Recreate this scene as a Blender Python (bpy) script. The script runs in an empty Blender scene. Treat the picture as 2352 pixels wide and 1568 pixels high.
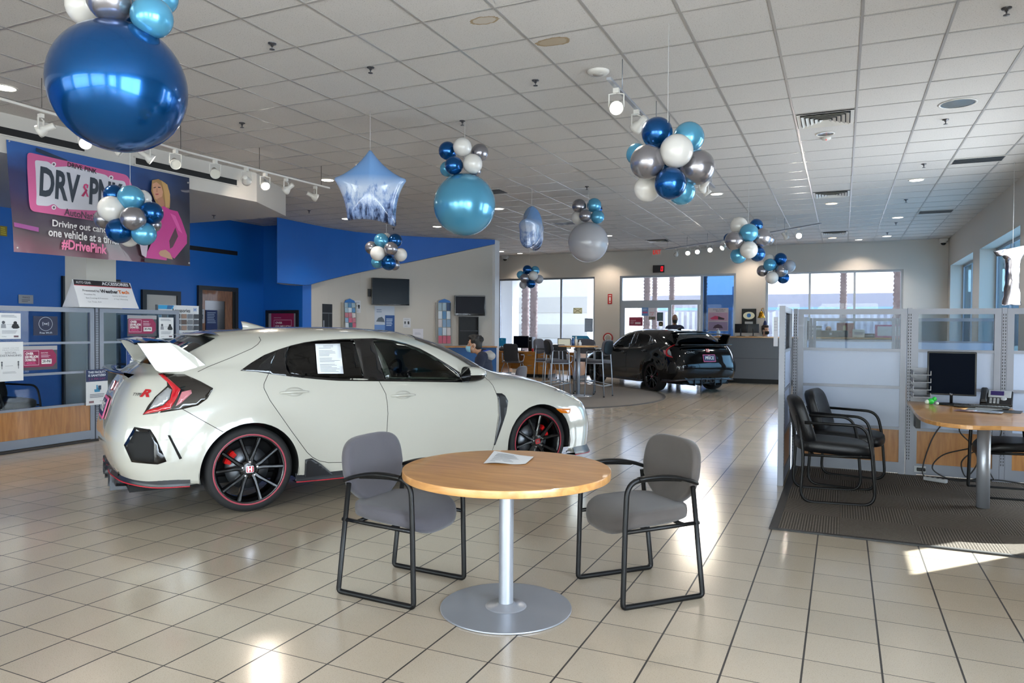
import bpy, bmesh, math, random
import numpy as np
from mathutils import Vector, Matrix
from mathutils.bvhtree import BVHTree
from mathutils.geometry import delaunay_2d_cdt
random.seed(7)
SC = bpy.context.scene
COL = SC.collection
PI = math.pi
V = Vector
# ---------------------------------------------------------------- camera model (2352 x 1568)
FPX, YAW, PITCH, ROLL, CAMH, CEIL = 1665.25, .4275, -.0191, .0062, 1.43, 3.754
_F0 = V((-math.sin(YAW), math.cos(YAW), 0)); _R0 = V((math.cos(YAW), math.sin(YAW), 0)); _U0 = V((0, 0, 1))
CF = _F0*math.cos(PITCH) + _U0*math.sin(PITCH); _U2 = _U0*math.cos(PITCH) - _F0*math.sin(PITCH)
CR = _R0*math.cos(ROLL) + _U2*math.sin(ROLL); CU = _U2*math.cos(ROLL) - _R0*math.sin(ROLL)
CO = V((0, 0, CAMH))
def ray(u, v): return CF + CR*((u-1176)/FPX) + CU*((784-v)/FPX)
def onz(u, v, z=0.0): d = ray(u, v); return CO + d*((z-CAMH)/d.z)
def onx(u, v, x): d = ray(u, v); return CO + d*(x/d.x)
def ony(u, v, y): d = ray(u, v); return CO + d*(y/d.y)
def onp(u, v, p, n): d = ray(u, v); return CO + d*((V(p)-CO).dot(V(n))/d.dot(V(n)))
# ---------------------------------------------------------------- colours and materials
def lin(c):
    if isinstance(c, str):
        c = [int(c[i:i+2], 16)/255 for i in (0, 2, 4)]
    return tuple((x/12.92 if x <= .04045 else ((x+.055)/1.055)**2.4) for x in c) + (1.0,)
_M = {}
def mat(name, col='808080', rough=.5, metal=0.0, spec=.5, emit=None, estr=1.0, alpha=1.0, coat=0.0, noise=0.0, nscale=20.0, bump=0.0, bscale=80.0, sheen=0.0, trans=0.0):
    if name in _M: return _M[name]
    m = bpy.data.materials.new(name); m.use_nodes = True; nt = m.node_tree
    b = nt.nodes['Principled BSDF']
    b.inputs['Base Color'].default_value = lin(col); b.inputs['Roughness'].default_value = rough
    b.inputs['Metallic'].default_value = metal; b.inputs['Specular IOR Level'].default_value = spec
    b.inputs['Coat Weight'].default_value = coat; b.inputs['Coat Roughness'].default_value = .03
    b.inputs['Alpha'].default_value = alpha
    if sheen: b.inputs['Sheen Weight'].default_value = sheen
    if trans: b.inputs['Transmission Weight'].default_value = trans
    if emit:
        b.inputs['Emission Color'].default_value = lin(emit); b.inputs['Emission Strength'].default_value = estr
    if noise or bump:
        tc = nt.nodes.new('ShaderNodeTexCoord')
    if noise:
        n = nt.nodes.new('ShaderNodeTexNoise'); n.inputs['Scale'].default_value = nscale; n.inputs['Detail'].default_value = 4
        nt.links.new(tc.outputs['Object'], n.inputs['Vector'])
        mx = nt.nodes.new('ShaderNodeMix'); mx.data_type = 'RGBA'
        c = lin(col); mx.inputs[6].default_value = tuple(max(0, x*(1-noise)) for x in c[:3])+(1,); mx.inputs[7].default_value = tuple(min(1, x*(1+noise)) for x in c[:3])+(1,)
        nt.links.new(n.outputs['Fac'], mx.inputs[0]); nt.links.new(mx.outputs[2], b.inputs['Base Color'])
    if bump:
        n2 = nt.nodes.new('ShaderNodeTexNoise'); n2.inputs['Scale'].default_value = bscale; n2.inputs['Detail'].default_value = 3
        nt.links.new(tc.outputs['Object'], n2.inputs['Vector'])
        bp = nt.nodes.new('ShaderNodeBump'); bp.inputs['Strength'].default_value = bump; bp.inputs['Distance'].default_value = .01
        nt.links.new(n2.outputs['Fac'], bp.inputs['Height']); nt.links.new(bp.outputs['Normal'], b.inputs['Normal'])
    _M[name] = m
    return m
def glass(name, tint='ffffff', trans=.9, rough=0.0, refl=1.0):
    """thin glazing: see-through with a fresnel mirror on top"""
    if name in _M: return _M[name]
    m = bpy.data.materials.new(name); m.use_nodes = True; nt = m.node_tree; nt.nodes.clear()
    o = nt.nodes.new('ShaderNodeOutputMaterial'); t = nt.nodes.new('ShaderNodeBsdfTransparent'); g = nt.nodes.new('ShaderNodeBsdfGlossy')
    c = lin(tint); t.inputs['Color'].default_value = (c[0]*trans, c[1]*trans, c[2]*trans, 1)
    g.inputs['Roughness'].default_value = rough; g.inputs['Color'].default_value = (refl, refl, refl, 1)
    L = nt.links.new; ge = nt.nodes.new('ShaderNodeNewGeometry'); dt = nt.nodes.new('ShaderNodeVectorMath'); dt.operation = 'DOT_PRODUCT'
    L(ge.outputs['Incoming'], dt.inputs[0]); L(ge.outputs['Normal'], dt.inputs[1])
    def mt(op, a, c=None):
        n = nt.nodes.new('ShaderNodeMath'); n.operation = op
        for i, q in enumerate((a, c)):
            if q is None: continue
            if isinstance(q, (int, float)): n.inputs[i].default_value = q
            else: L(q, n.inputs[i])
        return n.outputs[0]
    fr = mt('ADD', mt('MULTIPLY', mt('POWER', mt('SUBTRACT', 1.0, mt('ABSOLUTE', dt.outputs['Value'])), 5.0), .92), .04)
    mx = nt.nodes.new('ShaderNodeMixShader')
    L(fr, mx.inputs[0]); L(t.outputs[0], mx.inputs[1]); L(g.outputs[0], mx.inputs[2]); L(mx.outputs[0], o.inputs['Surface'])
    _M[name] = m
    return m
def wood(name, c1, c2, scale=(1, 8, 8), rough=.35, coat=.2, grain=6.0):
    if name in _M: return _M[name]
    m = mat(name, c1, rough, coat=coat); nt = m.node_tree; b = nt.nodes['Principled BSDF']; L = nt.links.new
    tc = nt.nodes.new('ShaderNodeTexCoord'); mp = nt.nodes.new('ShaderNodeMapping'); mp.inputs['Scale'].default_value = scale
    n = nt.nodes.new('ShaderNodeTexNoise'); n.inputs['Scale'].default_value = grain; n.inputs['Detail'].default_value = 7; n.inputs['Distortion'].default_value = .6
    r = nt.nodes.new('ShaderNodeValToRGB'); r.color_ramp.elements[0].position = .35; r.color_ramp.elements[1].position = .68
    r.color_ramp.elements[0].color = lin(c2); r.color_ramp.elements[1].color = lin(c1)
    L(tc.outputs['Object'], mp.inputs['Vector']); L(mp.outputs['Vector'], n.inputs['Vector']); L(n.outputs['Fac'], r.inputs['Fac']); L(r.outputs['Color'], b.inputs['Base Color'])
    return m
# ---------------------------------------------------------------- mesh builder
def rotm(a=0, b=0, c=0): return Matrix.Rotation(c, 4, 'Z') @ Matrix.Rotation(b, 4, 'Y') @ Matrix.Rotation(a, 4, 'X')
def T(x, y=0, z=0): return Matrix.Translation(V((x, y, z)) if not hasattr(x, '__len__') else V(x))
def frame(o, x, z=(0, 0, 1)):
    """matrix with origin o, local x along x, local z near z"""
    x = V(x).normalized(); z = V(z); y = z.cross(x).normalized(); z = x.cross(y)
    return Matrix(((x.x, y.x, z.x, o[0]), (x.y, y.y, z.y, o[1]), (x.z, y.z, z.z, o[2]), (0, 0, 0, 1)))
def panelm(o, right, normal):
    """local x = right, local y = up on the panel, local z = outwards"""
    r = V(right).normalized(); n = V(normal).normalized(); u = n.cross(r).normalized()
    return Matrix(((r.x, u.x, n.x, o[0]), (r.y, u.y, n.y, o[1]), (r.z, u.z, n.z, o[2]), (0, 0, 0, 1)))
_TXT = {}
def textmesh(s, bold=0.0, shear=0.0, space=1.0):
    k = (s, bold, shear, space)
    if k not in _TXT:
        cu = bpy.data.curves.new('lettering', 'FONT'); cu.body = s; cu.align_x = 'CENTER'; cu.align_y = 'CENTER'; cu.size = 1; cu.offset = bold; cu.shear = shear; cu.space_character = space
        cu.resolution_u = 3
        ob = bpy.data.objects.new('lettering', cu); COL.objects.link(ob)
        dg = bpy.context.evaluated_depsgraph_get(); dg.update()
        me = bpy.data.meshes.new_from_object(ob.evaluated_get(dg))
        _TXT[k] = ([tuple(v.co) for v in me.vertices], [tuple(p.vertices) for p in me.polygons])
        bpy.data.objects.remove(ob); bpy.data.curves.remove(cu); bpy.data.meshes.remove(me)
    return _TXT[k]
class MB:
    def __init__(s): s.v = []; s.f = []; s.sm = []
    def add(s, vs, fs, M=None, smooth=False):
        k = len(s.v)
        s.v += [tuple(M @ V(p)) if M is not None else tuple(p) for p in vs]
        s.f += [tuple(i+k for i in f) for f in fs]; s.sm += [smooth]*len(fs)
        return s
    def box(s, x0, x1, y0, y1, z0, z1, M=None):
        vs = [(x, y, z) for z in (z0, z1) for y in (y0, y1) for x in (x0, x1)]
        return s.add(vs, [(0, 2, 3, 1), (4, 5, 7, 6), (0, 1, 5, 4), (2, 6, 7, 3), (0, 4, 6, 2), (1, 3, 7, 5)], M)
    def cbox(s, c, sz, M=None): return s.box(c[0]-sz[0]/2, c[0]+sz[0]/2, c[1]-sz[1]/2, c[1]+sz[1]/2, c[2]-sz[2]/2, c[2]+sz[2]/2, M)
    def rbox(s, x0, x1, y0, y1, z0, z1, r=.01, M=None, seg=3):
        """box with rounded edges and corners"""
        cx, cy, cz = (x0+x1)/2, (y0+y1)/2, (z0+z1)/2; h = ((x1-x0)/2, (y1-y0)/2, (z1-z0)/2); r = min(r, *[q*.98 for q in h])
        vs = []; fs = []
        n = seg+1; lat = [(-PI/2 + i/seg*PI/2, -1) for i in range(n)] + [(i/seg*PI/2, 1) for i in range(n)]
        lon = [(q*PI/2 + i/seg*PI/2, q) for q in range(4) for i in range(n)]
        sgn = [(1, 1), (-1, 1), (-1, -1), (1, -1)]
        for (la, sz) in lat:
            for (lo, q) in lon:
                vs.append((cx+sgn[q][0]*(h[0]-r)+r*math.cos(la)*math.cos(lo), cy+sgn[q][1]*(h[1]-r)+r*math.cos(la)*math.sin(lo), cz+sz*(h[2]-r)+r*math.sin(la)))
        m = len(lon)
        for i in range(len(lat)-1):
            for j in range(m): fs.append((i*m+j, i*m+(j+1) % m, (i+1)*m+(j+1) % m, (i+1)*m+j))
        fs.append(tuple(range(m))[::-1]); fs.append(tuple((len(lat)-1)*m+j for j in range(m)))
        return s.add(vs, fs, M, True)
    def tube(s, pts, r, n=8, closed=False, M=None, caps=True, flat=1.0, smooth=True):
        P = [V(p) for p in pts]; N = len(P)
        if not hasattr(r, '__len__'): r = [r]*N
        vs = []; fs = []; prev = None
        for i, p in enumerate(P):
            a = P[(i-1) % N] if (closed or i > 0) else p; b = P[(i+1) % N] if (closed or i < N-1) else p
            t = (b-a).normalized() if (b-a).length > 1e-9 else V((0, 0, 1))
            if prev is None:
                q = V((0, 0, 1)) if abs(t.z) < .9 else V((1, 0, 0)); x = t.cross(q).normalized()
            else: x = (prev - t*prev.dot(t)).normalized()
            prev = x; y = t.cross(x)
            k = 1.0
            if 0 < i < N-1 and not closed:
                c = max(-.7, min(1, (p-a).normalized().dot((b-p).normalized()))); k = 1/math.sqrt((1+c)/2)
            for j in range(n):
                an = 2*PI*j/n
                vs.append(p + (x*math.cos(an)*k + y*math.sin(an)*flat)*r[i])
        for i in range(N if closed else N-1):
            for j in range(n):
                i2 = (i+1) % N; fs.append((i*n+j, i*n+(j+1) % n, i2*n+(j+1) % n, i2*n+j))
        s.add(vs, fs, M, smooth)
        if caps and not closed:
            k = len(s.v)-len(vs); s.f.append(tuple(k+j for j in range(n))[::-1]); s.f.append(tuple(k+(N-1)*n+j for j in range(n))); s.sm += [False, False]
        return s
    def lathe(s, prof, n=32, M=None, smooth=True, cap=True):
        """prof: list of (radius, z); revolved about z"""
        vs = []; fs = []; m = len(prof)
        for j in range(n):
            a = 2*PI*j/n
            for (r, z) in prof: vs.append((r*math.cos(a), r*math.sin(a), z))
        for j in range(n):
            j2 = (j+1) % n
            for i in range(m-1): fs.append((j*m+i, j2*m+i, j2*m+i+1, j*m+i+1))
        s.add(vs, fs, M, smooth)
        k = len(s.v)-len(vs)
        if cap:
            if prof[0][0] > 1e-6: s.f.append(tuple(k+j*m for j in range(n))[::-1]); s.sm.append(False)
            if prof[-1][0] > 1e-6: s.f.append(tuple(k+j*m+m-1 for j in range(n))); s.sm.append(False)
        return s
    def cyl(s, c, r, z0, z1, n=24, M=None): return s.lathe([(r, z0), (r, z1)], n, (M if M is not None else Matrix()) @ T(c[0], c[1], 0))
    def ell(s, c, r, n=16, m=12, M=None):
        if not hasattr(r, '__len__'): r = (r, r, r)
        vs = [(c[0], c[1], c[2]-r[2])]; fs = []
        for i in range(1, m):
            la = -PI/2 + PI*i/m
            for j in range(n):
                lo = 2*PI*j/n; vs.append((c[0]+r[0]*math.cos(la)*math.cos(lo), c[1]+r[1]*math.cos(la)*math.sin(lo), c[2]+r[2]*math.sin(la)))
        vs.append((c[0], c[1], c[2]+r[2])); L = len(vs)-1
        for j in range(n):
            j2 = (j+1) % n; fs.append((0, 1+j2, 1+j)); fs.append((L, L-n+j, L-n+j2))
            for i in range(m-2): fs.append((1+i*n+j, 1+i*n+j2, 1+(i+1)*n+j2, 1+(i+1)*n+j))
        return s.add(vs, fs, M, True)
    def prism(s, poly, z0, z1, M=None, smooth=False):
        n = len(poly); A = sum(poly[i][0]*poly[(i+1) % n][1]-poly[(i+1) % n][0]*poly[i][1] for i in range(n))
        if A < 0: poly = poly[::-1]
        vs = [(p[0], p[1], z0) for p in poly] + [(p[0], p[1], z1) for p in poly]
        s.add(vs, [tuple(range(n))[::-1], tuple(range(n, 2*n))], M, False)
        k = len(s.v)-2*n
        for i in range(n): s.f.append((k+i, k+(i+1) % n, k+n+(i+1) % n, k+n+i)); s.sm.append(smooth)
        return s
    def rect(s, x0, x1, y0, y1, z=0.0, M=None): return s.add([(x0, y0, z), (x1, y0, z), (x1, y1, z), (x0, y1, z)], [(0, 1, 2, 3)], M)
    def text(s, t, size, x=0, y=0, z=.001, M=None, bold=0.0, shear=0.0, w=None, sx=1.0):
        vs, fs = textmesh(t, bold, shear)
        if not vs: return s
        k = size*1.4
        if w:
            ww = max(p[0] for p in vs)-min(p[0] for p in vs); sx = w/(ww*k)
        return s.add([(p[0]*k*sx+x, p[1]*k+y, z) for p in vs], fs, M)
    def grid(s, rows, M=None, smooth=True, closed=False):
        m = len(rows[0]); vs = [p for r in rows for p in r]; fs = []
        for i in range(len(rows)-1):
            for j in range(m if closed else m-1): fs.append((i*m+j, i*m+(j+1) % m, (i+1)*m+(j+1) % m, (i+1)*m+j))
        return s.add(vs, fs, M, smooth)
    def build(s, name, material=None, parent=None, bevel=0.0, recalc=False, weld=False):
        me = bpy.data.meshes.new(name); me.from_pydata(s.v, [], s.f)
        me.polygons.foreach_set('use_smooth', s.sm)
        if bevel or recalc or weld:
            bm = bmesh.new(); bm.from_mesh(me)
            if weld: bmesh.ops.remove_doubles(bm, verts=bm.verts, dist=1e-5)
            if recalc or bevel: bmesh.ops.recalc_face_normals(bm, faces=bm.faces)
            if bevel:
                ed = [e for e in bm.edges if len(e.link_faces) == 2 and e.calc_face_angle(0) > .6]
                bmesh.ops.bevel(bm, geom=ed, offset=bevel, segments=2, affect='EDGES', profile=.6, clamp_overlap=True)
            bm.to_mesh(me); bm.free()
        me.update()
        o = bpy.data.objects.new(name, me); COL.objects.link(o)
        if material is not None: me.materials.append(material)
        if parent is not None: o.parent = parent
        return o
# ---------------------------------------------------------------- the objects' bookkeeping
def tag(o, label=None, cat=None, group=None, kind=None):
    if label: o['label'] = label
    if cat: o['category'] = cat
    if group: o['group'] = group
    if kind: o['kind'] = kind
    return o
def thing(name, label, cat, loc=(0, 0, 0), rz=0.0, group=None):
    o = bpy.data.objects.new(name, None); COL.objects.link(o); o.empty_display_size = .1
    o.location = loc; o.rotation_euler = (0, 0, rz)
    return tag(o, label, cat, group)
def struct(name, b, m, parent=None, **k):
    o = b.build(name, m, parent, **k)
    if parent is None: o['kind'] = 'structure'
    return o
def kids(o): return [c for c in bpy.data.objects if c.parent == o]
def dup(root, loc, rz=None, label=None, group=None, swap=None):
    """copy of a thing with copies of its parts and sub-parts (mesh data shared)"""
    def cp(o, par):
        c = o.copy(); COL.objects.link(c)
        if par is not None: c.parent = par
        for k in kids(o): cp(k, c)
        return c
    r = cp(root, None); r.location = loc
    if rz is not None: r.rotation_euler = (0, 0, rz)
    if label: r['label'] = label
    if group: r['group'] = group
    return r
def catmull(pts, n=6, closed=False):
    P = [V(p) for p in pts]; N = len(P); out = []
    for i in range(N if closed else N-1):
        a = P[(i-1) % N] if (closed or i > 0) else P[i]*2-P[i+1]; b = P[i]; c = P[(i+1) % N]; d = P[(i+2) % N] if (closed or i < N-2) else P[i+1]*2-P[i]
        for k in range(n):
            t = k/n; out.append(.5*((2*b)+(c-a)*t+(2*a-5*b+4*c-d)*t*t+(3*b-a-3*c+d)*t**3))
    if not closed: out.append(P[-1])
    return out
def fillet(pts, r, n=5):
    """polyline with rounded corners"""
    P = [V(p) for p in pts]; out = [P[0]]
    for i in range(1, len(P)-1):
        a, b, c = P[i-1], P[i], P[i+1]; u = (a-b); w = (c-b); q = min(r, u.length*.49, w.length*.49); u.normalize(); w.normalize()
        p0 = b+u*q; p1 = b+w*q
        for k in range(n+1):
            t = k/n; out.append(p0*(1-t)**2 + b*2*t*(1-t) + p1*t*t)
    out.append(P[-1]); return out
def rrect(x0, x1, y0, y1, r, n=4):
    o = []
    for (cx, cy, a0) in ((x1-r, y1-r, 0), (x0+r, y1-r, 90), (x0+r, y0+r, 180), (x1-r, y0+r, 270)):
        for k in range(n+1):
            a = math.radians(a0+90*k/n); o.append((cx+r*math.cos(a), cy+r*math.sin(a)))
    return o
def circ(cx, cy, r, n=24, ry=None): return [(cx+r*math.cos(2*PI*k/n), cy+(ry or r)*math.sin(2*PI*k/n)) for k in range(n)]
def remesh(mb, vox=.012, smooth=6):
    """fuse overlapping volumes into one continuous smooth skin; returns an MB"""
    o = mb.build('tmp_body', None)
    md = o.modifiers.new('r', 'REMESH'); md.mode = 'VOXEL'; md.voxel_size = vox
    sm = o.modifiers.new('s', 'SMOOTH'); sm.iterations = smooth; sm.factor = .5
    dg = bpy.context.evaluated_depsgraph_get(); dg.update()
    me = bpy.data.meshes.new_from_object(o.evaluated_get(dg))
    r = MB(); r.add([tuple(v.co) for v in me.vertices], [tuple(p.vertices) for p in me.polygons], None, True)
    md_ = o.data; bpy.data.objects.remove(o); bpy.data.meshes.remove(md_); bpy.data.meshes.remove(me)
    return r
SKY, SUN, EXPO, DLW, TRW = .95, 26.0, .56, 80, 60
DAY_R, DAY_F = 15, 21
# ================================================================ setting
XR, XL, YB, YF = 2.42, -12.3, 21.35, -6.0
def tile_floor():
    m = mat('floor_tile', 'b0a290', .16, spec=.5, coat=.35); nt = m.node_tree; L = nt.links.new; b = nt.nodes['Principled BSDF']
    N = nt.nodes.new; b.inputs['Coat Roughness'].default_value = .13; tc = N('ShaderNodeTexCoord'); sp = N('ShaderNodeSeparateXYZ'); L(tc.outputs['Object'], sp.inputs[0])
    def mth(op, a, c=None):
        n = N('ShaderNodeMath'); n.operation = op
        for i, q in enumerate((a, c)):
            if q is None: continue
            if isinstance(q, (int, float)): n.inputs[i].default_value = q
            else: L(q, n.inputs[i])
        return n.outputs[0]
    P = .3055
    fx = mth('FRACT', mth('DIVIDE', mth('ADD', sp.outputs[0], .441+60*P), P)); fy = mth('FRACT', mth('DIVIDE', mth('ADD', sp.outputs[1], -5.20+60*P), P))
    gx = mth('LESS_THAN', mth('ABSOLUTE', mth('SUBTRACT', fx, .5)), .5-.0042/P); gy = mth('LESS_THAN', mth('ABSOLUTE', mth('SUBTRACT', fy, .5)), .5-.0024/P)
    tile = mth('MULTIPLY', gx, gy)
    cx = mth('FLOOR', mth('DIVIDE', mth('ADD', sp.outputs[0], .441+60*P), P)); cy = mth('FLOOR', mth('DIVIDE', mth('ADD', sp.outputs[1], -5.20+60*P), P))
    cb = N('ShaderNodeCombineXYZ'); L(cx, cb.inputs[0]); L(cy, cb.inputs[1])
    wn = N('ShaderNodeTexWhiteNoise'); wn.noise_dimensions = '2D'; L(cb.outputs[0], wn.inputs['Vector'])
    n1 = N('ShaderNodeTexNoise'); n1.inputs['Scale'].default_value = 260; n1.inputs['Detail'].default_value = 2; L(tc.outputs['Object'], n1.inputs['Vector'])
    n2 = N('ShaderNodeTexNoise'); n2.inputs['Scale'].default_value = 2.2; n2.inputs['Detail'].default_value = 3; L(tc.outputs['Object'], n2.inputs['Vector'])
    r = N('ShaderNodeValToRGB'); r.color_ramp.elements[0].position = .30; r.color_ramp.elements[1].position = .42
    r.color_ramp.elements[0].color = lin('928574'); r.color_ramp.elements[1].color = lin('b9ab98'); L(n1.outputs['Fac'], r.inputs['Fac'])
    mx = N('ShaderNodeMix'); mx.data_type = 'RGBA'; mx.blend_type = 'MULTIPLY'; mx.inputs[0].default_value = 1; L(r.outputs['Color'], mx.inputs[6])
    v = mth('ADD', mth('MULTIPLY', wn.outputs['Value'], .07), mth('ADD', mth('MULTIPLY', n2.outputs['Fac'], .1), .88)); cc = N('ShaderNodeCombineXYZ'); L(v, cc.inputs[0]); L(v, cc.inputs[1]); L(v, cc.inputs[2]); L(cc.outputs[0], mx.inputs[7])
    m2 = N('ShaderNodeMix'); m2.data_type = 'RGBA'; m2.inputs[6].default_value = lin('2c2622'); L(tile, m2.inputs[0]); L(mx.outputs[2], m2.inputs[7]); L(m2.outputs[2], b.inputs['Base Color'])
    rg = mth('ADD', mth('MULTIPLY', mth('SUBTRACT', 1.0, tile), .5), mth('ADD', mth('MULTIPLY', n2.outputs['Fac'], .09), .15)); L(rg, b.inputs['Roughness'])
    bp = N('ShaderNodeBump'); bp.inputs['Strength'].default_value = .35; bp.inputs['Distance'].default_value = .002; L(tile, bp.inputs['Height']); L(bp.outputs['Normal'], b.inputs['Normal'])
    return m
struct('floor', MB().box(XL-.3, XR+.4, YF-.3, YB+.3, -.12, 0), tile_floor())
def ceil_mat():
    m = mat('ceiling_tile', 'c6c1bc', .9); nt = m.node_tree; L = nt.links.new; b = nt.nodes['Principled BSDF']; N = nt.nodes.new
    tc = N('ShaderNodeTexCoord'); n = N('ShaderNodeTexNoise'); n.inputs['Scale'].default_value = 110; n.inputs['Detail'].default_value = 3; L(tc.outputs['Object'], n.inputs['Vector'])
    r = N('ShaderNodeValToRGB'); r.color_ramp.elements[0].position = .3; r.color_ramp.elements[1].position = .42; r.color_ramp.elements[0].color = lin('a09b97'); r.color_ramp.elements[1].color = lin('c8c4c0')
    L(n.outputs['Fac'], r.inputs['Fac']); L(r.outputs['Color'], b.inputs['Base Color'])
    bp = N('ShaderNodeBump'); bp.inputs['Strength'].default_value = .3; bp.inputs['Distance'].default_value = .004; L(n.outputs['Fac'], bp.inputs['Height']); L(bp.outputs['Normal'], b.inputs['Normal'])
    return m
struct('ceiling', MB().box(XL-.3, XR+.4, YF-.3, YB+.3, CEIL, CEIL+.2), ceil_mat())
g = MB(); M_grid = mat('ceiling_tee', '9d9995', .3, spec=.6)
x = -1.117-18*.61
while x < XR: g.box(x-.0105, x+.0105, YF, YB, CEIL-.005, CEIL); x += .61
y = 6.0-19*.61
while y < YB: g.box(XL, XR, y-.0105, y+.0105, CEIL-.004, CEIL); y += .61
struct('trim_1', g, M_grid)
# ---- walls
M_wall = mat('wall_paint', 'b9b4ac', .6, bump=.05, bscale=200)
M_white = mat('wall_white', 'c0bdb8', .55)
M_blue = mat('wall_blue', '0c5eb4', .45, noise=.05, nscale=1.5)
M_alu = mat('aluminium_frame', '8d9299', .35, metal=.6)
M_glass = glass('window_glass', 'eef5f8', .97)
M_tinted = glass('window_glass_tinted', 'dfe9f8', .85, refl=.35)
M_blueglass = glass('window_glass_blue', '8fb4de', .56, refl=.35)
def wall(name, axis, p0, p1, a0, a1, holes, m):
    """wall slab p0..p1 across, a0..a1 along, with rectangular openings (a, b, z0, z1)"""
    b = MB()
    def bx(u0, u1, z0, z1):
        if u1-u0 < 1e-4 or z1-z0 < 1e-4: return
        if axis == 'x': b.box(p0, p1, u0, u1, z0, z1)
        else: b.box(u0, u1, p0, p1, z0, z1)
    c = a0
    for (u, v_, z0, z1) in sorted(holes):
        bx(c, u, 0, CEIL); bx(u, v_, 0, z0); bx(u, v_, z1, CEIL); c = v_
    bx(c, a1, 0, CEIL)
    return struct(name, b, m)
WR = [(-5.2, -2.6, .1, 3.01), (-1.6, 2.2, .1, 3.01), (7.05, 7.95, .1, 3.01), (8.8, 12.3, .1, 3.01), (13.15, 16.7, .1, 3.02), (17.5, 20.92, .1, 3.04)]
wall('wall_right', 'x', XR, XR+.38, YF, YB+.3, WR, M_wall)
WA, WD, WC = (-10.25, -6.95, .08, 3.01), (-6.15, -2.77, 0, 3.01), (-1.96, 1.42, .7, 3.01)
wall('wall_back', 'y', YB, YB+.3, XL, XR, [WA, WD, WC], M_wall)
WF = [(-11.5, -7.2, .1, 3.1), (-6.6, -2.4, .1, 3.1), (-1.8, 2.0, .1, 3.1)]
wall('wall_front', 'y', YF-.3, YF, XL, XR, WF, M_wall)
struct('wall_left', MB().box(XL-.3, XL, YF, 13.3, 0, CEIL), M_blue)
wn = [0]
def window(axis, p, hole, mulls, m=None, tr=None):
    wn[0] += 1; a, b, z0, z1 = hole; w = .055; d = .06
    f = MB()
    def bx(u0, u1, q0, q1, dd=d):
        if axis == 'x': f.box(p-dd/2, p+dd/2, u0, u1, q0, q1)
        else: f.box(u0, u1, p-dd/2, p+dd/2, q0, q1)
    bx(a, a+w, z0, z1); bx(b-w, b, z0, z1); bx(a+w, b-w, z1-w, z1); bx(a+w, b-w, z0, z0+w)
    for q in mulls: bx(q-w/2, q+w/2, z0+w, z1-w)
    o = struct('window_%d' % wn[0], f, M_alu)
    e = [a+w] + [q for q in mulls] + [b-w]
    for i in range(len(e)-1):
        g = MB(); l = e[i]+(w/2 if i else 0); r = e[i+1]-(w/2 if i < len(e)-2 else 0)
        if axis == 'x': g.box(p-.004, p+.004, l, r, z0+w, z1-w)
        else: g.box(l, r, p-.004, p+.004, z0+w, z1-w)
        g.build('pane', (m[i] if m else M_glass), o)
    return o
M_rglass = glass('window_glass_side', 'a9c6d8', .8, refl=.4)
for h in WR: window('x', XR+.3, h, [(h[0]+h[1])/2+.45] if h[1]-h[0] > 2 else [], [M_rglass]*2 if h[0] > 10 else None)
window('y', YB+.1, WA, [-8.07], [M_tinted]*2); window('y', YB+.1, WC, [-.83, .28], [M_tinted]*3)
for h in WF: window('y', YF-.15, h, [(h[0]+h[1])/2])
# entrance: frame, transom, sliding leaf, blue tinted sidelight
f = MB(); yd = YB+.1; w = .06
def fb(x0, x1, z0, z1): f.box(x0, x1, yd-.05, yd+.05, z0, z1)
fb(-6.15, -6.09, 0, 3.01); fb(-3.76, -3.68, 0, 3.01); fb(-2.83, -2.77, 0, 3.01); fb(-6.09, -3.76, 2.95, 3.01); fb(-3.68, -2.83, 2.95, 3.01); fb(-6.09, -3.76, 2.13, 2.27); fb(-3.68, -2.83, 0, .08)
D1 = struct('door_1', f, M_alu)
MB().box(-6.09, -3.76, yd-.004, yd+.004, 2.27, 2.95).build('transom_pane', M_tinted, D1)
MB().box(-3.68, -2.83, yd-.004, yd+.004, .08, 2.95).build('sidelight_pane', M_blueglass, D1)
lf = MB()
for (x0, x1, z0, z1) in ((-6.09, -5.99, 0, 2.13), (-4.68, -4.58, 0, 2.13), (-5.99, -4.68, 2.04, 2.13), (-5.99, -4.68, 0, .2)): lf.box(x0, x1, yd-.11, yd-.06, z0, z1)
LF = lf.build('sliding_leaf', M_alu, D1)
MB().box(-5.99, -4.68, yd-.088, yd-.08, .2, 2.04).build('pane', M_tinted, LF)
lf2 = MB()
for (x0, x1, z0, z1) in ((-3.84, -3.77, 0, 2.13), (-4.58, -3.84, 0, .12)): lf2.box(x0, x1, yd-.05, yd, z0, z1)
LF2 = lf2.build('fixed_leaf', M_alu, D1)
MB().box(-4.58, -3.84, yd-.03, yd-.022, .12, 2.13).build('pane', M_tinted, LF2)
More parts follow.
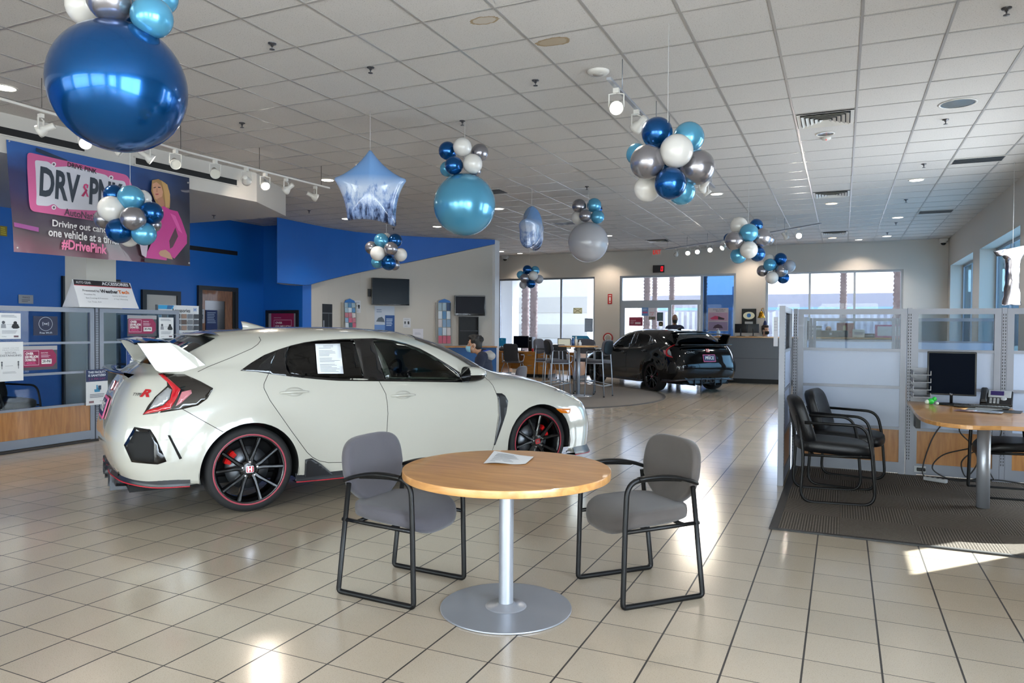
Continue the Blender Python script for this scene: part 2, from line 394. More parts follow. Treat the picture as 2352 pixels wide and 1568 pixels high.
# ---- white dropped soffit on the left, with black air slots
SF0, SF1 = V((-8.42, 4.9, 0)), V((-8.13, 8.45, 0)); sdir = (SF1-SF0).normalized(); snor = V((sdir.y, -sdir.x, 0))
SP = SF0-sdir*11
ZS = 3.316
struct('ceiling_soffit', MB().prism([(XL, SP.y), (SP.x, SP.y), (SF1.x, SF1.y), (-8.70, 9.72), (XL, 9.72)], ZS, CEIL), M_white)
def face(u, v): return onp(u, v, SF0, snor)
M_black = mat('black_matt', '08080a', .6)
for k, (a, b) in enumerate((((-60, 283), (193, 343)), ((312, 373), (543, 417)))):
    p, q = face(*a), face(*b); z = (p.z+q.z)/2
    out = snor if snor.dot(CO-SF0) > 0 else -snor; c_ = (p+q)/2; c_.z = z; L = math.hypot(q.x-p.x, q.y-p.y)/2; M = panelm(c_+out*.002, (q.x-p.x, q.y-p.y, 0), out)
    o = thing('air_slot', ['long black air slot in the white soffit above the pink banner', 'long black air slot in the white soffit behind the track lights'][k], 'vent', (0, 0, 0)); o['group'] = 'soffit slots'
    MB().box(-L, L, -.04, .04, 0, .008, M).build('slot', M_black, o)
    fl = MB().box(-L-.03, L+.03, .04, .055, 0, .014, M).build('flange', M_white, o); MB().box(-L-.03, L+.03, -.055, -.04, 0, .014, M).build('flange', M_white, o)
# ---- column behind the left partition
cm = MB(); Mc = T(-9.75, 6.92, 0)
cm.box(-.225, .225, -.225, .225, 0, ZS, Mc)
struct('wall_column', cm, mat('column_paint', 'c9c4ba', .6))
# ---- blue wall with doors
struct('wall_blue', MB().box(XL, -11.15, 13.0, 13.3, 0, CEIL), M_blue)
M_dframe = mat('door_frame_black', '0c0c0e', .4)
M_wdoor = wood('door_wood', '8a5a33', '6a4022', (1, 6, 1), .4)
def wall_door(n, u0, u1, vt, leaf, dn):
    p = onx(u0, vt, XL); q = onx(u1, vt, XL); zt = onx((u0+u1)/2, vt+2, XL).z
    f = MB(); t = .09; x1 = XL+.06
    f.box(XL, x1, p.y, p.y+t, 0, zt); f.box(XL, x1, q.y-t, q.y, 0, zt); f.box(XL, x1, p.y+t, q.y-t, zt-t, zt)
    o = struct('door_%d' % n, f, M_dframe)
    l = MB(); y0, y1, z1 = p.y+t, q.y-t, zt-t; x2 = XL+.03
    if leaf == 'wood':
        l.box(XL, x2, y0, y0+.1, 0, z1); l.box(XL, x2, y1-.26, y1-.06, 0, z1); l.box(XL, x2, y0+.1, y1-.26, z1-.22, z1); l.box(XL, x2, y0+.1, y1-.26, 0, .3)
        lo = l.build('leaf', M_wdoor, o)
        MB().box(XL+.005, XL+.015, y0+.1, y1-.26, .3, z1-.22).build('pane', mat('door_glass', '20242a', .08), lo)
        MB().box(XL, XL+.045, y1-.06, y1, 0, z1).build('jamb', M_black, o)
        h = MB(); h.tube([(x2, y1-.2, 1.02), (x2+.06, y1-.2, 1.02), (x2+.06, y1-.32, 1.02)], .01).build('handle', M_alu, lo)
    else:
        l.box(XL, x2, y0, y1, 0, z1); l.build('leaf', leaf, o)
wall_door(2, 452, 543, 656, 'wood', 0)
wall_door(3, 323, 411, 665, mat('door_white', 'b9b8b4', .5), 0)
wall_door(4, 140, 272, 636, mat('door_dark', '1a1a1f', .35), 0)
# black slot in the blue wall
p, q = onx(400, 566, XL), onx(544, 580, XL)
o = thing('air_slot', 'thin black air slot high on the blue wall right of the banner', 'vent')
MB().box(XL, XL+.02, p.y, q.y, (p.z+q.z)/2-.045, (p.z+q.z)/2+.045).build('slot', M_black, o)
# ---- concave blue fascia over the white curved wall
arc = catmull([(-11.02, 12.05, 0), (-11.05, 13.1, 0), (-11.02, 14.0, 0), (-10.68, 15.1, 0), (-9.75, 16.2, 0), (-8.40, 17.3, 0)], 8)
def offset(pts, d):
    o = []
    for i, p in enumerate(pts):
        a, b = pts[max(0, i-1)], pts[min(len(pts)-1, i+1)]; t = (b-a).normalized(); o.append(p+V((-t.y, t.x, 0))*d)
    return o
# bottom edge of the fascia rises along the arc
ln = [0.0]
for i in range(1, len(arc)): ln.append(ln[-1]+(arc[i]-arc[i-1]).length)
def zbot(s):
    t = s/ln[-1]
    return 2.36 if t < .16 else 2.36+(t-.16)/.84*(3.64-2.36)
back = offset(arc, .3)
for i_, k_ in enumerate((.02, .10, .18, .24, .28)): back[i_] = arc[i_]+(back[i_]-arc[i_])*(k_/.3)+V((-.04*(1-k_/.3), .05, 0))
vs = []; fs = []
for i, p in enumerate(arc):
    z = zbot(ln[i]); b_ = back[i]
    vs += [(p.x, p.y, z), (p.x, p.y, CEIL), (b_.x, b_.y, CEIL), (b_.x, b_.y, z)]
n = len(arc)
for i in range(n-1):
    for k in range(4): fs.append((i*4+k, i*4+(k+1) % 4, i*4+4+(k+1) % 4, i*4+4+k))
fs += [(0, 1, 2, 3), tuple((n-1)*4+k for k in (3, 2, 1, 0))]
fas = struct('wall_fascia', MB().add(vs, fs), M_blue, recalc=True)
ub = MB(); ub.add([q for i, p in enumerate(arc) for q in ((p.x+.002, p.y-.002, zbot(ln[i])-.006), (back[i].x, back[i].y, zbot(ln[i])-.006))], [(2*i, 2*i+1, 2*i+3, 2*i+2) for i in range(n-1)])
ub.build('underside', M_white, fas)
wl = offset(arc, .12); wb = offset(arc, .34); i0 = next(i for i, p in enumerate(wl) if p.y > 13.0)
vs = []; fs = []; c = 0
for p, b_ in zip(wl[i0:], wb[i0:]): vs += [(p.x, p.y, 0), (p.x, p.y, 3.74), (b_.x, b_.y, 3.74), (b_.x, b_.y, 0)]; c += 1
for i in range(c-1):
    for k in range(4): fs.append((i*4+k, i*4+(k+1) % 4, i*4+4+(k+1) % 4, i*4+4+k))
fs += [(0, 1, 2, 3), tuple((c-1)*4+k for k in (3, 2, 1, 0))]
wmid = MB().add(vs, fs); wmid.sm = [False]*len(wmid.f)
struct('wall_curved', wmid, mat('curved_wall_paint', 'bdb7ae', .6), recalc=True)
e = wl[-1]; struct('trim_2', MB().box(e.x-.03, e.x+.05, e.y-.02, e.y+.25, 0, CEIL), mat('trim_white', 'd8d8d8', .4))
WL = wl[i0:]
def on_curve(u, v):
    """point and wall frame where a picture ray meets the curved wall"""
    d = ray(u, v); best = None
    for i in range(len(WL)-1):
        a, b = WL[i], WL[i+1]; t = (b-a).normalized(); nn = V((t.y, -t.x, 0)); dn = d.dot(nn)
        if abs(dn) < 1e-6: continue
        s = (a-V((0, 0, 0))-CO).dot(nn)/dn; P = CO+d*s; r = (P-a).dot(t)
        if -.001 <= r <= (b-a).length+.001: best = (P, t, nn)
    return best
# far side closing walls behind the curved wall
struct('wall_corridor', MB().box(XL-.3, XL, 13.3, YB, 0, CEIL), M_wall)
# ---- floor coverings
def carpet_mat():
    m = mat('carpet_tile', '5b544e', .95, spec=.1); nt = m.node_tree; L = nt.links.new; b = nt.nodes['Principled BSDF']; N = nt.nodes.new
    tc = N('ShaderNodeTexCoord'); ck = N('ShaderNodeTexChecker'); ck.inputs['Scale'].default_value = 2.0; L(tc.outputs['Object'], ck.inputs['Vector'])
    w1 = N('ShaderNodeTexWave'); w1.inputs['Scale'].default_value = 17; w1.inputs['Distortion'].default_value = 1.6; w1.inputs['Detail'].default_value = 3; w1.bands_direction = 'X'; w1.inputs['Detail Scale'].default_value = 6
    w2 = N('ShaderNodeTexWave'); w2.inputs['Scale'].default_value = 17; w2.inputs['Distortion'].default_value = 1.6; w2.inputs['Detail'].default_value = 3; w2.bands_direction = 'Y'; w2.inputs['Detail Scale'].default_value = 6
    L(tc.outputs['Object'], w1.inputs['Vector']); L(tc.outputs['Object'], w2.inputs['Vector'])
    mx = N('ShaderNodeMix'); mx.data_type = 'FLOAT'; L(ck.outputs['Fac'], mx.inputs[0]); L(w1.outputs['Fac'], mx.inputs[2]); L(w2.outputs['Fac'], mx.inputs[3])
    r = N('ShaderNodeValToRGB'); r.color_ramp.elements[0].color = lin('4c4640'); r.color_ramp.elements[1].color = lin('746c64'); r.color_ramp.elements[0].position = .3; r.color_ramp.elements[1].position = 1.0; L(mx.outputs[0], r.inputs['Fac']); L(r.outputs['Color'], b.inputs['Base Color'])
    bp = N('ShaderNodeBump'); bp.inputs['Strength'].default_value = .4; bp.inputs['Distance'].default_value = .004; L(mx.outputs[0], bp.inputs['Height']); L(bp.outputs['Normal'], b.inputs['Normal'])
    return m
M_carpet = carpet_mat(); M_edge = mat('carpet_edge', '1d1b1b', .6)
fc = struct('floor_carpet', MB().box(-.40, XR, 5.49, 18.2, .001, .010), M_carpet)
MB().box(-.46, -.40, 5.46, 18.2, .001, .013).box(-.40, XR, 5.46, 5.49, .001, .012).build('edging', M_edge, fc)
fc2 = struct('floor_carpet_office', MB().box(XL, -8.42, YF, 7.6, .001, .010), mat('carpet_dark', '4a4642', .95))
MB().box(-8.42, -8.36, YF, 7.6, .001, .013).build('edging', M_edge, fc2)
rr = struct('floor_carpet_round', MB().prism(circ(-6.35, 14.4, 3.02, 72), .001, .010), mat('carpet_grey', '6b655f', .95, noise=.12, nscale=30))
MB().lathe([(3.02, .001), (3.02, .012), (3.09, .012), (3.09, .001)], 72, T(-6.35, 14.4, 0), smooth=False, cap=False).build('edging', mat('rug_edge', '2f2c2b', .6), rr)
# ---- outside: ground, canopy with columns, low long building, palms
M_conc = mat('outside_concrete', '8f8c88', .8, noise=.06, nscale=2)
struct('ground', MB().box(-160, 160, -120, 220, -.4, -.15), M_conc)
cn = struct('outside_canopy', MB().box(-14, 7, YB+.3, YB+3.4, 3.35, 3.9).box(-14.2, 7.2, YB+3.4, YB+3.5, 3.2, 4.1), mat('canopy_white', 'e4e4e2', .6))
for x in (-11.25, 5.2): MB().rbox(x-.34, x+.34, YB+2.6, YB+3.2, -.15, 3.35, .02).build('column', _M['canopy_white'], cn)
def ext_building(x0, x1, y, zt, col, stripe, low, name, label, parent=None):
    o = thing(name, label, 'building')
    MB().box(x0, x1, y, y+20, -.15, zt).build('wall', mat(name+col, col, .8), o)
    if stripe: MB().box(x0, x1, y-.05, y, zt*.66, zt*.72).build('stripe', mat('stripe_blue', '8cb2d0', .6), o)
    b = MB(); x = x0
    while x < x1: b.box(x, x+.35, y-.06, y, 0, low); x += .7
    b.build('ribbed_cladding', mat(name+'rib', 'c2c2c8', .7), o)
    return o
bl = ext_building(-24, 60, 95, 5.75, 'a4a1a6', True, 3.6, 'outside_building', 'long low grey building with a blue stripe seen through the back windows')
for x, w in ((-13, 3), (8, 5)): MB().box(x, x+w, 97, 100, 5.75, 6.9).build('roof_unit', mat('roof_unit', 'c9c9cf', .6), bl)
b2 = thing('outside_warehouse', 'tan block building seen through the window at the back left', 'building')
MB().box(-75, -23.5, 70, 90, -.15, 8.6).build('wall', mat('tan_block', 'ddd6c6', .85, noise=.08, nscale=1.2), b2)
MB().box(-75, -23.5, 69.9, 70, 3.0, 4.6).box(-75, -23.5, 69.9, 70, .4, 1.8).build('panel_band', mat('tan_band', 'c4bcac', .8), b2)
M_palm = mat('palm_bark', '73625a', .95, noise=.35, nscale=4); M_frond = mat('palm_frond', '5d6b3a', .8)
def palm(u, y, w, label, h=11):
    d = ray(u, 700); x = d.x/d.y*y; w *= .78; o = thing('palm_tree', label, 'palm', (x, y, -.15)); o['group'] = 'palms outside the back windows'
    prof = []; rnd = random.Random(int(u)); z = 0
    while z < h: prof += [(w*(.5+.06*rnd.random())*(1.12-z*.012), z), (w*.42*(1.1-z*.012), z+.12)]; z += .22
    tb = MB().lathe([(w*.62, 0)]+prof, 10)
    for k in range(int(h*14)):
        a = rnd.random()*6.28; zz = rnd.random()*h; r = w*.5
        tb.add([(r*math.cos(a-.15), r*math.sin(a-.15), zz), (r*math.cos(a+.15), r*math.sin(a+.15), zz), (r*1.5*math.cos(a), r*1.5*math.sin(a), zz+.16)], [(0, 1, 2)])
    tb.build('trunk', M_palm, o)
    fr = MB()
    for k in range(24):
        a = k*2.4; el = .9-1.7*((k*7) % 22)/22; pts = []
        for t in range(7):
            s = t/6*1.7; pts.append((s*math.cos(a), s*math.sin(a), h+s*math.sin(el)-.18*s*s))
        l = [(-.22*math.sin(a)*(1-abs(t/3-1)*.9), .22*math.cos(a)*(1-abs(t/3-1)*.9)) for t in range(7)]
        fr.add([q for p, w_ in zip(pts, l) for q in ((p[0]+w_[0], p[1]+w_[1], p[2]-.1), p, (p[0]-w_[0], p[1]-w_[1], p[2]-.1))], [(3*i+j, 3*i+j+1, 3*i+j+4, 3*i+j+3) for i in range(6) for j in range(2)])
    fr.build('crown', M_frond, o)
for u, y, w, lab in ((1207, 36, .50, 'thick palm trunk outside the back left window, the left one of its pair'), (1226, 41, .58, 'palm trunk outside the back left window, beside a thicker one'),
                  (1486, 46, .55, 'palm trunk above the entrance door, left one of the close pair'), (1504, 54, .5, 'palm trunk above the entrance door, right one of the close pair'),
                  (1543, 62, .58, 'single palm trunk over the middle of the entrance door'), (1618, 50, .42, 'palm trunk at the frame of the blue tinted sidelight'), (1937, 55, .55, 'pale palm trunk behind the middle back window pane'), (2062, 40, .5, 'palm trunk at the far end of the back window beside the wall')):
    palm(u, y, w, lab)
# ================================================================ the two hatchbacks
CAR0 = V((-4.157, 5.842, 0)); CD = V((.5384, .8427, 0)); CRT = V((CD.y, -CD.x, 0))
def to_car(p): q = V(p)-CAR0; return V((q.dot(CD), -q.dot(CRT), q.z))
def dir_car(d): return V((d.dot(CD), -d.dot(CRT), d.z))
RING = [
 [(-2.22,0,.30),(-2.22,.45,.30),(-2.14,.72,.28),(-2.01,.84,.26),(-1.74,.88,.25),(-1.35,.885,.23),(-.96,.88,.19),(-.4,.87,.18),(.3,.87,.18),(.96,.88,.18),(1.35,.88,.19),(1.74,.88,.18),(2.00,.80,.17),(2.15,.62,.16),(2.23,.35,.15),(2.25,0,.15)],
 [(-2.28,0,.42),(-2.27,.45,.42),(-2.20,.74,.40),(-2.05,.865,.38),(-1.74,.905,.37),(-1.35,.915,.36),(-.96,.905,.34),(-.4,.885,.30),(.3,.885,.30),(.96,.905,.34),(1.35,.915,.36),(1.74,.90,.36),(2.02,.82,.36),(2.17,.62,.36),(2.25,.35,.36),(2.27,0,.36)],
 [(-2.31,0,.60),(-2.30,.45,.60),(-2.22,.75,.59),(-2.05,.88,.58),(-1.74,.925,.57),(-1.35,.935,.58),(-.96,.915,.55),(-.4,.893,.52),(.3,.893,.52),(.96,.912,.54),(1.35,.93,.57),(1.74,.91,.55),(2.02,.81,.54),(2.15,.62,.54),(2.23,.35,.54),(2.25,0,.54)],
 [(-2.27,0,.74),(-2.26,.45,.74),(-2.18,.75,.74),(-2.02,.87,.74),(-1.72,.91,.75),(-1.35,.922,.76),(-.96,.905,.73),(-.4,.888,.70),(.3,.885,.70),(.96,.895,.71),(1.35,.905,.73),(1.72,.88,.69),(1.98,.78,.66),(2.11,.60,.65),(2.18,.35,.66),(2.20,0,.66)],
 [(-2.21,0,.93),(-2.20,.42,.93),(-2.12,.70,.93),(-1.97,.815,.93),(-1.70,.868,.93),(-1.35,.885,.93),(-.96,.88,.91),(-.4,.868,.88),(.3,.862,.86),(.96,.855,.845),(1.35,.83,.835),(1.70,.77,.79),(1.90,.67,.745),(2.03,.50,.72),(2.09,.3,.72),(2.11,0,.725)],
 [(-2.14,0,1.05),(-2.12,.40,1.05),(-2.05,.64,1.05),(-1.92,.735,1.05),(-1.66,.79,1.07),(-1.35,.81,1.075),(-.96,.815,1.035),(-.4,.81,.985),(.3,.80,.945),(.92,.775,.925),(1.30,.72,.91),(1.60,.63,.865),(1.78,.50,.83),(1.88,.38,.81),(1.93,.2,.805),(1.95,0,.805)],
 [(-2.11,0,1.075),(-2.09,.38,1.075),(-2.01,.61,1.075),(-1.88,.705,1.08),(-1.63,.77,1.10),(-1.33,.79,1.10),(-.95,.795,1.055),(-.4,.79,1.0),(.3,.78,.96),(.86,.75,.94),(1.14,.67,.94),(1.36,.56,.93),(1.47,.45,.925),(1.53,.34,.925),(1.56,.18,.927),(1.57,0,.93)],
 [(-2.10,0,1.085),(-2.08,.37,1.085),(-2.0,.595,1.085),(-1.86,.69,1.095),(-1.61,.755,1.115),(-1.32,.778,1.115),(-.95,.785,1.07),(-.4,.782,1.015),(.3,.772,.975),(.80,.745,.955),(.96,.65,.965),(1.04,.54,.98),(1.09,.42,.988),(1.12,.30,.993),(1.13,.15,.997),(1.135,0,1.0)],
 [(-1.90,0,1.225),(-1.88,.32,1.22),(-1.82,.53,1.21),(-1.70,.63,1.20),(-1.46,.70,1.22),(-1.18,.715,1.23),(-.85,.72,1.225),(-.42,.72,1.20),(.18,.71,1.165),(.44,.695,1.155),(.56,.60,1.185),(.62,.49,1.205),(.66,.38,1.215),(.69,.27,1.222),(.70,.13,1.226),(.705,0,1.228)],
 [(-1.66,0,1.355),(-1.64,.28,1.35),(-1.59,.47,1.335),(-1.48,.565,1.31),(-1.25,.61,1.325),(-1.0,.63,1.345),(-.72,.64,1.358),(-.42,.645,1.36),(-.12,.635,1.345),(.06,.615,1.318),(.13,.52,1.348),(.16,.42,1.362),(.18,.32,1.37),(.19,.22,1.375),(.195,.11,1.378),(.20,0,1.379)],
 [(-1.60,0,1.372),(-1.57,.22,1.378),(-1.51,.37,1.372),(-1.40,.46,1.368),(-1.18,.50,1.385),(-.95,.52,1.395),(-.70,.53,1.402),(-.42,.53,1.40),(-.16,.52,1.388),(-.02,.49,1.375),(.04,.40,1.385),(.07,.32,1.390),(.09,.24,1.393),(.10,.16,1.394),(.105,.08,1.395),(.11,0,1.396)],
 [(-1.45,0,1.392),(-1.42,.0,1.395),(-1.36,.0,1.40),(-1.26,.0,1.405),(-1.10,.0,1.412),(-.90,.0,1.418),(-.68,.0,1.421),(-.42,.0,1.420),(-.22,.0,1.414),(-.10,.0,1.409),(-.04,.0,1.406),(-.01,.0,1.404),(.01,.0,1.403),(.02,.0,1.402),(.03,.0,1.401),(.04,0,1.40)],
]
def pchip(P, n):
    """smooth interpolation of an (N,3) point row, n steps per segment"""
    P = np.array(P, float); N = len(P); d = np.diff(P, axis=0); h = np.linalg.norm(d, axis=1)+1e-6; s = d/h[:, None]
    m = np.zeros_like(P); m[0] = s[0]; m[-1] = s[-1]
    for i in range(1, N-1):
        m[i] = (s[i-1]*h[i]+s[i]*h[i-1])/(h[i]+h[i-1])
    out = []
    for i in range(N-1):
        for k in range(n):
            t = k/n; out.append((2*t**3-3*t*t+1)*P[i]+(t**3-2*t*t+t)*h[i]*m[i]+(-2*t**3+3*t*t)*P[i+1]+(t**3-t*t)*h[i]*m[i+1])
    out.append(P[-1]); return np.array(out)
NU, NV = 8, 6
def superell_(a, b): return [(math.copysign(abs(math.cos(2*PI*k/24))**.7, math.cos(2*PI*k/24))*a, math.sin(2*PI*k/24)*b) for k in range(24)]
def car_surface():
    rows = [pchip(r, NU) for r in RING]; G = np.array(rows)            # (ring, u, 3)
    cols = [pchip(G[:, j], NV) for j in range(G.shape[1])]; S = np.array(cols).transpose(1, 0, 2)   # (v, u, 3)
    for _ in range(6):                                                # fair the lattice
        A = S.copy(); A[1:-1, 1:-1] = .4*S[1:-1, 1:-1]+.15*(S[:-2, 1:-1]+S[2:, 1:-1]+S[1:-1, :-2]+S[1:-1, 2:])
        A[1:-1, 0, 0] = .5*S[1:-1, 0, 0]+.25*(S[:-2, 0, 0]+S[2:, 0, 0]); A[1:-1, 0, 2] = .5*S[1:-1, 0, 2]+.25*(S[:-2, 0, 2]+S[2:, 0, 2])
        S = A
    for wx in (-1.35, 1.35):                                          # swollen arches
        r = np.hypot(S[..., 0]-wx, S[..., 2]-.328); k = np.clip((.52-r)/.14, 0, 1); k = k*k*(3-2*k)
        S[..., 1] += np.where(S[..., 1] > .6, .022*k, 0)
    return S
SURF = car_surface()
def surf_mesh():
    nv, nu, _ = SURF.shape; v = [tuple(p) for p in SURF.reshape(-1, 3)]; idx = lambda i, j: i*nu+j
    vm = len(v); v += [(p[0], -p[1], p[2]) for p in v]
    f = []
    for i in range(nv-1):
        for j in range(nu-1):
            q = (idx(i, j), idx(i, j+1), idx(i+1, j+1), idx(i+1, j)); f.append(q); f.append(tuple(k+vm for k in q[::-1]))
    return v, f
MV, MF = surf_mesh()
BVH = BVHTree.FromPolygons(MV, MF)
def hit_px(u, v):
    o = to_car(CO); d = dir_car(ray(u, v)).normalized(); h = BVH.ray_cast(o, d)
    if h[0] is None:
        # grazing: nearest point of the skin to the ray
        best = None
        for t in np.linspace(4, 11, 140):
            q = BVH.find_nearest(o+d*float(t))
            if best is None or q[3] < best[3]: best = q
        h = best
    n = h[1]; p = h[0]
    if n.dot(V((p.x*.2, p.y, p.z-.6))) < 0: n = -n
    return p, n
def hit_axis(ax, a, b, side=-1):
    if ax == 'side': o, d = V((a, side*3, b)), V((0, -side, 0))
    elif ax == 'rear': o, d = V((-5, a, b)), V((1, 0, 0))
    elif ax == 'front': o, d = V((5, a, b)), V((-1, 0, 0))
    else: o, d = V((a, b, 4)), V((0, 0, -1))
    h = BVH.ray_cast(o, d)
    if h[0] is None: h = BVH.find_nearest(o+d*(2.1 if ax == 'side' else 2.9))
    p, n = h[0], h[1]
    if n.dot(d) > 0: n = -n
    return p, n
def inpoly(x, y, P):
    c = False; n = len(P)
    for i in range(n):
        (x0, y0), (x1, y1) = P[i], P[(i+1) % n]
        if (y0 > y) != (y1 > y) and x < (x1-x0)*(y-y0)/(y1-y0)+x0: c = not c
    return c
def resample(P, step, closed=True):
    out = []; n = len(P)
    for i in range(n if closed else n-1):
        a = np.array(P[i], float); b = np.array(P[(i+1) % n], float); k = max(1, int(round(np.linalg.norm(b-a)/step)))
        out += [tuple(a+(b-a)*t/k) for t in range(k)]
    if not closed: out.append(tuple(P[-1]))
    return out
def patch(poly, fn, off=.003, step=.035, th=.006, holes=()):
    """piece of skin: a 2-D outline carried onto the car's surface by fn, with a turned-in edge"""
    bd = resample(poly, step); loops = [bd]+[resample(h, step) for h in holes]
    pts = []; ed = []
    for l in loops:
        k = len(pts); pts += l; ed += [(k+i, k+(i+1) % len(l)) for i in range(len(l))]
    xs = [p[0] for p in bd]; ys = [p[1] for p in bd]; y = min(ys)+step*.5
    while y < max(ys):
        x = min(xs)+step*.5
        while x < max(xs):
            if inpoly(x, y, bd) and not any(inpoly(x, y, h) for h in holes):
                if min((x-p[0])**2+(y-p[1])**2 for l in loops for p in l) > (step*.45)**2: pts.append((x, y))
            x += step
        y += step
    r = delaunay_2d_cdt([V(p) for p in pts], ed, [], 0, 1e-6, True)
    P2, tris = r[0], r[2]
    tris = [t for t in tris if (lambda c: inpoly(c[0], c[1], bd) and not any(inpoly(c[0], c[1], h) for h in holes))((sum(P2[i][0] for i in t)/len(t), sum(P2[i][1] for i in t)/len(t)))]
    vs = []; ns = []
    for p in P2:
        q, n = fn(p[0], p[1]); vs.append(q+n*off); ns.append(n)
    m = MB()
    # orient along the skin normal
    fs = []
    for t in tris:
        a, b, c = vs[t[0]], vs[t[1]], vs[t[2]]
        fs.append(tuple(t) if (b-a).cross(c-a).dot(ns[t[0]]) > 0 else tuple(t)[::-1])
    m.add(vs, fs, None, True)
    cnt = {}
    for t in fs:
        for i in range(len(t)): cnt[(t[i], t[(i+1) % len(t)])] = 1
    rim = [e for e in cnt if (e[1], e[0]) not in cnt]
    k = len(m.v); mp = {}
    for e in rim:
        for i in e:
            if i not in mp: mp[i] = len(m.v); m.v.append(tuple(vs[i]-ns[i]*th))
    for a, b in rim: m.f.append((b, a, mp[a], mp[b])); m.sm.append(False)
    return m
def mirrored(m):
    r = MB(); r.v = [(p[0], -p[1], p[2]) for p in m.v]; r.f = [f[::-1] for f in m.f]; r.sm = list(m.sm); return r
def c3(l): return [(240+x/3.266, 720+y/3.266) for x, y in l]
def c4(l): return [(780+x/3.266, 720+y/3.266) for x, y in l]
def to_side(px):
    """picture outline -> (x, z) outline on the car's right side"""
    return [(lambda p: (p.x, p.z))(hit_px(u, v)[0]) for u, v in px]
SFN = lambda x, z: hit_axis('side', x, z, -1)
RFN = lambda y, z: hit_axis('rear', y, z)
GLASSW = to_side([(552,851),(577,833),(607,815),(638,803),(669,793),(699,786),(730,781.5),(791,778),(860,776.5),(902,781),(933,789),(964,800),(994,816),(1025,835),(1056,855),(1069,871),(1069,878),(994,877),(933,876),(872,875.5),(780,874.5),(730,871),(669,865),(623,859),(592,854)])
GREAR = to_side([(662,797),(699,788.5),(730,784),(791,781),(812,780.5),(836,866.5),(780,867.5),(730,864.5),(690,861),(668,858),(656,830)])
GFRONT = to_side([(856,781),(902,784.5),(933,792.5),(964,803.5),(994,819),(1025,838),(1048,856),(1056,870),(994,870.5),(933,869.5),(886,868.5)])
GQUART = to_side([(590,848),(601,833.5),(617,821),(634,809),(617,852)])
def shrink(P, k):
    cx = sum(p[0] for p in P)/len(P); cy = sum(p[1] for p in P)/len(P)
    o = []
    for x, y in P:
        d = math.hypot(x-cx, y-cy); s = max(0, (d-k)/d); o.append((cx+(x-cx)*s, cy+(y-cy)*s))
    return o
WSH = [(-.62,.30),(-.50,.0)]
def car_parts():
    """meshes in car space -> list of (name, MB, material key, mirror?, parent name)"""
    out = []
    # body skin with wheel arches and window openings cut out
    hole = [shrink(GREAR, .02), shrink(GFRONT, .02)]
    v = [list(p) for p in MV]; f = []
    R = .365
    for q in MF:
        c = [sum(MV[i][k] for i in q)/4 for k in range(3)]
        if abs(c[1]) > .5 and any((c[0]-wx)**2+(c[2]-.328)**2 < R*R for wx in (-1.35, 1.35)): continue
        if abs(c[1]) > .55 and c[2] > .8 and any(inpoly(c[0], c[2], h) for h in hole): continue
        # windscreen and hatch glass openings
        f.append(q)
    bnd = {}
    for q in f:
        for i in range(4): bnd[(q[i], q[(i+1) % 4])] = 1
    rim = {i for e in bnd if (e[1], e[0]) not in bnd for i in e}
    for i in rim:
        x, y, z = v[i]
        if abs(y) < .5: continue
        for wx in (-1.35, 1.35):
            d = math.hypot(x-wx, z-.328)
            if .25 < d < R+.09 and d > 1e-6 and z > .15:
                k = R/d; v[i][0] = wx+(x-wx)*k; v[i][2] = .328+(z-.328)*k
    used = sorted({i for q in f for i in q}); mp = {a: b for b, a in enumerate(used)}
    m = MB(); m.add([v[i] for i in used], [tuple(mp[i] for i in q) for q in f], None, True); out.append(('body', m, 'paint', 0, None, True))
    # wheel wells and floor
    w = MB()
    for wx in (-1.35, 1.35):
        for s in (-1, 1):
            rows = []
            for k in range(19):
                a = math.radians(-12+k*204/18); rows.append([(wx+.372*math.cos(a), s*y, .328+.372*math.sin(a)) for y in (.925, .60)])
            w.grid(rows); w.add([(wx+.372*math.cos(math.radians(-12+k*204/18)), s*.60, .328+.372*math.sin(math.radians(-12+k*204/18))) for k in range(19)], [tuple(range(19))])
    w.box(-2.15, 2.1, -.62, .62, .19, .24); w.box(-.95, .95, -.86, .86, .19, .24)
    out.append(('wheel_well', w, 'black', 0, None))
    wins = {'window_surround': patch(GLASSW, SFN, .0015, .04, .004, [GREAR, GFRONT])}
    out.append(('window_surround', wins['window_surround'], 'gloss_black', 1, None))
    out.append(('rear_door_glass', patch(GREAR, SFN, .001, .05, .002), 'glass_dark', 1, None))
    out.append(('front_door_glass', patch(GFRONT, SFN, .001, .05, .002), 'glass_clear', 1, None))
    out.append(('quarter_glass', patch(GQUART, SFN, .004, .03, .003), 'glass_black', 1, None))
    # windscreen and hatch glass straight from the skin rows
    nv, nu, _ = SURF.shape
    def strip(i0, i1, j0, j1, off, name, mk):
        rows = []
        for i in range(i0, i1+1):
            L = [V(SURF[i, j]) for j in range(j0, j1+1)]; Rr = [V((p.x, -p.y, p.z)) for p in L]
            row = (L+Rr[::-1][1:]) if abs(L[-1].y) < 1e-6 else (Rr[::-1][:-1]+L if abs(L[0].y) < 1e-6 else L)
            rows.append(row)
        # push out along the local normal
        res = []
        for a, row in enumerate(rows):
            rr = []
            for b, p in enumerate(row):
                n = BVH.find_nearest(p)[1]
                if n.dot(V((p.x+.4, p.y, p.z-.4))) < 0: n = -n
                rr.append(tuple(p+n*off))
            res.append(rr)
        out.append((name, MB().grid(res), mk, 0, None))
    strip(7*NV+2, 9*NV-1, 9*NU+6, 15*NU, .004, 'windscreen', 'glass_black')
    strip(7*NV+2, 9*NV+1, 0, 2*NU+4, .004, 'hatch_glass', 'glass_black')
    # panel gaps
    def gap(px, r=.0022):
        pts = []
        for u, v_ in resample(px, 6, False): p, n = hit_px(u, v_); pts.append(p+n*.0004)
        return MB().tube(pts, r, 5, caps=False)
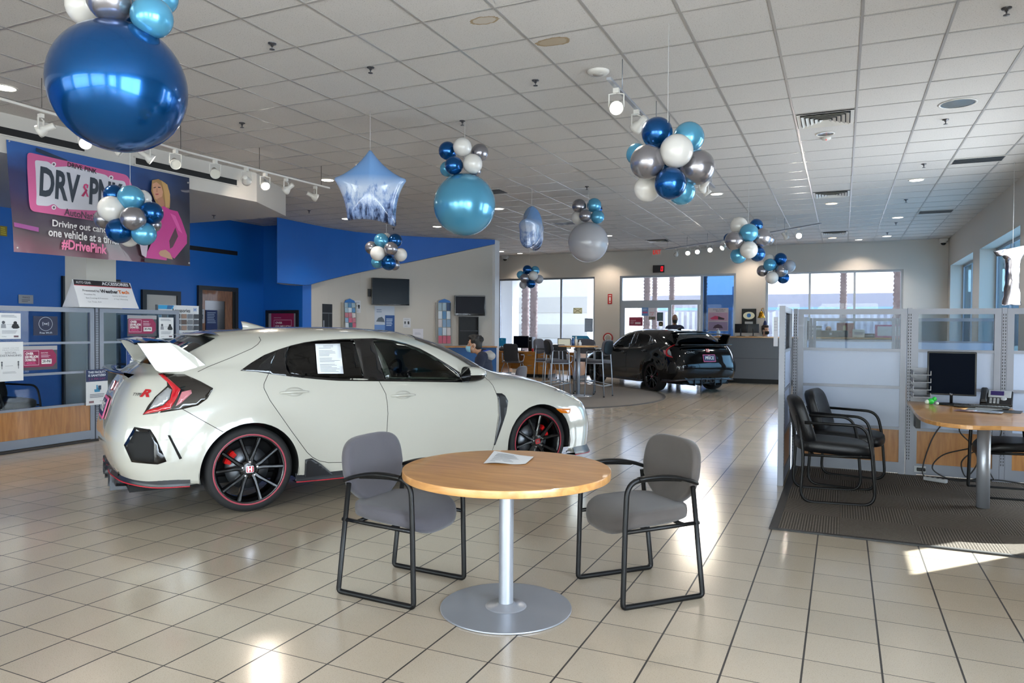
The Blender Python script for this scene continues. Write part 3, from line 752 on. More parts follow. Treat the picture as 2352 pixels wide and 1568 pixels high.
    out.append(('rear_door_gap', gap([(638,804),(618,855),(606,882),(606,891),(620,919),(669,989),(705,1038),(718,1050),(733,1058),(754,1062),(806,1061),(870,1056)]), 'gap', 1, None))
    out.append(('front_door_gap', gap([(869,872),(878,889),(886,904),(890,930),(891,950),(888,1000),(880,1054)]), 'gap', 1, None))
    out.append(('fender_gap', gap([(1112,866),(1124,875),(1132,885),(1143,910),(1145,953),(1135,1022),(1130,1036)]), 'gap', 1, None))
    out.append(('bumper_gap', gap([(419,939),(470,968),(513,992)]), 'gap', 1, None))
    out.append(('hatch_gap', gap(c3([(700,437),(775,400),(950,330),(1105,262),(1150,230),(1172,200),(1160,175)])), 'gap', 1, None))
    def pxp(l, off, step=.03, th=.006): return patch(to_side(l), SFN, off, step, th)
    # tail lamp
    out.append(('tail_lamp', pxp(c3([(425,452),(600,458),(720,510),(815,562),(770,640),(700,690),(590,717),(290,760),(330,690),(385,622),(470,545),(470,512)]), .006, .03), 'lamp_black', 1, None))
    out.append(('red_light_bar', pxp(c3([(292,757),(495,716),(548,625),(572,572),(500,508),(440,458),(405,458),(475,520),(512,572),(492,645),(440,692),(325,728)]), .011, .02), 'lamp_red', 1, 'tail_lamp'))
    out.append(('clear_lens', pxp(c3([(335,722),(392,628),(478,556),(506,574),(486,640),(436,686)]), .009, .02), 'lamp_clear', 1, 'tail_lamp'))
    out.append(('pink_lens', pxp(c3([(535,695),(580,590),(650,574),(655,600),(575,672)]), .010, .02), 'lamp_pink', 1, 'tail_lamp'))
    out.append(('bumper_vent', pxp(c3([(148,985),(226,850),(345,868),(385,930),(466,1108),(400,1130),(205,1112)]), .004, .03, .01), 'gloss_black', 1, None))
    out.append(('vent_mesh', pxp(c3([(175,985),(235,880),(335,890),(372,960),(370,1115),(215,1095)]), .008, .03, .004), 'black', 1, 'bumper_vent'))
    out.append(('bumper_slit', pxp(c3([(474,912),(492,912),(582,1085),(562,1092)]), .004, .02), 'gap', 1, None))
    out.append(('fender_vent', pxp(c4([(1172,597),(1215,598),(1240,615),(1263,655),(1250,745),(1215,850),(1166,985),(1156,985),(1185,850),(1197,760),(1192,650)]), .004, .03), 'black_satin', 1, None))
    out.append(('side_marker', pxp(c4([(1620,713),(1732,713),(1722,748),(1660,745)]), .006, .02), 'amber', 1, None))
    # head lamps
    out.append(('head_lamp', patch([(2.10,.70),(1.93,.77),(1.66,.815),(1.62,.80),(1.80,.745),(2.02,.685)], SFN, .004, .03), 'lamp_clear', 1, None))
    # grille and front bumper openings
    out.append(('grille', patch([(-.55,.60),(.55,.60),(.50,.69),(-.50,.69)], lambda y, z: hit_axis('front', y, z), .004, .04), 'gloss_black', 0, None))
    out.append(('lower_intake', patch([(-.50,.24),(.50,.24),(.56,.46),(-.56,.46)], lambda y, z: hit_axis('front', y, z), .004, .05), 'black', 0, None))
    # aero skirt all round, red pinstripe along its lower edge
    nu_ = SURF.shape[1]
    low = [V(SURF[0, j]) for j in range(nu_)]
    def skirt(j0, j1, z1, out_, name, drop):
        rows = []; red = []
        for j in range(j0, j1+1):
            p = low[j]; a = low[max(0, j-1)]; b = low[min(nu_-1, j+1)]; t = (b-a).normalized(); n = V((-t.y, t.x, 0))*-1
            if n.dot(V((p.x*.3, p.y, 0))) < 0: n = -n
            n.normalize(); z0 = p.z-drop
            rows.append([tuple(p+V((0, 0, z1))+n*.006), tuple(V((p.x, p.y, z0+.03))+n*out_), tuple(V((p.x, p.y, z0+.006))+n*(out_+.012)), tuple(V((p.x, p.y, z0))+n*(out_+.008)), tuple(V((p.x, p.y, z0))-n*.08)])
            red.append(V((p.x, p.y, z0+.004))+n*(out_+.011))
        m = MB().grid(rows); m2 = MB().tube(red, .0045, 6)
        out.append((name, m, 'black_satin', 1, None)); out.append(('red_pinstripe', m2, 'red_stripe', 1, name))
    skirt(0, 4*NU-1, .065, .018, 'rear_valance', .005); skirt(5*NU+7, 9*NU+1, .07, .022, 'side_skirt', -.002); skirt(11*NU+1, 15*NU, .06, .03, 'front_lip', .02)
    out.append(('skirt_flare', patch([(-.935,.19),(-.935,.37),(-.88,.375),(-.80,.32),(-.68,.21),(-.60,.20)], SFN, .012, .03, .01), 'black_satin', 1, None))
    # rear diffuser and triple exhaust
    d = MB()
    d.add([(-2.22,-.62,.36),(-2.22,.62,.36),(-2.23,.48,.22),(-2.23,-.48,.22),(-1.9,-.48,.2),(-1.9,.48,.2)], [(0, 1, 2, 3), (3, 2, 5, 4)])
    for y in (-.36, -.18, .18, .36): d.box(-2.26, -1.95, y-.008, y+.008, .17, .33)
    out.append(('rear_diffuser', d, 'black_satin', 0, None))
    for y, r in ((-.10, .045), (0, .033), (.10, .045)):
        out.append(('exhaust_tip', MB().lathe([(r-.006, .12), (r-.006, 0), (r, 0), (r, .14)], 20, frame((-2.275, y, .27), (0, 0, 1), (1, 0, 0)), cap=False), 'black_satin', 0, 'rear_diffuser'))
    # big rear wing
    prof = [(-2.105,1.300),(-1.885,1.302),(-1.832,1.282),(-1.712,1.200),(-1.617,1.112),(-1.665,1.080),(-1.955,1.080),(-1.985,1.10)]
    for s in (-1, 1):
        n = len(prof); yo = s*.735; yi = s*.69
        m = MB().add([(x, yo if z < 1.2 else s*.715, z) for x, z in prof]+[(x, yi if z < 1.2 else s*.685, z) for x, z in prof], [tuple(range(n)), tuple(range(2*n-1, n-1, -1))]+[(i, (i+1) % n, n+(i+1) % n, n+i) for i in range(n)])
        out.append(('wing_end_plate', m, 'paint', 0, None, True, .006))
    rows = []
    for k in range(25):
        y = -.70+1.4*k/24; arch = .018*(1-(y/.7)**2)
        rows.append([(-2.13-.02*(1-(y/.7)**2), y, 1.300+arch), (-2.02, y, 1.318+arch), (-1.90, y, 1.312+arch), (-1.86, y, 1.296+arch), (-1.92, y, 1.285+arch), (-2.03, y, 1.288+arch), (-2.12, y, 1.288+arch)])
    out.append(('wing_blade', MB().grid(rows, closed=True), 'black_gloss_paint', 0, None, True))
    rows = []
    for k in range(21):
        y = -.69+1.38*k/20; c = 1-(y/.69)**2
        rows.append([(-2.12-.06*c, y, 1.07), (-2.25-.03*c+.06*(1-c), y, 1.085), (-2.25-.03*c+.06*(1-c), y, 1.07), (-2.16, y, 1.045)])
    out.append(('hatch_lip', MB().grid(rows, closed=True), 'black_gloss_paint', 0, None, True))
    # roof fin aerial and vortex strip
    rows = []
    for k in range(9):
        t = k/8; x = -1.20+.22*t; h = .075*(1-t)**.8 if t > .02 else .07; w_ = .022*math.sin(PI*min(1, .25+t*.75))
        rows.append([(x, -w_, 1.39), (x-.01*(1-t), -w_*.5, 1.40+h*.6), (x-.02*(1-t), 0, 1.402+h), (x-.01*(1-t), w_*.5, 1.40+h*.6), (x, w_, 1.39)])
    out.append(('roof_fin', MB().grid(rows, closed=True), 'paint', 0, None, True))
    rows = [[(-1.66-.10*(1-(y/.52)**2), y, 1.352), (-1.60, y, 1.372), (-1.50, y, 1.392-.04*(abs(y)/.52)**2), (-1.60, y, 1.350)] for y in [(-.52+1.04*k/16) for k in range(17)]]
    out.append(('roof_spoiler', MB().grid(rows, closed=True), 'paint', 0, None, True))
    # mirrors
    for s in (-1, 1):
        M = T(.60, s*.955, 1.005) @ rotm(0, 0, s*.12)
        for nm_, mk_, t0 in (('door_mirror', 'paint', 0), ('mirror_lower', 'gloss_black', 8)):
            b = MB(); rows = []
            for k in range(13):
                a = k/12; x = -.085+.20*a; r = math.sqrt(max(0, 1-max(0, (a-.15)/.85)**2)); rows.append([(x, .118*r*math.copysign(abs(math.cos(t*PI/8))**.7, math.cos(t*PI/8)), .072*r*math.sin(t*PI/8)) for t in range(t0, t0+9)])
            b.grid(rows, M); out.append((nm_, b, mk_, 0, None if t0 == 0 else 'door_mirror'))
        out.append(('mirror_foot', MB().tube([(.62, s*.76, .945), (.61, s*.83, .952), (.60, s*.90, .965)], [.045, .035, .03], 8, flat=.6), 'gloss_black', 0, 'door_mirror'))
        out.append(('mirror_glass', MB().prism(superell_(.117, .071), 0, .004, M @ T(-.080, 0, 0) @ rotm(0, -PI/2, 0) @ rotm(0, 0, PI/2)), 'gloss_black', 0, 'door_mirror'))
    # handles
    for (u, v_) in ((676, 901), (926, 908)):
        p, n = hit_px(u, v_); c = []
        for k in range(9):
            x = p.x-.115+.23*k/8; q, nn = hit_axis('side', x, p.z, -1); c.append(q+nn*(.022*math.sin(PI*min(1, max(0, (k+.6)/9.2)))))
        out.append(('door_handle', MB().tube(c, [.008, .013, .015, .015, .015, .015, .015, .013, .008], 8, flat=.75), 'paint', 1, None))
        q, nn = hit_axis('side', p.x-.01, p.z+.008, -1)
        cup = patch([(p.x+.075*math.cos(a*PI/9), p.z+.005+.036*math.sin(a*PI/9)) for a in range(18)], SFN, .0012, .03, .002)
        out.append(('handle_cup', cup, 'paint_shadow', 1, 'door_handle'))  # cup has the same plain body paint
    # badges, plate
    def rear_panel(y, z, tilt=0):
        p, n = hit_axis('rear', y, z); return panelm(p+n*.004, (0, -1, 0), n)
    Mb = rear_panel(0, .945)
    hb = MB(); hb.prism(rrect(-.05, .05, -.042, .042, .02), 0, .006, Mb)
    out.append(('badge', hb, 'red_badge', 0, None))
    h2 = MB()
    for s in (-1, 1): h2.prism([(s*.036, .034), (s*.022, .034), (s*.016, -.034), (s*.029, -.034)], .006, .010, Mb)
    h2.prism([(-.024, .006), (.024, .006), (.022, -.006), (-.022, -.006)], .006, .010, Mb)
    h2.prism(rrect(-.052, .052, -.044, .044, .02)+rrect(-.047, .047, -.039, .039, .018)[::-1], .006, .007, Mb) if 0 else None
    out.append(('badge_letter', h2, 'chrome', 0, 'badge'))
    Mp = rear_panel(0, .775) 
    pl = MB().prism(rrect(-.165, .165, -.085, .085, .012), .004, .014, Mp); out.append(('licence_plate', pl, 'pink', 0, None))
    out.append(('plate_face', MB().prism(rrect(-.15, .15, -.066, .066, .008), .014, .017, Mp), 'navy', 0, 'licence_plate'))
    out.append(('plate_lettering', MB().text('PRICE', .07, 0, 0, .0185, Mp, .02, .15, w=.24).text('AUTO', .018, 0, .052, .0185, Mp, .01), 'white_print', 0, 'licence_plate'))
    return out, rear_panel
PARTS, rear_panel = car_parts()
def wheel_parts():
    """wheel with its axis along +y (outer face at y=0), centre at origin"""
    o = []
    t = MB().lathe([(.262, -.235), (.300, -.238), (.322, -.225), (.3275, -.205), (.3275, -.035), (.322, -.014), (.300, -.002), (.268, -.004), (.258, -.012)], 56, rotm(-PI/2, 0, 0) , cap=False)
    o.append(('tire', t, 'rubber', None))
    rim = MB().lathe([(.262, -.235), (.245, -.225), (.236, -.19), (.234, -.05), (.250, -.022), (.2605, -.004), (.2605, -.012)], 56, rotm(-PI/2, 0, 0), cap=False)
    for k in range(10):
        pair = k//2; sgn = 1 if k % 2 else -1; a0 = pair*2*PI/5+PI/2; a1 = a0+sgn*.30
        def P(r, a, y): return (r*math.cos(a), y, r*math.sin(a))
        A = a0+sgn*.16
        vs = []
        for (r, a, w_, y) in ((.050, A, .020, -.030), (.10, a0+sgn*.20, .017, -.026), (.17, a0+sgn*.27, .014, -.022), (.249, a1, .016, -.014)):
            c, s = math.cos(a), math.sin(a)
            for (dw, dy) in ((-1, 0), (-.45, .012), (.45, .012), (1, 0), (1, -.03), (-1, -.03)): vs.append((r*c-dw*w_*s, y+dy, r*s+dw*w_*c))
        fs = [(i*6+j, i*6+(j+1) % 6, i*6+6+(j+1) % 6, i*6+6+j) for i in range(3) for j in range(6)]
        rim.add(vs, fs)
    rim.lathe([(.0, -.016), (.05, -.018), (.072, -.028), (.078, -.05)], 30, rotm(-PI/2, 0, 0))
    o.append(('rim', rim, 'rim_black', None))
    o.append(('red_rim_line', MB().lathe([(.262, -.003), (.268, -.001), (.274, -.0022)], 56, rotm(-PI/2, 0, 0), cap=False), 'red_line', None))
    o.append(('brake_disc', MB().lathe([(.06, -.11), (.165, -.11), (.165, -.135), (.06, -.135)], 40, rotm(-PI/2, 0, 0)), 'disc', None))
    cal = MB(); rows = []
    for k in range(9):
        a = math.radians(128+k*36/8); rows.append([(r*math.cos(a), y, r*math.sin(a)) for r, y in ((.136, -.075), (.168, -.07), (.182, -.085), (.182, -.15), (.136, -.15))])
    cal.grid(rows, closed=True, smooth=False); cal.f += [tuple(range(5)), tuple(range(40, 45))]; cal.sm += [False, False]
    o.append(('brake_caliper', cal, 'caliper_red', None))
    for k in range(5):
        nuts = MB(); a = k*2*PI/5+PI/2; nuts.lathe([(.011, 0), (.011, .014), (.008, .02), (0, .021)], 6, frame((.057*math.cos(a), -.024, .057*math.sin(a)), (1, 0, 0), (0, 1, 0)), smooth=False)
        o.append(('lug_nut', nuts, 'chrome', None))
    M = frame((0, -.017, 0), (-1, 0, 0), (0, 1, 0))
    hc = MB().prism(rrect(-.027, .027, -.024, .024, .01), 0, .005, M)
    o.append(('hub_cap', hc, 'red_badge', None))
    h = MB().text('H', .034, 0, 0, .0055, M, .05).prism(rrect(-.029, .029, -.026, .026, .01), -.001, .0035, M)
    o.append(('hub_letter', h, 'chrome', None))
    return o
WHEEL = wheel_parts()
def interior():
    o = []
    for s in (-1, 1):
        b = MB(); b.rbox(-.28, .22, s*.36-.25, s*.36+.25, .42, .56, .05)
        b.rbox(-.09, .09, -.24, .24, 0, .60, .06, T(-.28, s*.36, .52) @ rotm(0, -.3, 0)); b.rbox(-.05, .05, -.13, .13, .58, .78, .05, T(-.30, s*.36, .52) @ rotm(0, -.28, 0))
        o.append(('front_seat', b, 'seat'))
    b = MB().rbox(-1.2, -.75, -.6, .6, .42, .56, .06).rbox(-.08, .08, -.62, .62, 0, .55, .06, T(-1.2, 0, .52) @ rotm(0, -.35, 0)); o.append(('rear_bench', b, 'seat'))
    o.append(('dashboard', MB().rbox(.45, 1.05, -.72, .72, .62, .93, .08), 'dash'))
    st = MB(); M = T(.36, .37, .92) @ rotm(0, -1.15, 0)
    st.tube([(.18*math.cos(a*PI/14), .18*math.sin(a*PI/14), 0) for a in range(28)], .016, 8, True, M); st.cyl((0, 0), .06, -.03, .01, 20, M)
    for a in (0, PI/2, PI): st.tube([(0, 0, -.01), (.17*math.cos(a+PI/2), .17*math.sin(a+PI/2), 0)], .014, 6, M=M)
    o.append(('steering_wheel', st, 'dash'))
    return o
INTERIOR = interior()
_cm = {}
def car(name, label, paintcol, loc, rz, black=False):
    root = thing(name, label, 'car', loc, rz)
    sfx = 'b' if black else 'w'
    K = dict(paint=mat('paint_'+sfx, paintcol, .22 if not black else .08, coat=1.0 if not black else .5, spec=.5 if not black else .25), black=mat('car_black', '050506', .8), gloss_black=mat('car_gloss_black', '070709', .12, coat=.5),
        black_gloss_paint=mat('car_wing_black', '0a0a10', .1, coat=1), glass_dark=glass('privacy_glass', '1e2222', .9), glass_clear=glass('side_glass', '8f9c98', .72), glass_black=mat('screen_glass', '0b0f14', .04, coat=1),
        gap=mat('panel_gap', '0b0b0b', .9), lamp_black=mat('lamp_black', '17130f', .1, coat=1), lamp_red=mat('lamp_red', 'b3141f', .1, coat=1), lamp_clear=mat('lamp_clear', 'b8bcc0', .08, metal=.6, coat=1), lamp_pink=mat('lamp_pink', 'b87078', .12, coat=1),
        black_satin=mat('black_satin', '1b1d22', .35), amber=mat('amber', 'd9730a', .2, coat=.6), red_stripe=mat('red_stripe_'+sfx, '3a0a10' if black else 'a81828', .4), chrome=mat('chrome', 'd0d2d6', .12, metal=1), red_badge=mat('badge_red', 'a8101c', .2, coat=1),
        pink=mat('plate_pink', 'c4507c', .4), navy=mat('plate_navy', '1c1c4a', .4), white_print=mat('white_print', 'e6e4e0', .5), paint_shadow=mat('paint_'+sfx, paintcol), rubber=mat('tire_rubber', '101012', .75, bump=.05), rim_black=mat('rim_black', '070708', .25, coat=.3),
        red_line=mat('rim_red_line_'+sfx, '2a0a10' if black else '8a2233', .35), disc=mat('brake_disc', '6a6d72', .4, metal=.9), caliper_red=mat('caliper_red', 'd11a1a', .3, coat=.5), seat=mat('seat_fabric', '3a1c20', .9), dash=mat('dash_black', '16181a', .6))
    made = {}
    for p in PARTS:
        n, m, k, mir, par = p[:5]; rc = len(p) > 5; bv = p[6] if len(p) > 6 else 0
        for s in ((0, 1) if mir else (0,)):
            mm = mirrored(m) if s else m
            key = (n, s, sfx if k.startswith(('paint', 'red_stripe')) else '', id(m))
            pr_ = made.get((par, s)) or made.get((par, 0)) if par else root
            if key in _cm:
                o = bpy.data.objects.new(n, _cm[key]); COL.objects.link(o); o.parent = pr_
            else:
                o = mm.build(n, K[k], pr_, recalc=rc, weld=rc, bevel=bv); _cm[key] = o.data
            made[(n, s)] = o
    for n, m, k in INTERIOR:
        key = (n, id(m))
        if key in _cm: o = bpy.data.objects.new(n, _cm[key]); COL.objects.link(o); o.parent = root
        else: o = m.build(n, K[k], root); _cm[key] = o.data
    for wx in (-1.35, 1.35):
        for s in (-1, 1):
            w = None; grp = []
            for n, m, k, _ in WHEEL:
                key = ('W', n, sfx if k == 'red_line' else '', id(m)); nm = 'wheel' if n == 'rim' else n
                if key in _cm: o = bpy.data.objects.new(nm, _cm[key]); COL.objects.link(o)
                else: o = m.build(nm, K[k]); _cm[key] = o.data
                if n == 'rim': w = o
                grp.append(o)
            spin = 0.0 if wx < 0 else .16
            w.parent = root; w.location = (wx, s*.905, .328); w.rotation_euler = (0, spin, 0 if s > 0 else PI)
            for o in grp:
                if o is not w:
                    o.parent = w
                    if o.name.startswith('brake_caliper'): o.rotation_euler = (0, -spin, 0); o.scale = (-1 if wx*s > 0 else 1, 1, 1)
    return root
WHITE = car('white_hatchback', 'white sporty hatchback with big rear wing parked behind the round table', 'b5b3a9', CAR0, math.atan2(CD.y, CD.x))
BD = V((-.73, .684, 0)).normalized()
BLACKC = car('black_hatchback', 'glossy black hatchback with rear wing parked by the reception counter', '020203', (-4.342, 18.019, 0), math.atan2(BD.y, BD.x), True)
# model lettering, different on each tailgate
_p, _n = hit_px(333, 905); _r = V((-_n.y, _n.x, 0)).normalized(); Mr = panelm(_p+_n*.004, _r if _r.y < 0 else -_r, _n)
MB().text('TYPE', .022, -.06, -.004, .0, Mr, .015, .3).build('model_lettering', mat('letter_dark', '1b1b1e', .3), WHITE)
MB().text('R', .058, .0, .004, .0, Mr, .05, .3, sx=1.4).build('model_initial', mat('badge_red', 'a8101c'), WHITE)
Ml = rear_panel(.46, .90)
MB().text('CIVIC', .042, 0, 0, .016, Ml, .01, w=.22).build('model_lettering', mat('chrome', 'd0d2d6'), BLACKC)
# price sheets taped inside the near side windows
poly = to_side([(723, 791), (780, 790), (788, 859), (729, 860)])
sh = patch(poly, SFN, .013, .05, .001); sh = sh.build('window_sheet', mat('paper', 'd5d8dc', .7)); 
sh.location = CAR0; sh.rotation_euler = (0, 0, math.atan2(CD.y, CD.x))
tag(sh, 'printed white sheet taped to the white car rear door window', 'paper')
lines = MB(); rnd = random.Random(3)
def quadpt(s, t): a, b, c, d = [V((p[0], p[1])) for p in poly]; q = (a*(1-s)+b*s)*(1-t)+(d*(1-s)+c*s)*t; return q
for k in range(22):
    t0 = .06+k*.041; a, b = (.3, .7) if k < 2 else (.12, .5+.42*rnd.random())
    if k in (3, 9, 14): continue
    pts = []
    for s, t in ((a, t0), (b, t0), (b, t0+.012), (a, t0+.012)):
        q = quadpt(s, t); p, n = SFN(q.x, q.y); pts.append(p+n*.0142)
    lines.add(pts, [(0, 1, 2, 3)])
lines.build('print', mat('print_grey', '6d7077', .7), sh)
# ================================================================ furniture
M_blackm = mat('frame_black', '09090a', .42, spec=.3); M_silver = mat('silver_metal', 'a4a8b0', .38, metal=.55)
M_gfab = mat('fabric_grey', '4d4a50', .95, noise=.12, nscale=6, bump=.25, bscale=500, sheen=.2); M_gfab2 = mat('fabric_grey_brown', '4c4643', .95, noise=.25, nscale=5, bump=.25, bscale=500, sheen=.2)
M_leather = mat('leather_black', '0b0c0f', .42, spec=.35, bump=.12, bscale=120)
M_top = wood('table_wood', 'd09c60', 'b27e46', (1.2, 9, 9), .28, .35, 2.2); M_oak = wood('panel_wood', 'a9743c', '8f5d2c', (9, 9, 1.0), .45, .1, 3.0); M_desk = wood('desk_wood', 'bd8038', 'a66c2a', (1, 4, 6), .4, .2, 2.5)
def superell(a, b, n=28, p=3.0, taper=0.0):
    o = []
    for k in range(n):
        t = 2*PI*k/n; c, s = math.cos(t), math.sin(t)
        x = a*math.copysign(abs(c)**(2/p), c); y = b*math.copysign(abs(s)**(2/p), s); o.append((x, y*(1+taper*x/a)))
    return o
def cushion(outline, th, fn, M=None, dome=.012):
    """padded slab: outline in (x, y), fn(x, y) its curved height"""
    mb = MB(); lay = [(.90, -th/2), (.985, -th*.36), (1.0, 0), (.985, th*.36), (.93, th*.5)]
    rows = [[(x*s, y*s, z+fn(x*s, y*s)) for x, y in outline] for s, z in lay]
    for s in (.75, .5, .25): rows.append([(x*s, y*s, th*.5+dome*(1-s*s)+fn(x*s, y*s)) for x, y in outline])
    rows.insert(0, [(x*.45, y*.45, -th/2+fn(x*.45, y*.45)) for x, y in outline])
    mb.grid(rows, M, closed=True); n = len(outline); k = len(mb.v)-n*len(rows)
    mb.f.append(tuple(k+j for j in range(n))[::-1]); mb.sm.append(True)
    mb.f.append(tuple(k+(len(rows)-1)*n+j for j in range(n))); mb.sm.append(True)
    return mb
def guest_chair(name, label, loc, rz, fab):
    """padded guest chair on a black sled frame, facing local +x"""
    t = thing(name, label, 'chair', loc, rz)
    for s in (-1, 1):
        y = s*.245
        p = fillet([(-.175, y, .60), (-.245, y, .0125), (.245, y, .0125), (.235, y, .40)], .022, 4)+fillet([(.235, y, .42), (.225, y, .655), (.05, y, .66), (-.10, y, .645)], .085, 7)
        p2 = [q for q in p]
        MB().tube(p2, .0125, 10, flat=1.15).build('sled_frame', M_blackm, t)
        a = MB(); rows = []
        for k in range(11):
            u = k/10; x = .16-.36*u; z = .660+.014*math.sin(PI*u)-.045*u*u; w_ = .018+.010*math.sin(PI*min(1, u*1.1)); rows.append([(x, y+w_*c, z+.011*sn) for c, sn in ((1, 0), (.7, .8), (0, 1.1), (-.7, .8), (-1, 0), (-.7, -.8), (0, -1), (.7, -.8))])
        a.grid(rows, closed=True); a.f += [tuple(range(8)), tuple(range(80, 88))]; a.sm += [False]*2
        a.build('armrest', M_blackm, t, recalc=True)
    f = MB()
    for s in (-1, 1): f.tube([(-.215, s*.245, .405), (-.1, s*.245, .402), (.23, s*.245, .395)], .011, 8)
    f.tube([(.10, -.245, .398), (.10, .245, .398)], .011, 8); f.tube([(-.12, -.245, .402), (-.12, .245, .402)], .011, 8)
    for s in (-1, 1): f.tube([(-.19, s*.06, .40), (-.235, s*.06, .50), (-.225, s*.06, .62)], .012, 8)
    for s in (-1, 1): f.tube([(-.18, s*.245, .585), (-.215, s*.15, .585), (-.235, s*.06, .585)], .011, 8)
    f.build('seat_frame', M_blackm, t)
    cushion(superell(.245, .245, 36, 3.2, .06), .075, lambda x, y: -.9*max(0, x-.10)**2*3+.10*y*y-.04*x, T(.015, 0, .442), .008).build('seat', fab, t)
    o = []
    for k in range(40):
        a = 2*PI*k/40; c, s = math.cos(a), math.sin(a); yy = .245*math.copysign(abs(c)**.55, c); zz = .185*math.copysign(abs(s)**.6, s)
        o.append((yy*(1 if zz > 0 else 1-.55*(zz/.185)**2), zz))
    M = Matrix(((0, -.16, 1, -.205), (1, 0, 0, 0), (0, 1, .16, .645), (0, 0, 0, 1)))
    cushion(o, .055, lambda y, z: .45*y*y+.25*z*z-.02, M, .006).build('backrest', fab, t)
    return t
guest_chair('guest_chair', 'grey fabric guest chair left of the round table, black sled frame', (-2.185, 3.366, 0), math.radians(-3), M_gfab)
guest_chair('guest_chair', 'worn brownish grey guest chair right of the round table', (-1.0045, 3.901, 0), math.atan2(-.356, -.334), M_gfab2)
# ---- round table
TB = onz(1162, 1395); t = thing('round_table', 'round wooden table on a silver pedestal in the middle of the showroom', 'table', TB)
MB().prism(circ(0, 0, .5275, 128), .681, .7175, smooth=True).build('tabletop', M_top, t, bevel=.0035)
MB().lathe([(.037, .026), (.037, .67)], 40, cap=False).lathe([(.037, .67), (.11, .672), (.11, .681)], 40, cap=False).build('pedestal', M_silver, t)
MB().prism(circ(0, 0, .335, 128), .001, .010, smooth=True).build('base_disc', M_silver, t, bevel=.003)
MB().lathe([(.105, .0101), (.098, .016), (.05, .019), (.045, .028), (.036, .030)], 60, cap=False).build('collar', M_silver, t)
# papers on it
pa = MB(); P = [onz(u, v, .7195) for u, v in ((1135, 1038), (1226, 1050), (1207, 1066), (1110, 1064))]
c = sum(P, V((0, 0, 0)))/4
rows = []
for i in range(9):
    r = []
    for j in range(9):
        s, q = i/8, j/8; p = (P[0]*(1-s)+P[1]*s)*(1-q)+(P[3]*(1-s)+P[2]*s)*q; r.append((p.x, p.y, .7195+.012*max(0, (1-s)*(1-q)-.35)+.004*math.sin(s*6)*q+.004*s))
    rows.append(r)
pa.grid(rows); M_paper = mat('paper', 'd5d8dc', .7)
o = tag(pa.build('paper_sheet', M_paper), 'crumpled white paper sheet lying on the round table', 'paper')
ln = MB()
for k in range(7):
    q = .15+.11*k; pts = []
    for s, qq in ((.12, q), (.55+.06*(k % 4), q), (.55+.06*(k % 4), q+.025), (.12, q+.025)):
        p = (P[0]*(1-s)+P[1]*s)*(1-qq)+(P[3]*(1-s)+P[2]*s)*qq; pts.append((p.x, p.y, .7215+.012*max(0, (1-s)*(1-qq)-.35)+.004*math.sin(s*6)*qq+.004*s))
    ln.add(pts, [(0, 1, 2, 3)])
ln.build('print', mat('print_grey', '6d7077', .7), o)
# ---- black leather sled chairs
def leather_chair(label, loc, rz):
    t = thing('leather_chair', label, 'chair', loc, rz); t['group'] = 'black leather chairs in the right cubicle'
    for s in (-1, 1):
        y = s*.29
        p = fillet([(-.33, y*.86, .72), (-.275, y, .42), (-.30, y, .014), (.27, y, .014), (.235, y, .46), (.19, y, .655), (-.27, y, .665)], .11, 7)
        MB().tube(p, .0125, 10).build('sled_frame', M_blackm, t)
    f = MB(); 
    for x in (-.20, .16): f.tube([(x, -.29, .40), (x, .29, .40)], .011, 8)
    for s in (-1, 1): f.tube([(-.275, s*.29, .40), (.235, s*.29, .40)], .011, 8)
    f.build('seat_frame', M_blackm, t)
    cushion(superell(.30, .265, 36, 4), .095, lambda x, y: -.06*x-.5*max(0, x-.17)**2+.1*y*y, T(-.01, 0, .445), .015).build('seat', M_leather, t)
    M = Matrix(((0, -.32, 1, -.285), (1, 0, 0, 0), (0, 1, .32, .645), (0, 0, 0, 1)))
    cushion(superell(.255, .215, 36, 3.6), .085, lambda y, z: .5*y*y+.2*z*z, M, .012).build('backrest', M_leather, t)
    return t
leather_chair('nearest black leather chair by the right partition, arms in front', (-.05, 6.74, 0), math.radians(9))
leather_chair('black leather chair in the partition corner, behind the nearer one', (.07, 7.43, 0), math.radians(-10))
guest_chair('guest_chair', 'black padded chair behind the desk pedestal, half under the desk top', (1.33, 7.50, 0), math.radians(186), M_leather)
# ---- desk in the right cubicle
pts = [onz(u, v, .735) for u, v in ((2090, 928), (2110, 954), (2142, 966), (2180, 972), (2235, 977), (2300, 978), (2345, 977))]
pts[0].y = min(pts[0].y, 8.06)
t = thing('desk', 'wooden desk with rounded end on a silver leg in the right cubicle', 'desk', (1.044, 6.844, 0))
far_ = catmull([(pts[5].x, pts[5].y, 0), (1.45, 6.33, 0), (1.80, 6.50, 0), (1.98, 6.78, 0), (1.85, 7.05, 0), (1.58, 7.15, 0), (1.42, 7.36, 0), (1.385, 7.6, 0), (1.41, 8.06, 0)], 4)
poly = [(p.x-1.044, min(p.y, 8.06)-6.844) for p in catmull(pts[:6], 4)[:-1]]+[(p.x-1.044, p.y-6.844) for p in far_]+[(pts[0].x-1.044, 8.06-6.844)]
MB().prism(poly, .703, .735).build('desktop', M_top, t, bevel=.004)
MB().lathe([(.047, .012), (.047, .703)], 32).build('leg', M_silver, t)
MB().box(-.40, -.36, .98, 1.19, .50, .703).build('bracket', M_blackm, t)
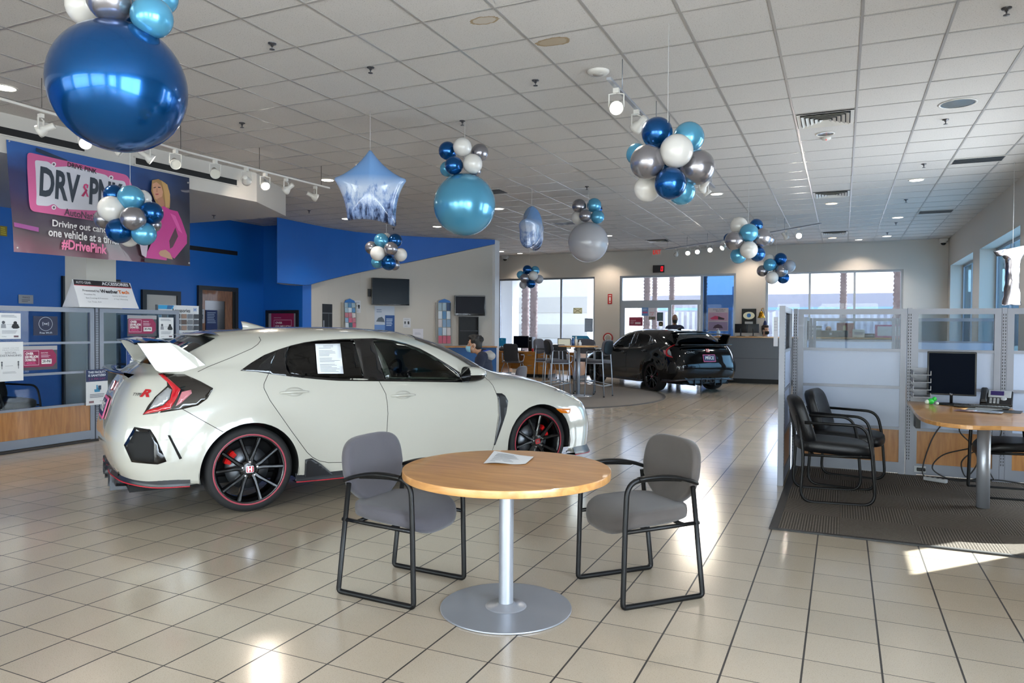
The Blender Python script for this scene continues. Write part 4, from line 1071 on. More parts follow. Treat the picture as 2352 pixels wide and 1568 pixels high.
# ---- cubicle partitions
M_pf = mat('partition_frame', '7a7d87', .42, metal=.25); M_pw = mat('partition_white', 'a0acc2', .4); M_slot = mat('slot_dark', '24252b', .6)
M_pglass = glass('partition_glass', 'eaf0f4', .93, refl=.22)
def partition(name, label, o, dirx, spans, posts, white=(.46, .84, 1.22), group=None, glassbars=None, lowglass=False):
    """run of panels from o along dirx (floor direction); spans = [(a, b)], posts = [a]"""
    d = V((dirx[0], dirx[1], 0)).normalized(); ang = math.atan2(d.y, d.x)
    t = thing(name, label, 'partition', o, ang, group); H = 1.64; w = .025
    for a, b in spans:
        f = MB(); e = .055
        f.box(a, a+e, -w, w, .0, H); f.box(b-e, b, -w, w, 0, H); f.box(a+e, b-e, -w, w, H-e, H); f.box(a+e, b-e, -w, w, .02, .125)
        L = [.46] if lowglass else [.44, .82, 1.20]
        for z in (glassbars if lowglass else (.445, .85, 1.215)): f.box(a+e, b-e, -w*.9, w*.9, z, z+.028)
        p = f.build('panel_frame', M_pf, t)
        MB().box(a+e, b-e, -.012, .012, .125, .445).build('wood_panel', M_oak, p)
        if lowglass: MB().box(a+e, b-e, -.003, .003, .473, H-e).build('glass_pane', M_pglass, p)
        else:
            MB().box(a+e, b-e, -.012, .012, .473, .85).build('lower_white_panel', M_pw, p); MB().box(a+e, b-e, -.012, .012, .878, 1.215).build('upper_white_panel', M_pw, p); MB().box(a+e, b-e, -.003, .003, 1.243, H-e).build('glass_pane', M_pglass, p)
    for a in posts:
        q = MB().box(a-.02, a+.02, -w, w, 0, H+.005).build('post', M_pf, t)
        s = MB(); z = .16
        while z < 1.6: s.box(a-.013, a-.006, -w-.001, w+.001, z, z+.018); s.box(a+.006, a+.013, -w-.001, w+.001, z, z+.018); z += .03
        s.build('slots', M_slot, q)
    return t
PY = 8.10
partition('cubicle_partition', 'long grey cubicle partition with glass top behind the right desk', (0, PY, 0), (1, 0), [(-.42, .575), (.62, 1.355), (1.40, 2.40)], [-.445, .60, 1.378])
partition('cubicle_partition', 'short end panel of the right cubicle facing the aisle', (-.50, 7.03, 0), (0, 1), [(.05, 1.04)], [.02])
partition('cubicle_partition', 'second cubicle partition row further back, seen through the glass', (0, 14.6, 0), (1, 0), [(-.50, .86), (.92, 2.38)], [-.53, .89])
partition('cubicle_partition', 'end panel of the second cubicle row beside the aisle', (-.58, 13.5, 0), (0, 1), [(.05, 1.1)], [.02])
t = partition('office_partition', 'glass and wood office partition on the left behind the white car', (-8.50, 3.2, 0), (0, 1), [(0, 1.40), (1.45, 2.86), (2.93, 4.13)], [1.425, 2.895], lowglass=True, glassbars=(.445, .84, 1.20))
partition('office_partition', 'left office partition return running back from its far end', (-8.55, 7.36, 0), (-1, 0), [(0, 1.3)], [], lowglass=True, glassbars=(.445, .84, 1.20))
# ---- high table and stools
HT = V((-5.03, 14.40, 0)); t = thing('high_table', 'tall round bar table among the stools by the black car', 'table', HT)
MB().lathe([(0, 1.035), (.42, 1.035), (.425, 1.045), (.42, 1.062), (0, 1.063)], 48).build('tabletop', M_top, t)
MB().lathe([(.04, .02), (.04, 1.035)], 24).build('pedestal', M_silver, t); MB().lathe([(0, .001), (.3, .001), (.3, .012), (.05, .03), (.04, .05)], 40).build('base_disc', M_silver, t)
def stool(label, loc, ang):
    t = thing('bar_stool', label, 'stool', loc, ang); t['group'] = 'bar stools around the tall table'
    for x, y in ((.21, .22), (.21, -.22), (-.23, .22), (-.23, -.22)):
        top = (.17, y*.95, .94) if x > 0 else (-.17, y*.95, 1.02)
        l = MB().tube([(x, y, .015), (x*.9, y*.97, .5), top] + ([(.10, y*.95, .97), (-.16, y*.95, .965)] if x > 0 else [(-.20, y*.9, 1.12)]), .013, 8); lo = l.build('leg', M_silver, t)
        MB().cyl((x, y), .017, .001, .03, 10).build('foot', M_blackm, lo)
    MB().tube([(.20, -.215, .30), (.20, .215, .30)], .011, 8).build('footrest', M_silver, t); MB().tube([(-.215, -.215, .24), (-.215, .215, .24)], .011, 8).build('stretcher', M_silver, t)
    b = MB()
    for s in (-1, 1):
        MB().tube([(.19, s*.215, .30), (-.205, s*.215, .24)], .010, 8).build('stretcher', M_silver, t); MB().tube([(.185, s*.215, .70), (-.19, s*.215, .70)], .010, 8).build('seat_rail', M_silver, t)
    cushion(superell(.235, .225, 28, 3.4), .06, lambda x, y: -.5*max(0, x-.12)**2, T(0, 0, .735), .01).build('seat', M_gfab, t)
    M = Matrix(((0, -.13, 1, -.215), (1, 0, 0, 0), (0, 1, .13, 1.03), (0, 0, 0, 1)))
    cushion(superell(.23, .165, 28, 3.2), .05, lambda y, z: .5*y*y, M, .006).build('backrest', M_gfab, t)
    cushion(superell(.22, .15, 24, 3.2), .012, lambda y, z: .5*y*y-.034, M, 0).build('back_shell', M_blackm, t)
    for s in (-1, 1): MB().rbox(-.15, .14, s*.215-.022, s*.215+.022, .965, .985, .009).build('arm_pad', M_blackm, t)
    return t
RA = math.atan2(CR.y, CR.x)
def about(a, b): return HT+_R0*a+_F0*b
stool('bar stool right of the tall table, dark back shell toward the camera', about(.42, -.02), RA+PI-.55)
stool('bar stool behind the tall table, its fabric back showing under the top', about(.20, .68), RA-PI*.55)
stool('bar stool left of the tall table, dark curved back shell', about(-.44, -.12), RA+.25)
stool('bar stool furthest left at the tall table, grey back facing the camera', about(-.62, .55), RA-.5)
# ---- wooden desks by the left back window
YD = 19.3
def dx(u): return ony(u, 800, YD).x
def desk_unit(label, u0, u1, peds):
    x0, x1 = dx(u0), dx(u1); t = thing('office_desk', label, 'desk', ((x0+x1)/2, YD, 0)); cx = (x0+x1)/2
    MB().box(x0-cx, x1-cx, 0, .78, .705, .735).build('desktop', M_desk, t, bevel=.003)
    MB().box(x0-cx+.02, x1-cx-.02, .60, .62, .2, .705).build('modesty_panel', M_desk, t)
    for (a, b, dr) in peds:
        xa, xb = dx(a)-cx, dx(b)-cx; p = MB().box(xa, xb, .03, .70, .09, .705).build('pedestal', M_desk, t)
        MB().box(xa+.02, xb-.02, .06, .68, 0, .09).build('plinth', M_blackm, p)
        z = .70
        for h in dr:
            q = MB().box(xa+.012, xb-.012, .012, .03, z-h+.006, z-.006).build('drawer', M_desk, p, bevel=.003)
            MB().box((xa+xb)/2-.06, (xa+xb)/2+.06, -.012, .012, z-.075, z-.055).build('handle', M_alu, q); z -= h
    return t
desk_unit('wooden desk at the left end of the back window, two drawer pedestals', 1128, 1233, [(1128, 1154, (.12, .12, .36)), (1201, 1232, (.30, .30))])
desk_unit('wooden desk right of the other desk, behind the bar stools', 1234, 1333, [(1234, 1258, (.30, .30)), (1305, 1332, (.12, .48))])
def task_chair(label, u, y):
    x = ony(u, 850, y).x; t = thing('task_chair', label, 'chair', (x, y, 0), PI/2); t['group'] = 'mesh chairs at the back desks'
    for x_, y_ in ((.25, .25), (.25, -.25), (-.28, .27), (-.28, -.27)):
        l = MB().tube(catmull([(x_, y_, .05), (x_*.8, y_, .25), (x_*.3, y_*.95, .42)], 4), .013, 8).build('leg', M_silver, t)
        MB().ell((x_, y_, .028), (.027, .018, .027), 10, 8).build('caster', M_blackm, l)
    cushion(superell(.24, .24, 24, 3.4), .05, lambda x, y: 0, T(.02, 0, .46), .01).build('seat', M_gfab, t)
    M = Matrix(((0, -.15, 1, -.22), (1, 0, 0, 0), (0, 1, .15, .72), (0, 0, 0, 1)))
    cushion(superell(.23, .26, 28, 6), .02, lambda y, z: .3*y*y, M, 0).build('mesh_back', mat('mesh_dark', '3a3a3d', .8), t)
    for s in (-1, 1): MB().tube([(-.18, s*.25, .45), (-.24, s*.25, .58), (-.25, s*.245, .72)], .016, 8).build('back_upright', M_silver, t)
    for s in (-1, 1): MB().tube(fillet([(-.2, s*.27, .46), (.02, s*.29, .50), (.08, s*.29, .66), (-.16, s*.29, .67)], .05), .013, 8).build('arm', M_silver, t)
task_chair('mesh back task chair at the left wooden desk', 1180, 18.75)
task_chair('mesh back task chair behind the bar stools at the right wooden desk', 1290, 18.75)
# ---- reception counter
X0, X1 = -3.35, 1.5; CD_ = .45; t = thing('reception_counter', 'long grey reception counter with a wood top at the back', 'counter', (0, 20.0, 0))
MB().box(X0, X1, 0, CD_, .12, 1.20).build('front', mat('counter_grey', '6f7073', .5), t)
MB().box(X0, X1, -.003, 0, .655, .662).build('joint', M_slot, t)
MB().box(X0-.03, X1+.03, -.05, CD_+.04, 1.20, 1.238).build('countertop', M_top, t, bevel=.004)
MB().box(X0, X1, .03, CD_-.02, .001, .12).build('kick_plate', M_blackm, t)
# ---- counters against the curved wall and a table in front of the seated man
def wallpt(u, v): p, tt, nn = on_curve(u, v); return p, tt, nn
p0, t0, n0 = wallpt(1010, 795); p1, t1, n1 = wallpt(1132, 795)
c = MB(); zt = .94
q = [p0, p1, p1+n1*.5, p0+n0*.5]
t = thing('wall_counter', 'wooden ledge counter along the white curved wall', 'counter', ((p0.x+p1.x)/2, (p0.y+p1.y)/2, 0)); off = V((-(p0.x+p1.x)/2, -(p0.y+p1.y)/2, 0))
MB().prism([((v+off+n0*.03).x, (v+off+n0*.03).y) for v in q], zt-.03, zt).build('worktop', M_desk, t)
MB().prism([((v+off+n0*.03).x, (v+off+n0*.03).y) for v in (p0, p1, p1+n1*.4, p0+n0*.4)], 0, zt-.03).build('carcase', mat('counter_blue', '1f5b96', .5), t)
# ================================================================ balloons
def bal_mat(n, c, metal, rough, tr=0.0):
    m = mat(n, c, rough, metal=metal, coat=.35); return m
BM = dict(B=bal_mat('balloon_blue', '07508f', .75, .2), L=bal_mat('balloon_light_blue', '58a4c8', .45, .22), W=bal_mat('balloon_white', 'd4d2ce', 0, .25), S=bal_mat('balloon_silver', '96949a', .75, .24), G=bal_mat('balloon_grey', 'a9aab0', .0, .25))
BN = dict(B='dark blue', L='light blue', W='white', S='silver', G='pale grey')
def balloon_mesh(r, n=24):
    prof = []
    for k in range(17):
        a = -PI/2+PI*k/16; rr = r*math.cos(a); z = r*math.sin(a)*(1.06 if a < 0 else .97)
        prof.append((max(0, rr), z))
    prof[0] = (0.0, -r*1.06); 
    return MB().lathe(prof, n).lathe([(.0, -r*1.05), (r*.06, -r*1.12), (r*.09, -r*1.16), (0, -r*1.14)], 8)
_bm = {}
def cluster(label, items, depth, string=True, anchor=None, cat='balloons', group=None):
    """items: (u, v, px radius, colour, depth offset); each balloon a part of the tied bunch"""
    us = sum(i[0] for i in items)/len(items); vs_ = sum(i[1] for i in items)/len(items)
    c = CO+ray(us, vs_)*depth; t = thing('balloon_cluster', label, cat, c)
    if group: t['group'] = group
    for (u, v, pr, k, dd) in items:
        d = depth+dd; p = CO+ray(u, v)*d; r = pr*d/FPX
        m = balloon_mesh(r); o = m.build('balloon', BM[k], t); dv = (p-c); o.location = dv
        ax = dv.normalized() if dv.length > .02 else V((0, 0, 1)); o.rotation_euler = ax.to_track_quat('Z', 'Y').to_euler()
        o['label'] = BN[k]+' balloon'
    if string:
        top = max(i[1]*0+ (CO+ray(i[0], i[1])*(depth+i[4])).z for i in items)
        MB().tube([(0, 0, 0), (0, 0, CEIL-c.z-.008)], .0022, 5).build('string', mat('string', 'c8c8c8', .6), t)
    return t
def jumbo(label, u, v, rx, k, depth, small, tie=True):
    """one huge balloon with a tuft of small ones tied on top"""
    p = CO+ray(u, v)*depth; r = rx*depth/FPX; t = thing('balloon_topper', label, 'balloons', p)
    o = MB().lathe([(max(0, r*math.cos(-PI/2+PI*j/24)), r*math.sin(-PI/2+PI*j/24)) for j in range(25)], 48).build('jumbo_balloon', BM[k], t); o['label'] = 'huge '+BN[k]+' balloon'
    for (a, b, pr, kk, dd) in small:
        d = depth+dd; q = CO+ray(a, b)*d; rr = pr*d/FPX; o = balloon_mesh(rr, 20).build('balloon', BM[kk], t); dv = q-p; o.location = dv; o['label'] = BN[kk]+' balloon'
        ax = (dv-V((0, 0, r*1.25))).normalized(); o.rotation_euler = ax.to_track_quat('Z', 'Y').to_euler()
    MB().tube([(0, 0, r), (0, 0, CEIL-p.z-.008)], .0022, 5).build('string', mat('string', 'c8c8c8', .6), t)
    return t
jumbo('huge dark blue balloon under small ones at the upper left', 273, 200, 146, 'B', 3.75, [(200, 15, 46, 'W', .12), (252, 0, 50, 'S', -.10), (350, 40, 46, 'L', -.08), (368, -8, 40, 'L', .15), (300, 55, 36, 'B', .16), (300, -40, 50, 'W', 0)])
jumbo('huge light blue balloon under small ones hanging above the white car', 1067, 470, 71, 'L', 8.2, [(1028, 346, 21, 'B', .1), (1062, 337, 21.5, 'W', -.05), (1102, 350, 20, 'S', .15), (1086, 376, 22.5, 'W', -.12), (1042, 380, 21, 'B', -.1), (1028, 388, 18, 'L', .15), (1092, 392, 14, 'S', .2)])
jumbo('huge pale white balloon under small ones near the ceiling centre', 1351, 556, 46, 'G', 12.4, [(1330, 473, 16.5, 'S', .1), (1365, 471, 16.5, 'L', .05), (1374, 480, 10, 'B', .25), (1328, 500, 16, 'W', .15), (1344, 495, 14.5, 'S', -.1), (1373, 498, 15.5, 'L', -.05)])
def row(label, L, v, hgt=2.66): cluster(label, L, (hgt-CAMH)*FPX/(752-v))
row('balloon cluster hanging in front of the pink banner', [(262, 447, 23, 'B', .1), (301, 454, 29, 'L', -.05), (327, 456, 20, 'W', .25), (256, 480, 30, 'W', -.1), (348, 489, 26, 'B', 0), (239, 503, 22, 'S', .18), (306, 502, 28, 'S', -.18), (274, 530, 29, 'B', -.08), (331, 537, 27, 'L', -.06), (296, 545, 22, 'W', .2), (352, 515, 18, 'S', .22)], 497, 2.55)
row('balloon cluster in front of the dark blue fascia', [(876, 552, 17, 'L', .05), (908, 552, 16, 'B', .1), (888, 545, 10, 'W', .3), (853, 569, 15, 'S', .15), (898, 571, 16, 'S', -.15), (867, 582, 17, 'W', -.12), (920, 585, 15.5, 'W', .1), (866, 602, 14, 'L', .12), (893, 604, 17.5, 'B', -.05), (906, 608, 13, 'S', .2), (886, 575, 14, 'G', .2)], 578)
row('small balloon cluster in front of the back left window', [(1196, 631, 9.5, 'L', .1), (1211, 619, 10.5, 'B', 0), (1229, 621, 10.5, 'L', .1), (1205, 639, 11, 'S', -.1), (1225, 633, 11, 'W', -.1), (1238, 641, 10.5, 'G', .15), (1202, 654, 9.5, 'G', .1), (1220, 652, 10.5, 'B', -.05)], 636)
row('largest balloon cluster hanging left of the ceiling vents', [(1509, 304, 35.5, 'B', .08), (1582, 315, 35.5, 'L', .12), (1463, 354, 25, 'L', .25), (1554, 346, 38, 'W', -.14), (1486, 372, 39.5, 'S', -.06), (1602, 384, 40, 'S', .02), (1486, 434, 30, 'W', .2), (1540, 422, 36.5, 'B', -.12), (1566, 440, 31, 'L', .12), (1540, 375, 28, 'B', .15)], 372, 2.69)
row('balloon cluster at the right under the back track light, upper of the two there', [(1697, 518, 20, 'W', .1), (1737, 517, 15, 'B', .2), (1720, 534, 21, 'L', -.1), (1686, 553, 21.5, 'S', -.05), (1674, 547, 12, 'B', .3), (1750, 545, 21, 'S', .05), (1764, 549, 14, 'S', .25), (1696, 587, 18.5, 'L', .15), (1740, 583, 17.5, 'B', .12), (1720, 574, 20, 'W', -.12)], 552)
row('balloon cluster in front of the back right window, lower of two at right', [(1767, 597, 13.5, 'W', .15), (1793, 594, 14, 'B', 0), (1768, 608, 14.5, 'L', -.05), (1813, 611, 14, 'G', .2), (1751, 622, 13, 'S', .08), (1795, 622, 14.5, 'S', -.1), (1773, 638, 14.5, 'W', -.08), (1799, 638, 13.5, 'B', 0), (1785, 618, 11, 'G', .12)], 616)
# ---- star shaped foil balloons with a printed snowy forest
def star_mat():
    m = mat('star_foil', '8fb0dc', .18, coat=.5); nt = m.node_tree; L = nt.links.new; b = nt.nodes['Principled BSDF']; N = nt.nodes.new
    tc = N('ShaderNodeTexCoord'); sp = N('ShaderNodeSeparateXYZ'); L(tc.outputs['Object'], sp.inputs[0])
    mp = N('ShaderNodeMapping'); mp.inputs['Scale'].default_value = (9, 1, 3.6); L(tc.outputs['Object'], mp.inputs['Vector'])
    n = N('ShaderNodeTexNoise'); n.inputs['Scale'].default_value = 2.2; n.inputs['Detail'].default_value = 8; n.inputs['Roughness'].default_value = .7; L(mp.outputs['Vector'], n.inputs['Vector'])
    gr = N('ShaderNodeMapRange'); gr.inputs['From Min'].default_value = -.32; gr.inputs['From Max'].default_value = .18; gr.inputs['To Min'].default_value = .12; gr.inputs['To Max'].default_value = -.25; L(sp.outputs[2], gr.inputs['Value'])
    ad = N('ShaderNodeMath'); ad.operation = 'ADD'; L(n.outputs['Fac'], ad.inputs[0]); L(gr.outputs[0], ad.inputs[1])
    r = N('ShaderNodeValToRGB'); e = r.color_ramp.elements; e[0].position = .38; e[0].color = lin('b4c2d8'); e[1].position = .66; e[1].color = lin('1c2a48'); k = r.color_ramp.elements.new(.5); k.color = lin('7f97c4'); L(ad.outputs[0], r.inputs['Fac'])
    r2 = N('ShaderNodeValToRGB'); r2.color_ramp.elements[0].position = .52; r2.color_ramp.elements[1].position = .70; z = N('ShaderNodeMapRange'); z.inputs['From Min'].default_value = -.4; z.inputs['From Max'].default_value = .4; L(sp.outputs[2], z.inputs['Value']); L(z.outputs[0], r2.inputs['Fac'])
    mx = N('ShaderNodeMix'); mx.data_type = 'RGBA'; L(r2.outputs['Color'], mx.inputs[0]); L(r.outputs['Color'], mx.inputs[6]); mx.inputs[7].default_value = lin('6a94c8'); L(mx.outputs[2], b.inputs['Base Color'])
    return m
def star(label, u, v, depth, H, tips, rz, th=.13):
    p = CO+ray(u, v)*depth; t = thing('star_balloon', label, 'balloon', p, rz)
    ol = []; n = 5
    for k in range(5):
        a0 = PI/2+k*2*PI/5; r0 = H*.58*tips[k]; a1 = a0+PI/5; r1 = H*.43
        A = V((r0*math.cos(a0), r0*math.sin(a0), 0)); B = V((r1*math.cos(a1), r1*math.sin(a1), 0)); a2 = a0+2*PI/5; r2 = H*.58*tips[(k+1) % 5]; C = V((r2*math.cos(a2), r2*math.sin(a2), 0))
        w = .012*H/.7; tA = V((-math.sin(a0), math.cos(a0), 0)); tC = V((-math.sin(a2), math.cos(a2), 0))
        q0 = A+tA*w; q1 = C-tC*w
        for j in range(12): s = j/11; pt = q0*(1-s)**2+B*2*s*(1-s)*.90+q1*s*s; ol.append((pt.x, pt.y))
    rows = []
    for s in (1, .97, .9, .8, .65, .45, .25, .08): rows.append([(x*s, -th*(1-s**2.2)**.6, y*s+0) for x, y in ol])
    R2 = [[(x, -y, z) for x, y, z in r] for r in rows]
    m = MB().grid(rows, closed=True).grid(R2, closed=True)
    n = len(ol); m.f += [tuple(7*n+j for j in range(n)), tuple(15*n+j for j in range(n))]; m.sm += [True, True]
    m.build('foil', star_mat(), t, recalc=True)
    MB().tube([(0, 0, H*.58*tips[0]), (0, 0, CEIL-p.z-.008)], .002, 5).build('string', mat('string', 'c8c8c8', .6), t)
    return t
star('star foil balloon with a snowy forest print, facing the camera', 850, 438, 7.8, .69, [1.08, .98, .98, 1.15, 1.0], YAW+.10)
star('star foil balloon with forest print seen nearly edge on', 1221, 528, 12.0, .68, [1.0, .95, 1, 1.0, .95], YAW+1.25, .19)
# ================================================================ printed matter
def pm(col, rough=.55): return mat('print_'+col, col, rough)
def pquad(fn, u0, v0, u1, v1, lift=.004, normal=None):
    """panel matrix + size for a picture rectangle lying on the surface fn(u, v)"""
    um, vm = (u0+u1)/2, (v0+v1)/2
    a, b = fn(u0, vm), fn(u1, vm); r = V((b.x-a.x, b.y-a.y, 0)); w = r.length; r.normalize()
    n = V((r.y, -r.x, 0)); z1, z0 = fn(um, v0).z, fn(um, v1).z; c = (a+b)/2; c.z = (z0+z1)/2
    return panelm(c+n*lift, r, n), w, z1-z0
def loc2(M, u, v):
    p = M.inverted() @ onp(u, v, M.to_translation(), M.col[2].to_3d()); return (p.x, p.y)
def sheet(name, label, cat, M, w, h, col, items=(), group=None, th=.003, base=None, r=0.0, m=None):
    b = base or (MB().prism(rrect(-w/2, w/2, -h/2, h/2, r), -th, 0) if r else MB().box(-w/2, w/2, -h/2, h/2, -th, 0))
    o = b.build(name, m or pm(col)); o.matrix_world = M; tag(o, label, cat, group)
    prints(o, items, w, h); return o
def prints(o, items, w, h, z0=.0008):
    """items in fractions of the sheet, origin bottom left: ('r',x0,x1,y0,y1,col) ('t',text,x,y,size,col[,width][,bold][,shear]) ('l',x0,x1,y0,y1,n,col) ('p',[(x,y)..],col) ('c',x,y,r,col)"""
    z = z0; G = []
    for it in items:
        k = it[0]
        X = lambda x: (x-.5)*w
        Y = lambda y: (y-.5)*h
        mb = MB()
        if k == 'r': mb.rect(X(it[1]), X(it[2]), Y(it[3]), Y(it[4]), z); col = it[5]
        elif k == 't':
            mb.text(it[1], it[4]*h, X(it[2]), Y(it[3]), z, None, it[7] if len(it) > 7 else 0.0, it[8] if len(it) > 8 else 0.0, (it[6]*w if len(it) > 6 and it[6] else None)); col = it[5]
        elif k == 'l':
            rr = random.Random(len(G)); n = it[5]
            for q in range(n):
                y = Y(it[3]+(it[4]-it[3])*(q+.5)/n); t = (it[4]-it[3])*h/n*.22; mb.rect(X(it[1]), X(it[1]+(it[2]-it[1])*(.65+.35*rr.random())), y-t, y+t, z)
            col = it[6]
        elif k == 'p': mb.add([(X(a), Y(b), z) for a, b in it[1]], [tuple(range(len(it[1])))]); col = it[2]
        elif k == 'c': mb.add([(a, b, z) for a, b in circ(X(it[1]), Y(it[2]), it[3]*h, 28)], [tuple(range(28))]); col = it[4]
        nm = 'lettering' if k in 'tl' else 'print'
        if G and G[-1][0] == nm and G[-1][1] == col: G[-1][2].add(mb.v, mb.f)
        else: G.append((nm, col, mb))
        z += .0007
    for nm, col, mb in G: mb.build(nm, pm(col), o)
FIG = lambda x, y, s, col: [('c', x, y+.42*s, .11*s, col), ('p', [(x-.10*s, y+.30*s), (x+.10*s, y+.30*s), (x+.13*s, y-.05*s), (x+.06*s, y-.05*s), (x+.05*s, y-.45*s), (x-.05*s, y-.45*s), (x-.06*s, y-.05*s), (x-.13*s, y-.05*s)], col)]
MILL = [('r', 0, 1, .82, 1, '9a989c'), ('p', [(.03, .12), (.86, .12), (.97, .3), (.97, .62), (.86, .84), (.03, .84)], '8a1246'), ('r', .05, .47, .2, .8, 'c9a0b2'), ('r', .062, .458, .222, .778, '861144'), ('t', 'OVER', .2, .68, .1, 'e6dfe0', .22, .04), ('t', "$20 MILLION", .26, .55, .1, 'e6dfe0', .36, .04), ('t', 'DONATED.', .23, .42, .1, 'e6dfe0', .3, .04), ('t', '1 MISSION.', .22, .29, .09, 'd24a80', .3, .03), ('t', 'DRIVE PINK', .62, .70, .05, 'e6dfe0', .2), ('l', .52, .82, .5, .64, 4, 'c8a3b4'), ('r', .53, .82, .24, .44, 'e8e4e4'), ('t', 'DRV-PNK', .675, .34, .12, '2a2630', .25, .03)]
PF = lambda u, v: onx(u, v, -8.470)
PFi = lambda u, v: onx(u, v, -8.492)
DIST = [('l', .1, .86, .83, .94, 3, '808690'), ('c', .2, .64, .06, '50545c'), ('p', [(.10, .58), (.30, .58), (.32, .42), (.08, .42)], '8a8e96'), ('c', .74, .62, .07, '15161a'), ('p', [(.62, .58), (.86, .58), (.94, .44), (.84, .40), (.64, .40), (.56, .46)], '15161a'), ('r', .34, .6, .555, .565, '80868e'), ('l', .12, .84, .2, .34, 4, '8a8e96'), ('t', 'AutoNation', .22, .09, .035, '40444c', .22), ('r', .66, .88, .06, .13, '6c5560')]
M, w, h = pquad(PF, -3, 719, 47, 778); sheet('notice', 'white distancing notice with two figures, top left on the left partition glass', 'notice', M, w, h, 'd3d5d8', DIST)
M, w, h = pquad(PF, 76, 726, 132, 770)
sheet('wifi_sign', 'navy free wifi sign on the left partition glass', 'sign', M, w, h, '131a38', [('c', .5, .60, .36, 'c4c8d4'), ('c', .5, .60, .345, '131a38'), ('p', [(.44, .66), (.56, .54), (.56, .66), (.44, .54)], 'c4c8d4'), ('l', .36, .41, .5, .7, 5, 'c4c8d4'), ('l', .59, .64, .5, .7, 5, 'c4c8d4'), ('t', 'Free Wi-Fi', .5, .13, .1, 'ccd0dc', .5)])
M, w, h = pquad(PF, -8, 785, 53, 875)
sheet('notice', 'large white social distancing notice on the left partition glass', 'notice', M, w, h, 'd0d1d2', [('t', 'THANK YOU FOR', .52, .84, .03, '9a9ca0', .62), ('t', 'PRACTICING', .52, .79, .03, '9a9ca0', .62), ('t', 'SOCIAL', .52, .72, .05, '54565c', .45), ('t', 'DISTANCING', .52, .65, .05, '54565c', .8)]+FIG(.18, .40, .2, '4c4e54')+FIG(.80, .40, .2, '4c4e54')+[('l', .3, .7, .38, .40, 1, '9a9ca0'), ('l', .2, .9, .19, .25, 2, 'a0a2a6')])
M, w, h = pquad(PFi, 50, 794, 131, 849); sheet('donation_poster', 'maroon donation poster with white lettering, left panel of the left partition', 'poster', M, w, h, '45424a', MILL)
M, w, h = pquad(PF, 292, 724, 359, 772); sheet('donation_poster', 'maroon donation poster with white lettering above the white car wing', 'poster', M, w, h, '45424a', MILL)
M, w, h = pquad(lambda u, v: onx(u, v, -8.464), 365, 729, 398, 777); sheet('notice', 'white distancing notice with two figures beside the maroon poster above the car wing', 'notice', M, w, h, 'd3d5d8', DIST)
M, w, h = pquad(lambda u, v: onx(u, v, -8.462), 197, 848, 247, 929)
sheet('sanitized_sign', 'white and navy sanitized facility sign hung on the left partition post', 'sign', M, w, h, 'd5d7da', [('r', 0, 1, .66, 1, '10224e'), ('t', 'THIS FACILITY', .5, .92, .06, 'd8dce6', .82, .02), ('t', 'IS SANITIZED', .5, .83, .06, 'd8dce6', .8, .02), ('t', '2 X PER DAY', .5, .73, .06, '8c2a6c', .78), ('p', [(.38, .36), (.62, .36), (.66, .48), (.52, .48), (.52, .56), (.46, .56), (.46, .44), (.36, .44)], '2f7fa8'), ('r', .55, .68, .42, .54, '17324e'), ('l', .16, .88, .2, .32, 3, '6c7078'), ('r', .12, .34, .06, .12, '7c5c64'), ('t', 'AutoNation', .76, .1, .03, '2c3038', .3)])
M, w, h = pquad(PF, 290, 792, 322, 866)
sheet('distance_sign', 'blue and white masked figure sign low on the partition behind the car wing', 'sign', M, w, h, 'd3d6da', [('r', 0, 1, .36, 1, '173a7c'), ('l', .15, .85, .7, .95, 6, 'a8b6d4'), ('c', .4, .58, .05, 'e0e2e6'), ('p', [(.2, .36), (.6, .36), (.56, .52), (.24, .52)], 'e0e2e6'), ('r', .32, .5, .62, .65, 'a8322e'), ('r', .6, .95, .53, .545, 'b8c4dc'), ('l', .2, .8, .12, .3, 3, 'b07078')])
# tent sign on the partition top
ya, yb = onx(169, 700, -8.45).y, onx(306, 708, -8.45).y; z0 = 1.646; hh = .34
t = thing('tent_sign', 'white tent sign with black header standing on the left partition', 'sign', (-8.5, (ya+yb)/2, z0)); L = yb-ya; k = .16
fr = MB().add([(k, -L/2, 0), (k, L/2, 0), (0, L/2-.03, hh), (0, -L/2+.03, hh), (k-.004, -L/2, 0), (k-.004, L/2, 0), (-.004, L/2-.03, hh), (-.004, -L/2+.03, hh)], [(0, 1, 2, 3), (7, 6, 5, 4), (0, 4, 5, 1), (1, 5, 6, 2), (2, 6, 7, 3), (3, 7, 4, 0)]).build('front_board', pm('d2d3d6'), t)
MB().add([(-k, -L/2, 0), (-k, L/2, 0), (-.006, L/2-.03, hh), (-.006, -L/2+.03, hh)], [(3, 2, 1, 0)]).add([(k-.004, -L/2, 0), (-k, -L/2, 0), (-.005, -L/2+.03, hh)], [(0, 1, 2)]).build('back_board', pm('b4b6bb'), t)
sl = math.hypot(k, hh); Mt = panelm((k/2+.002, 0, hh/2), (0, 1, 0), (hh, 0, k))
o = bpy.data.objects.new('header', None)
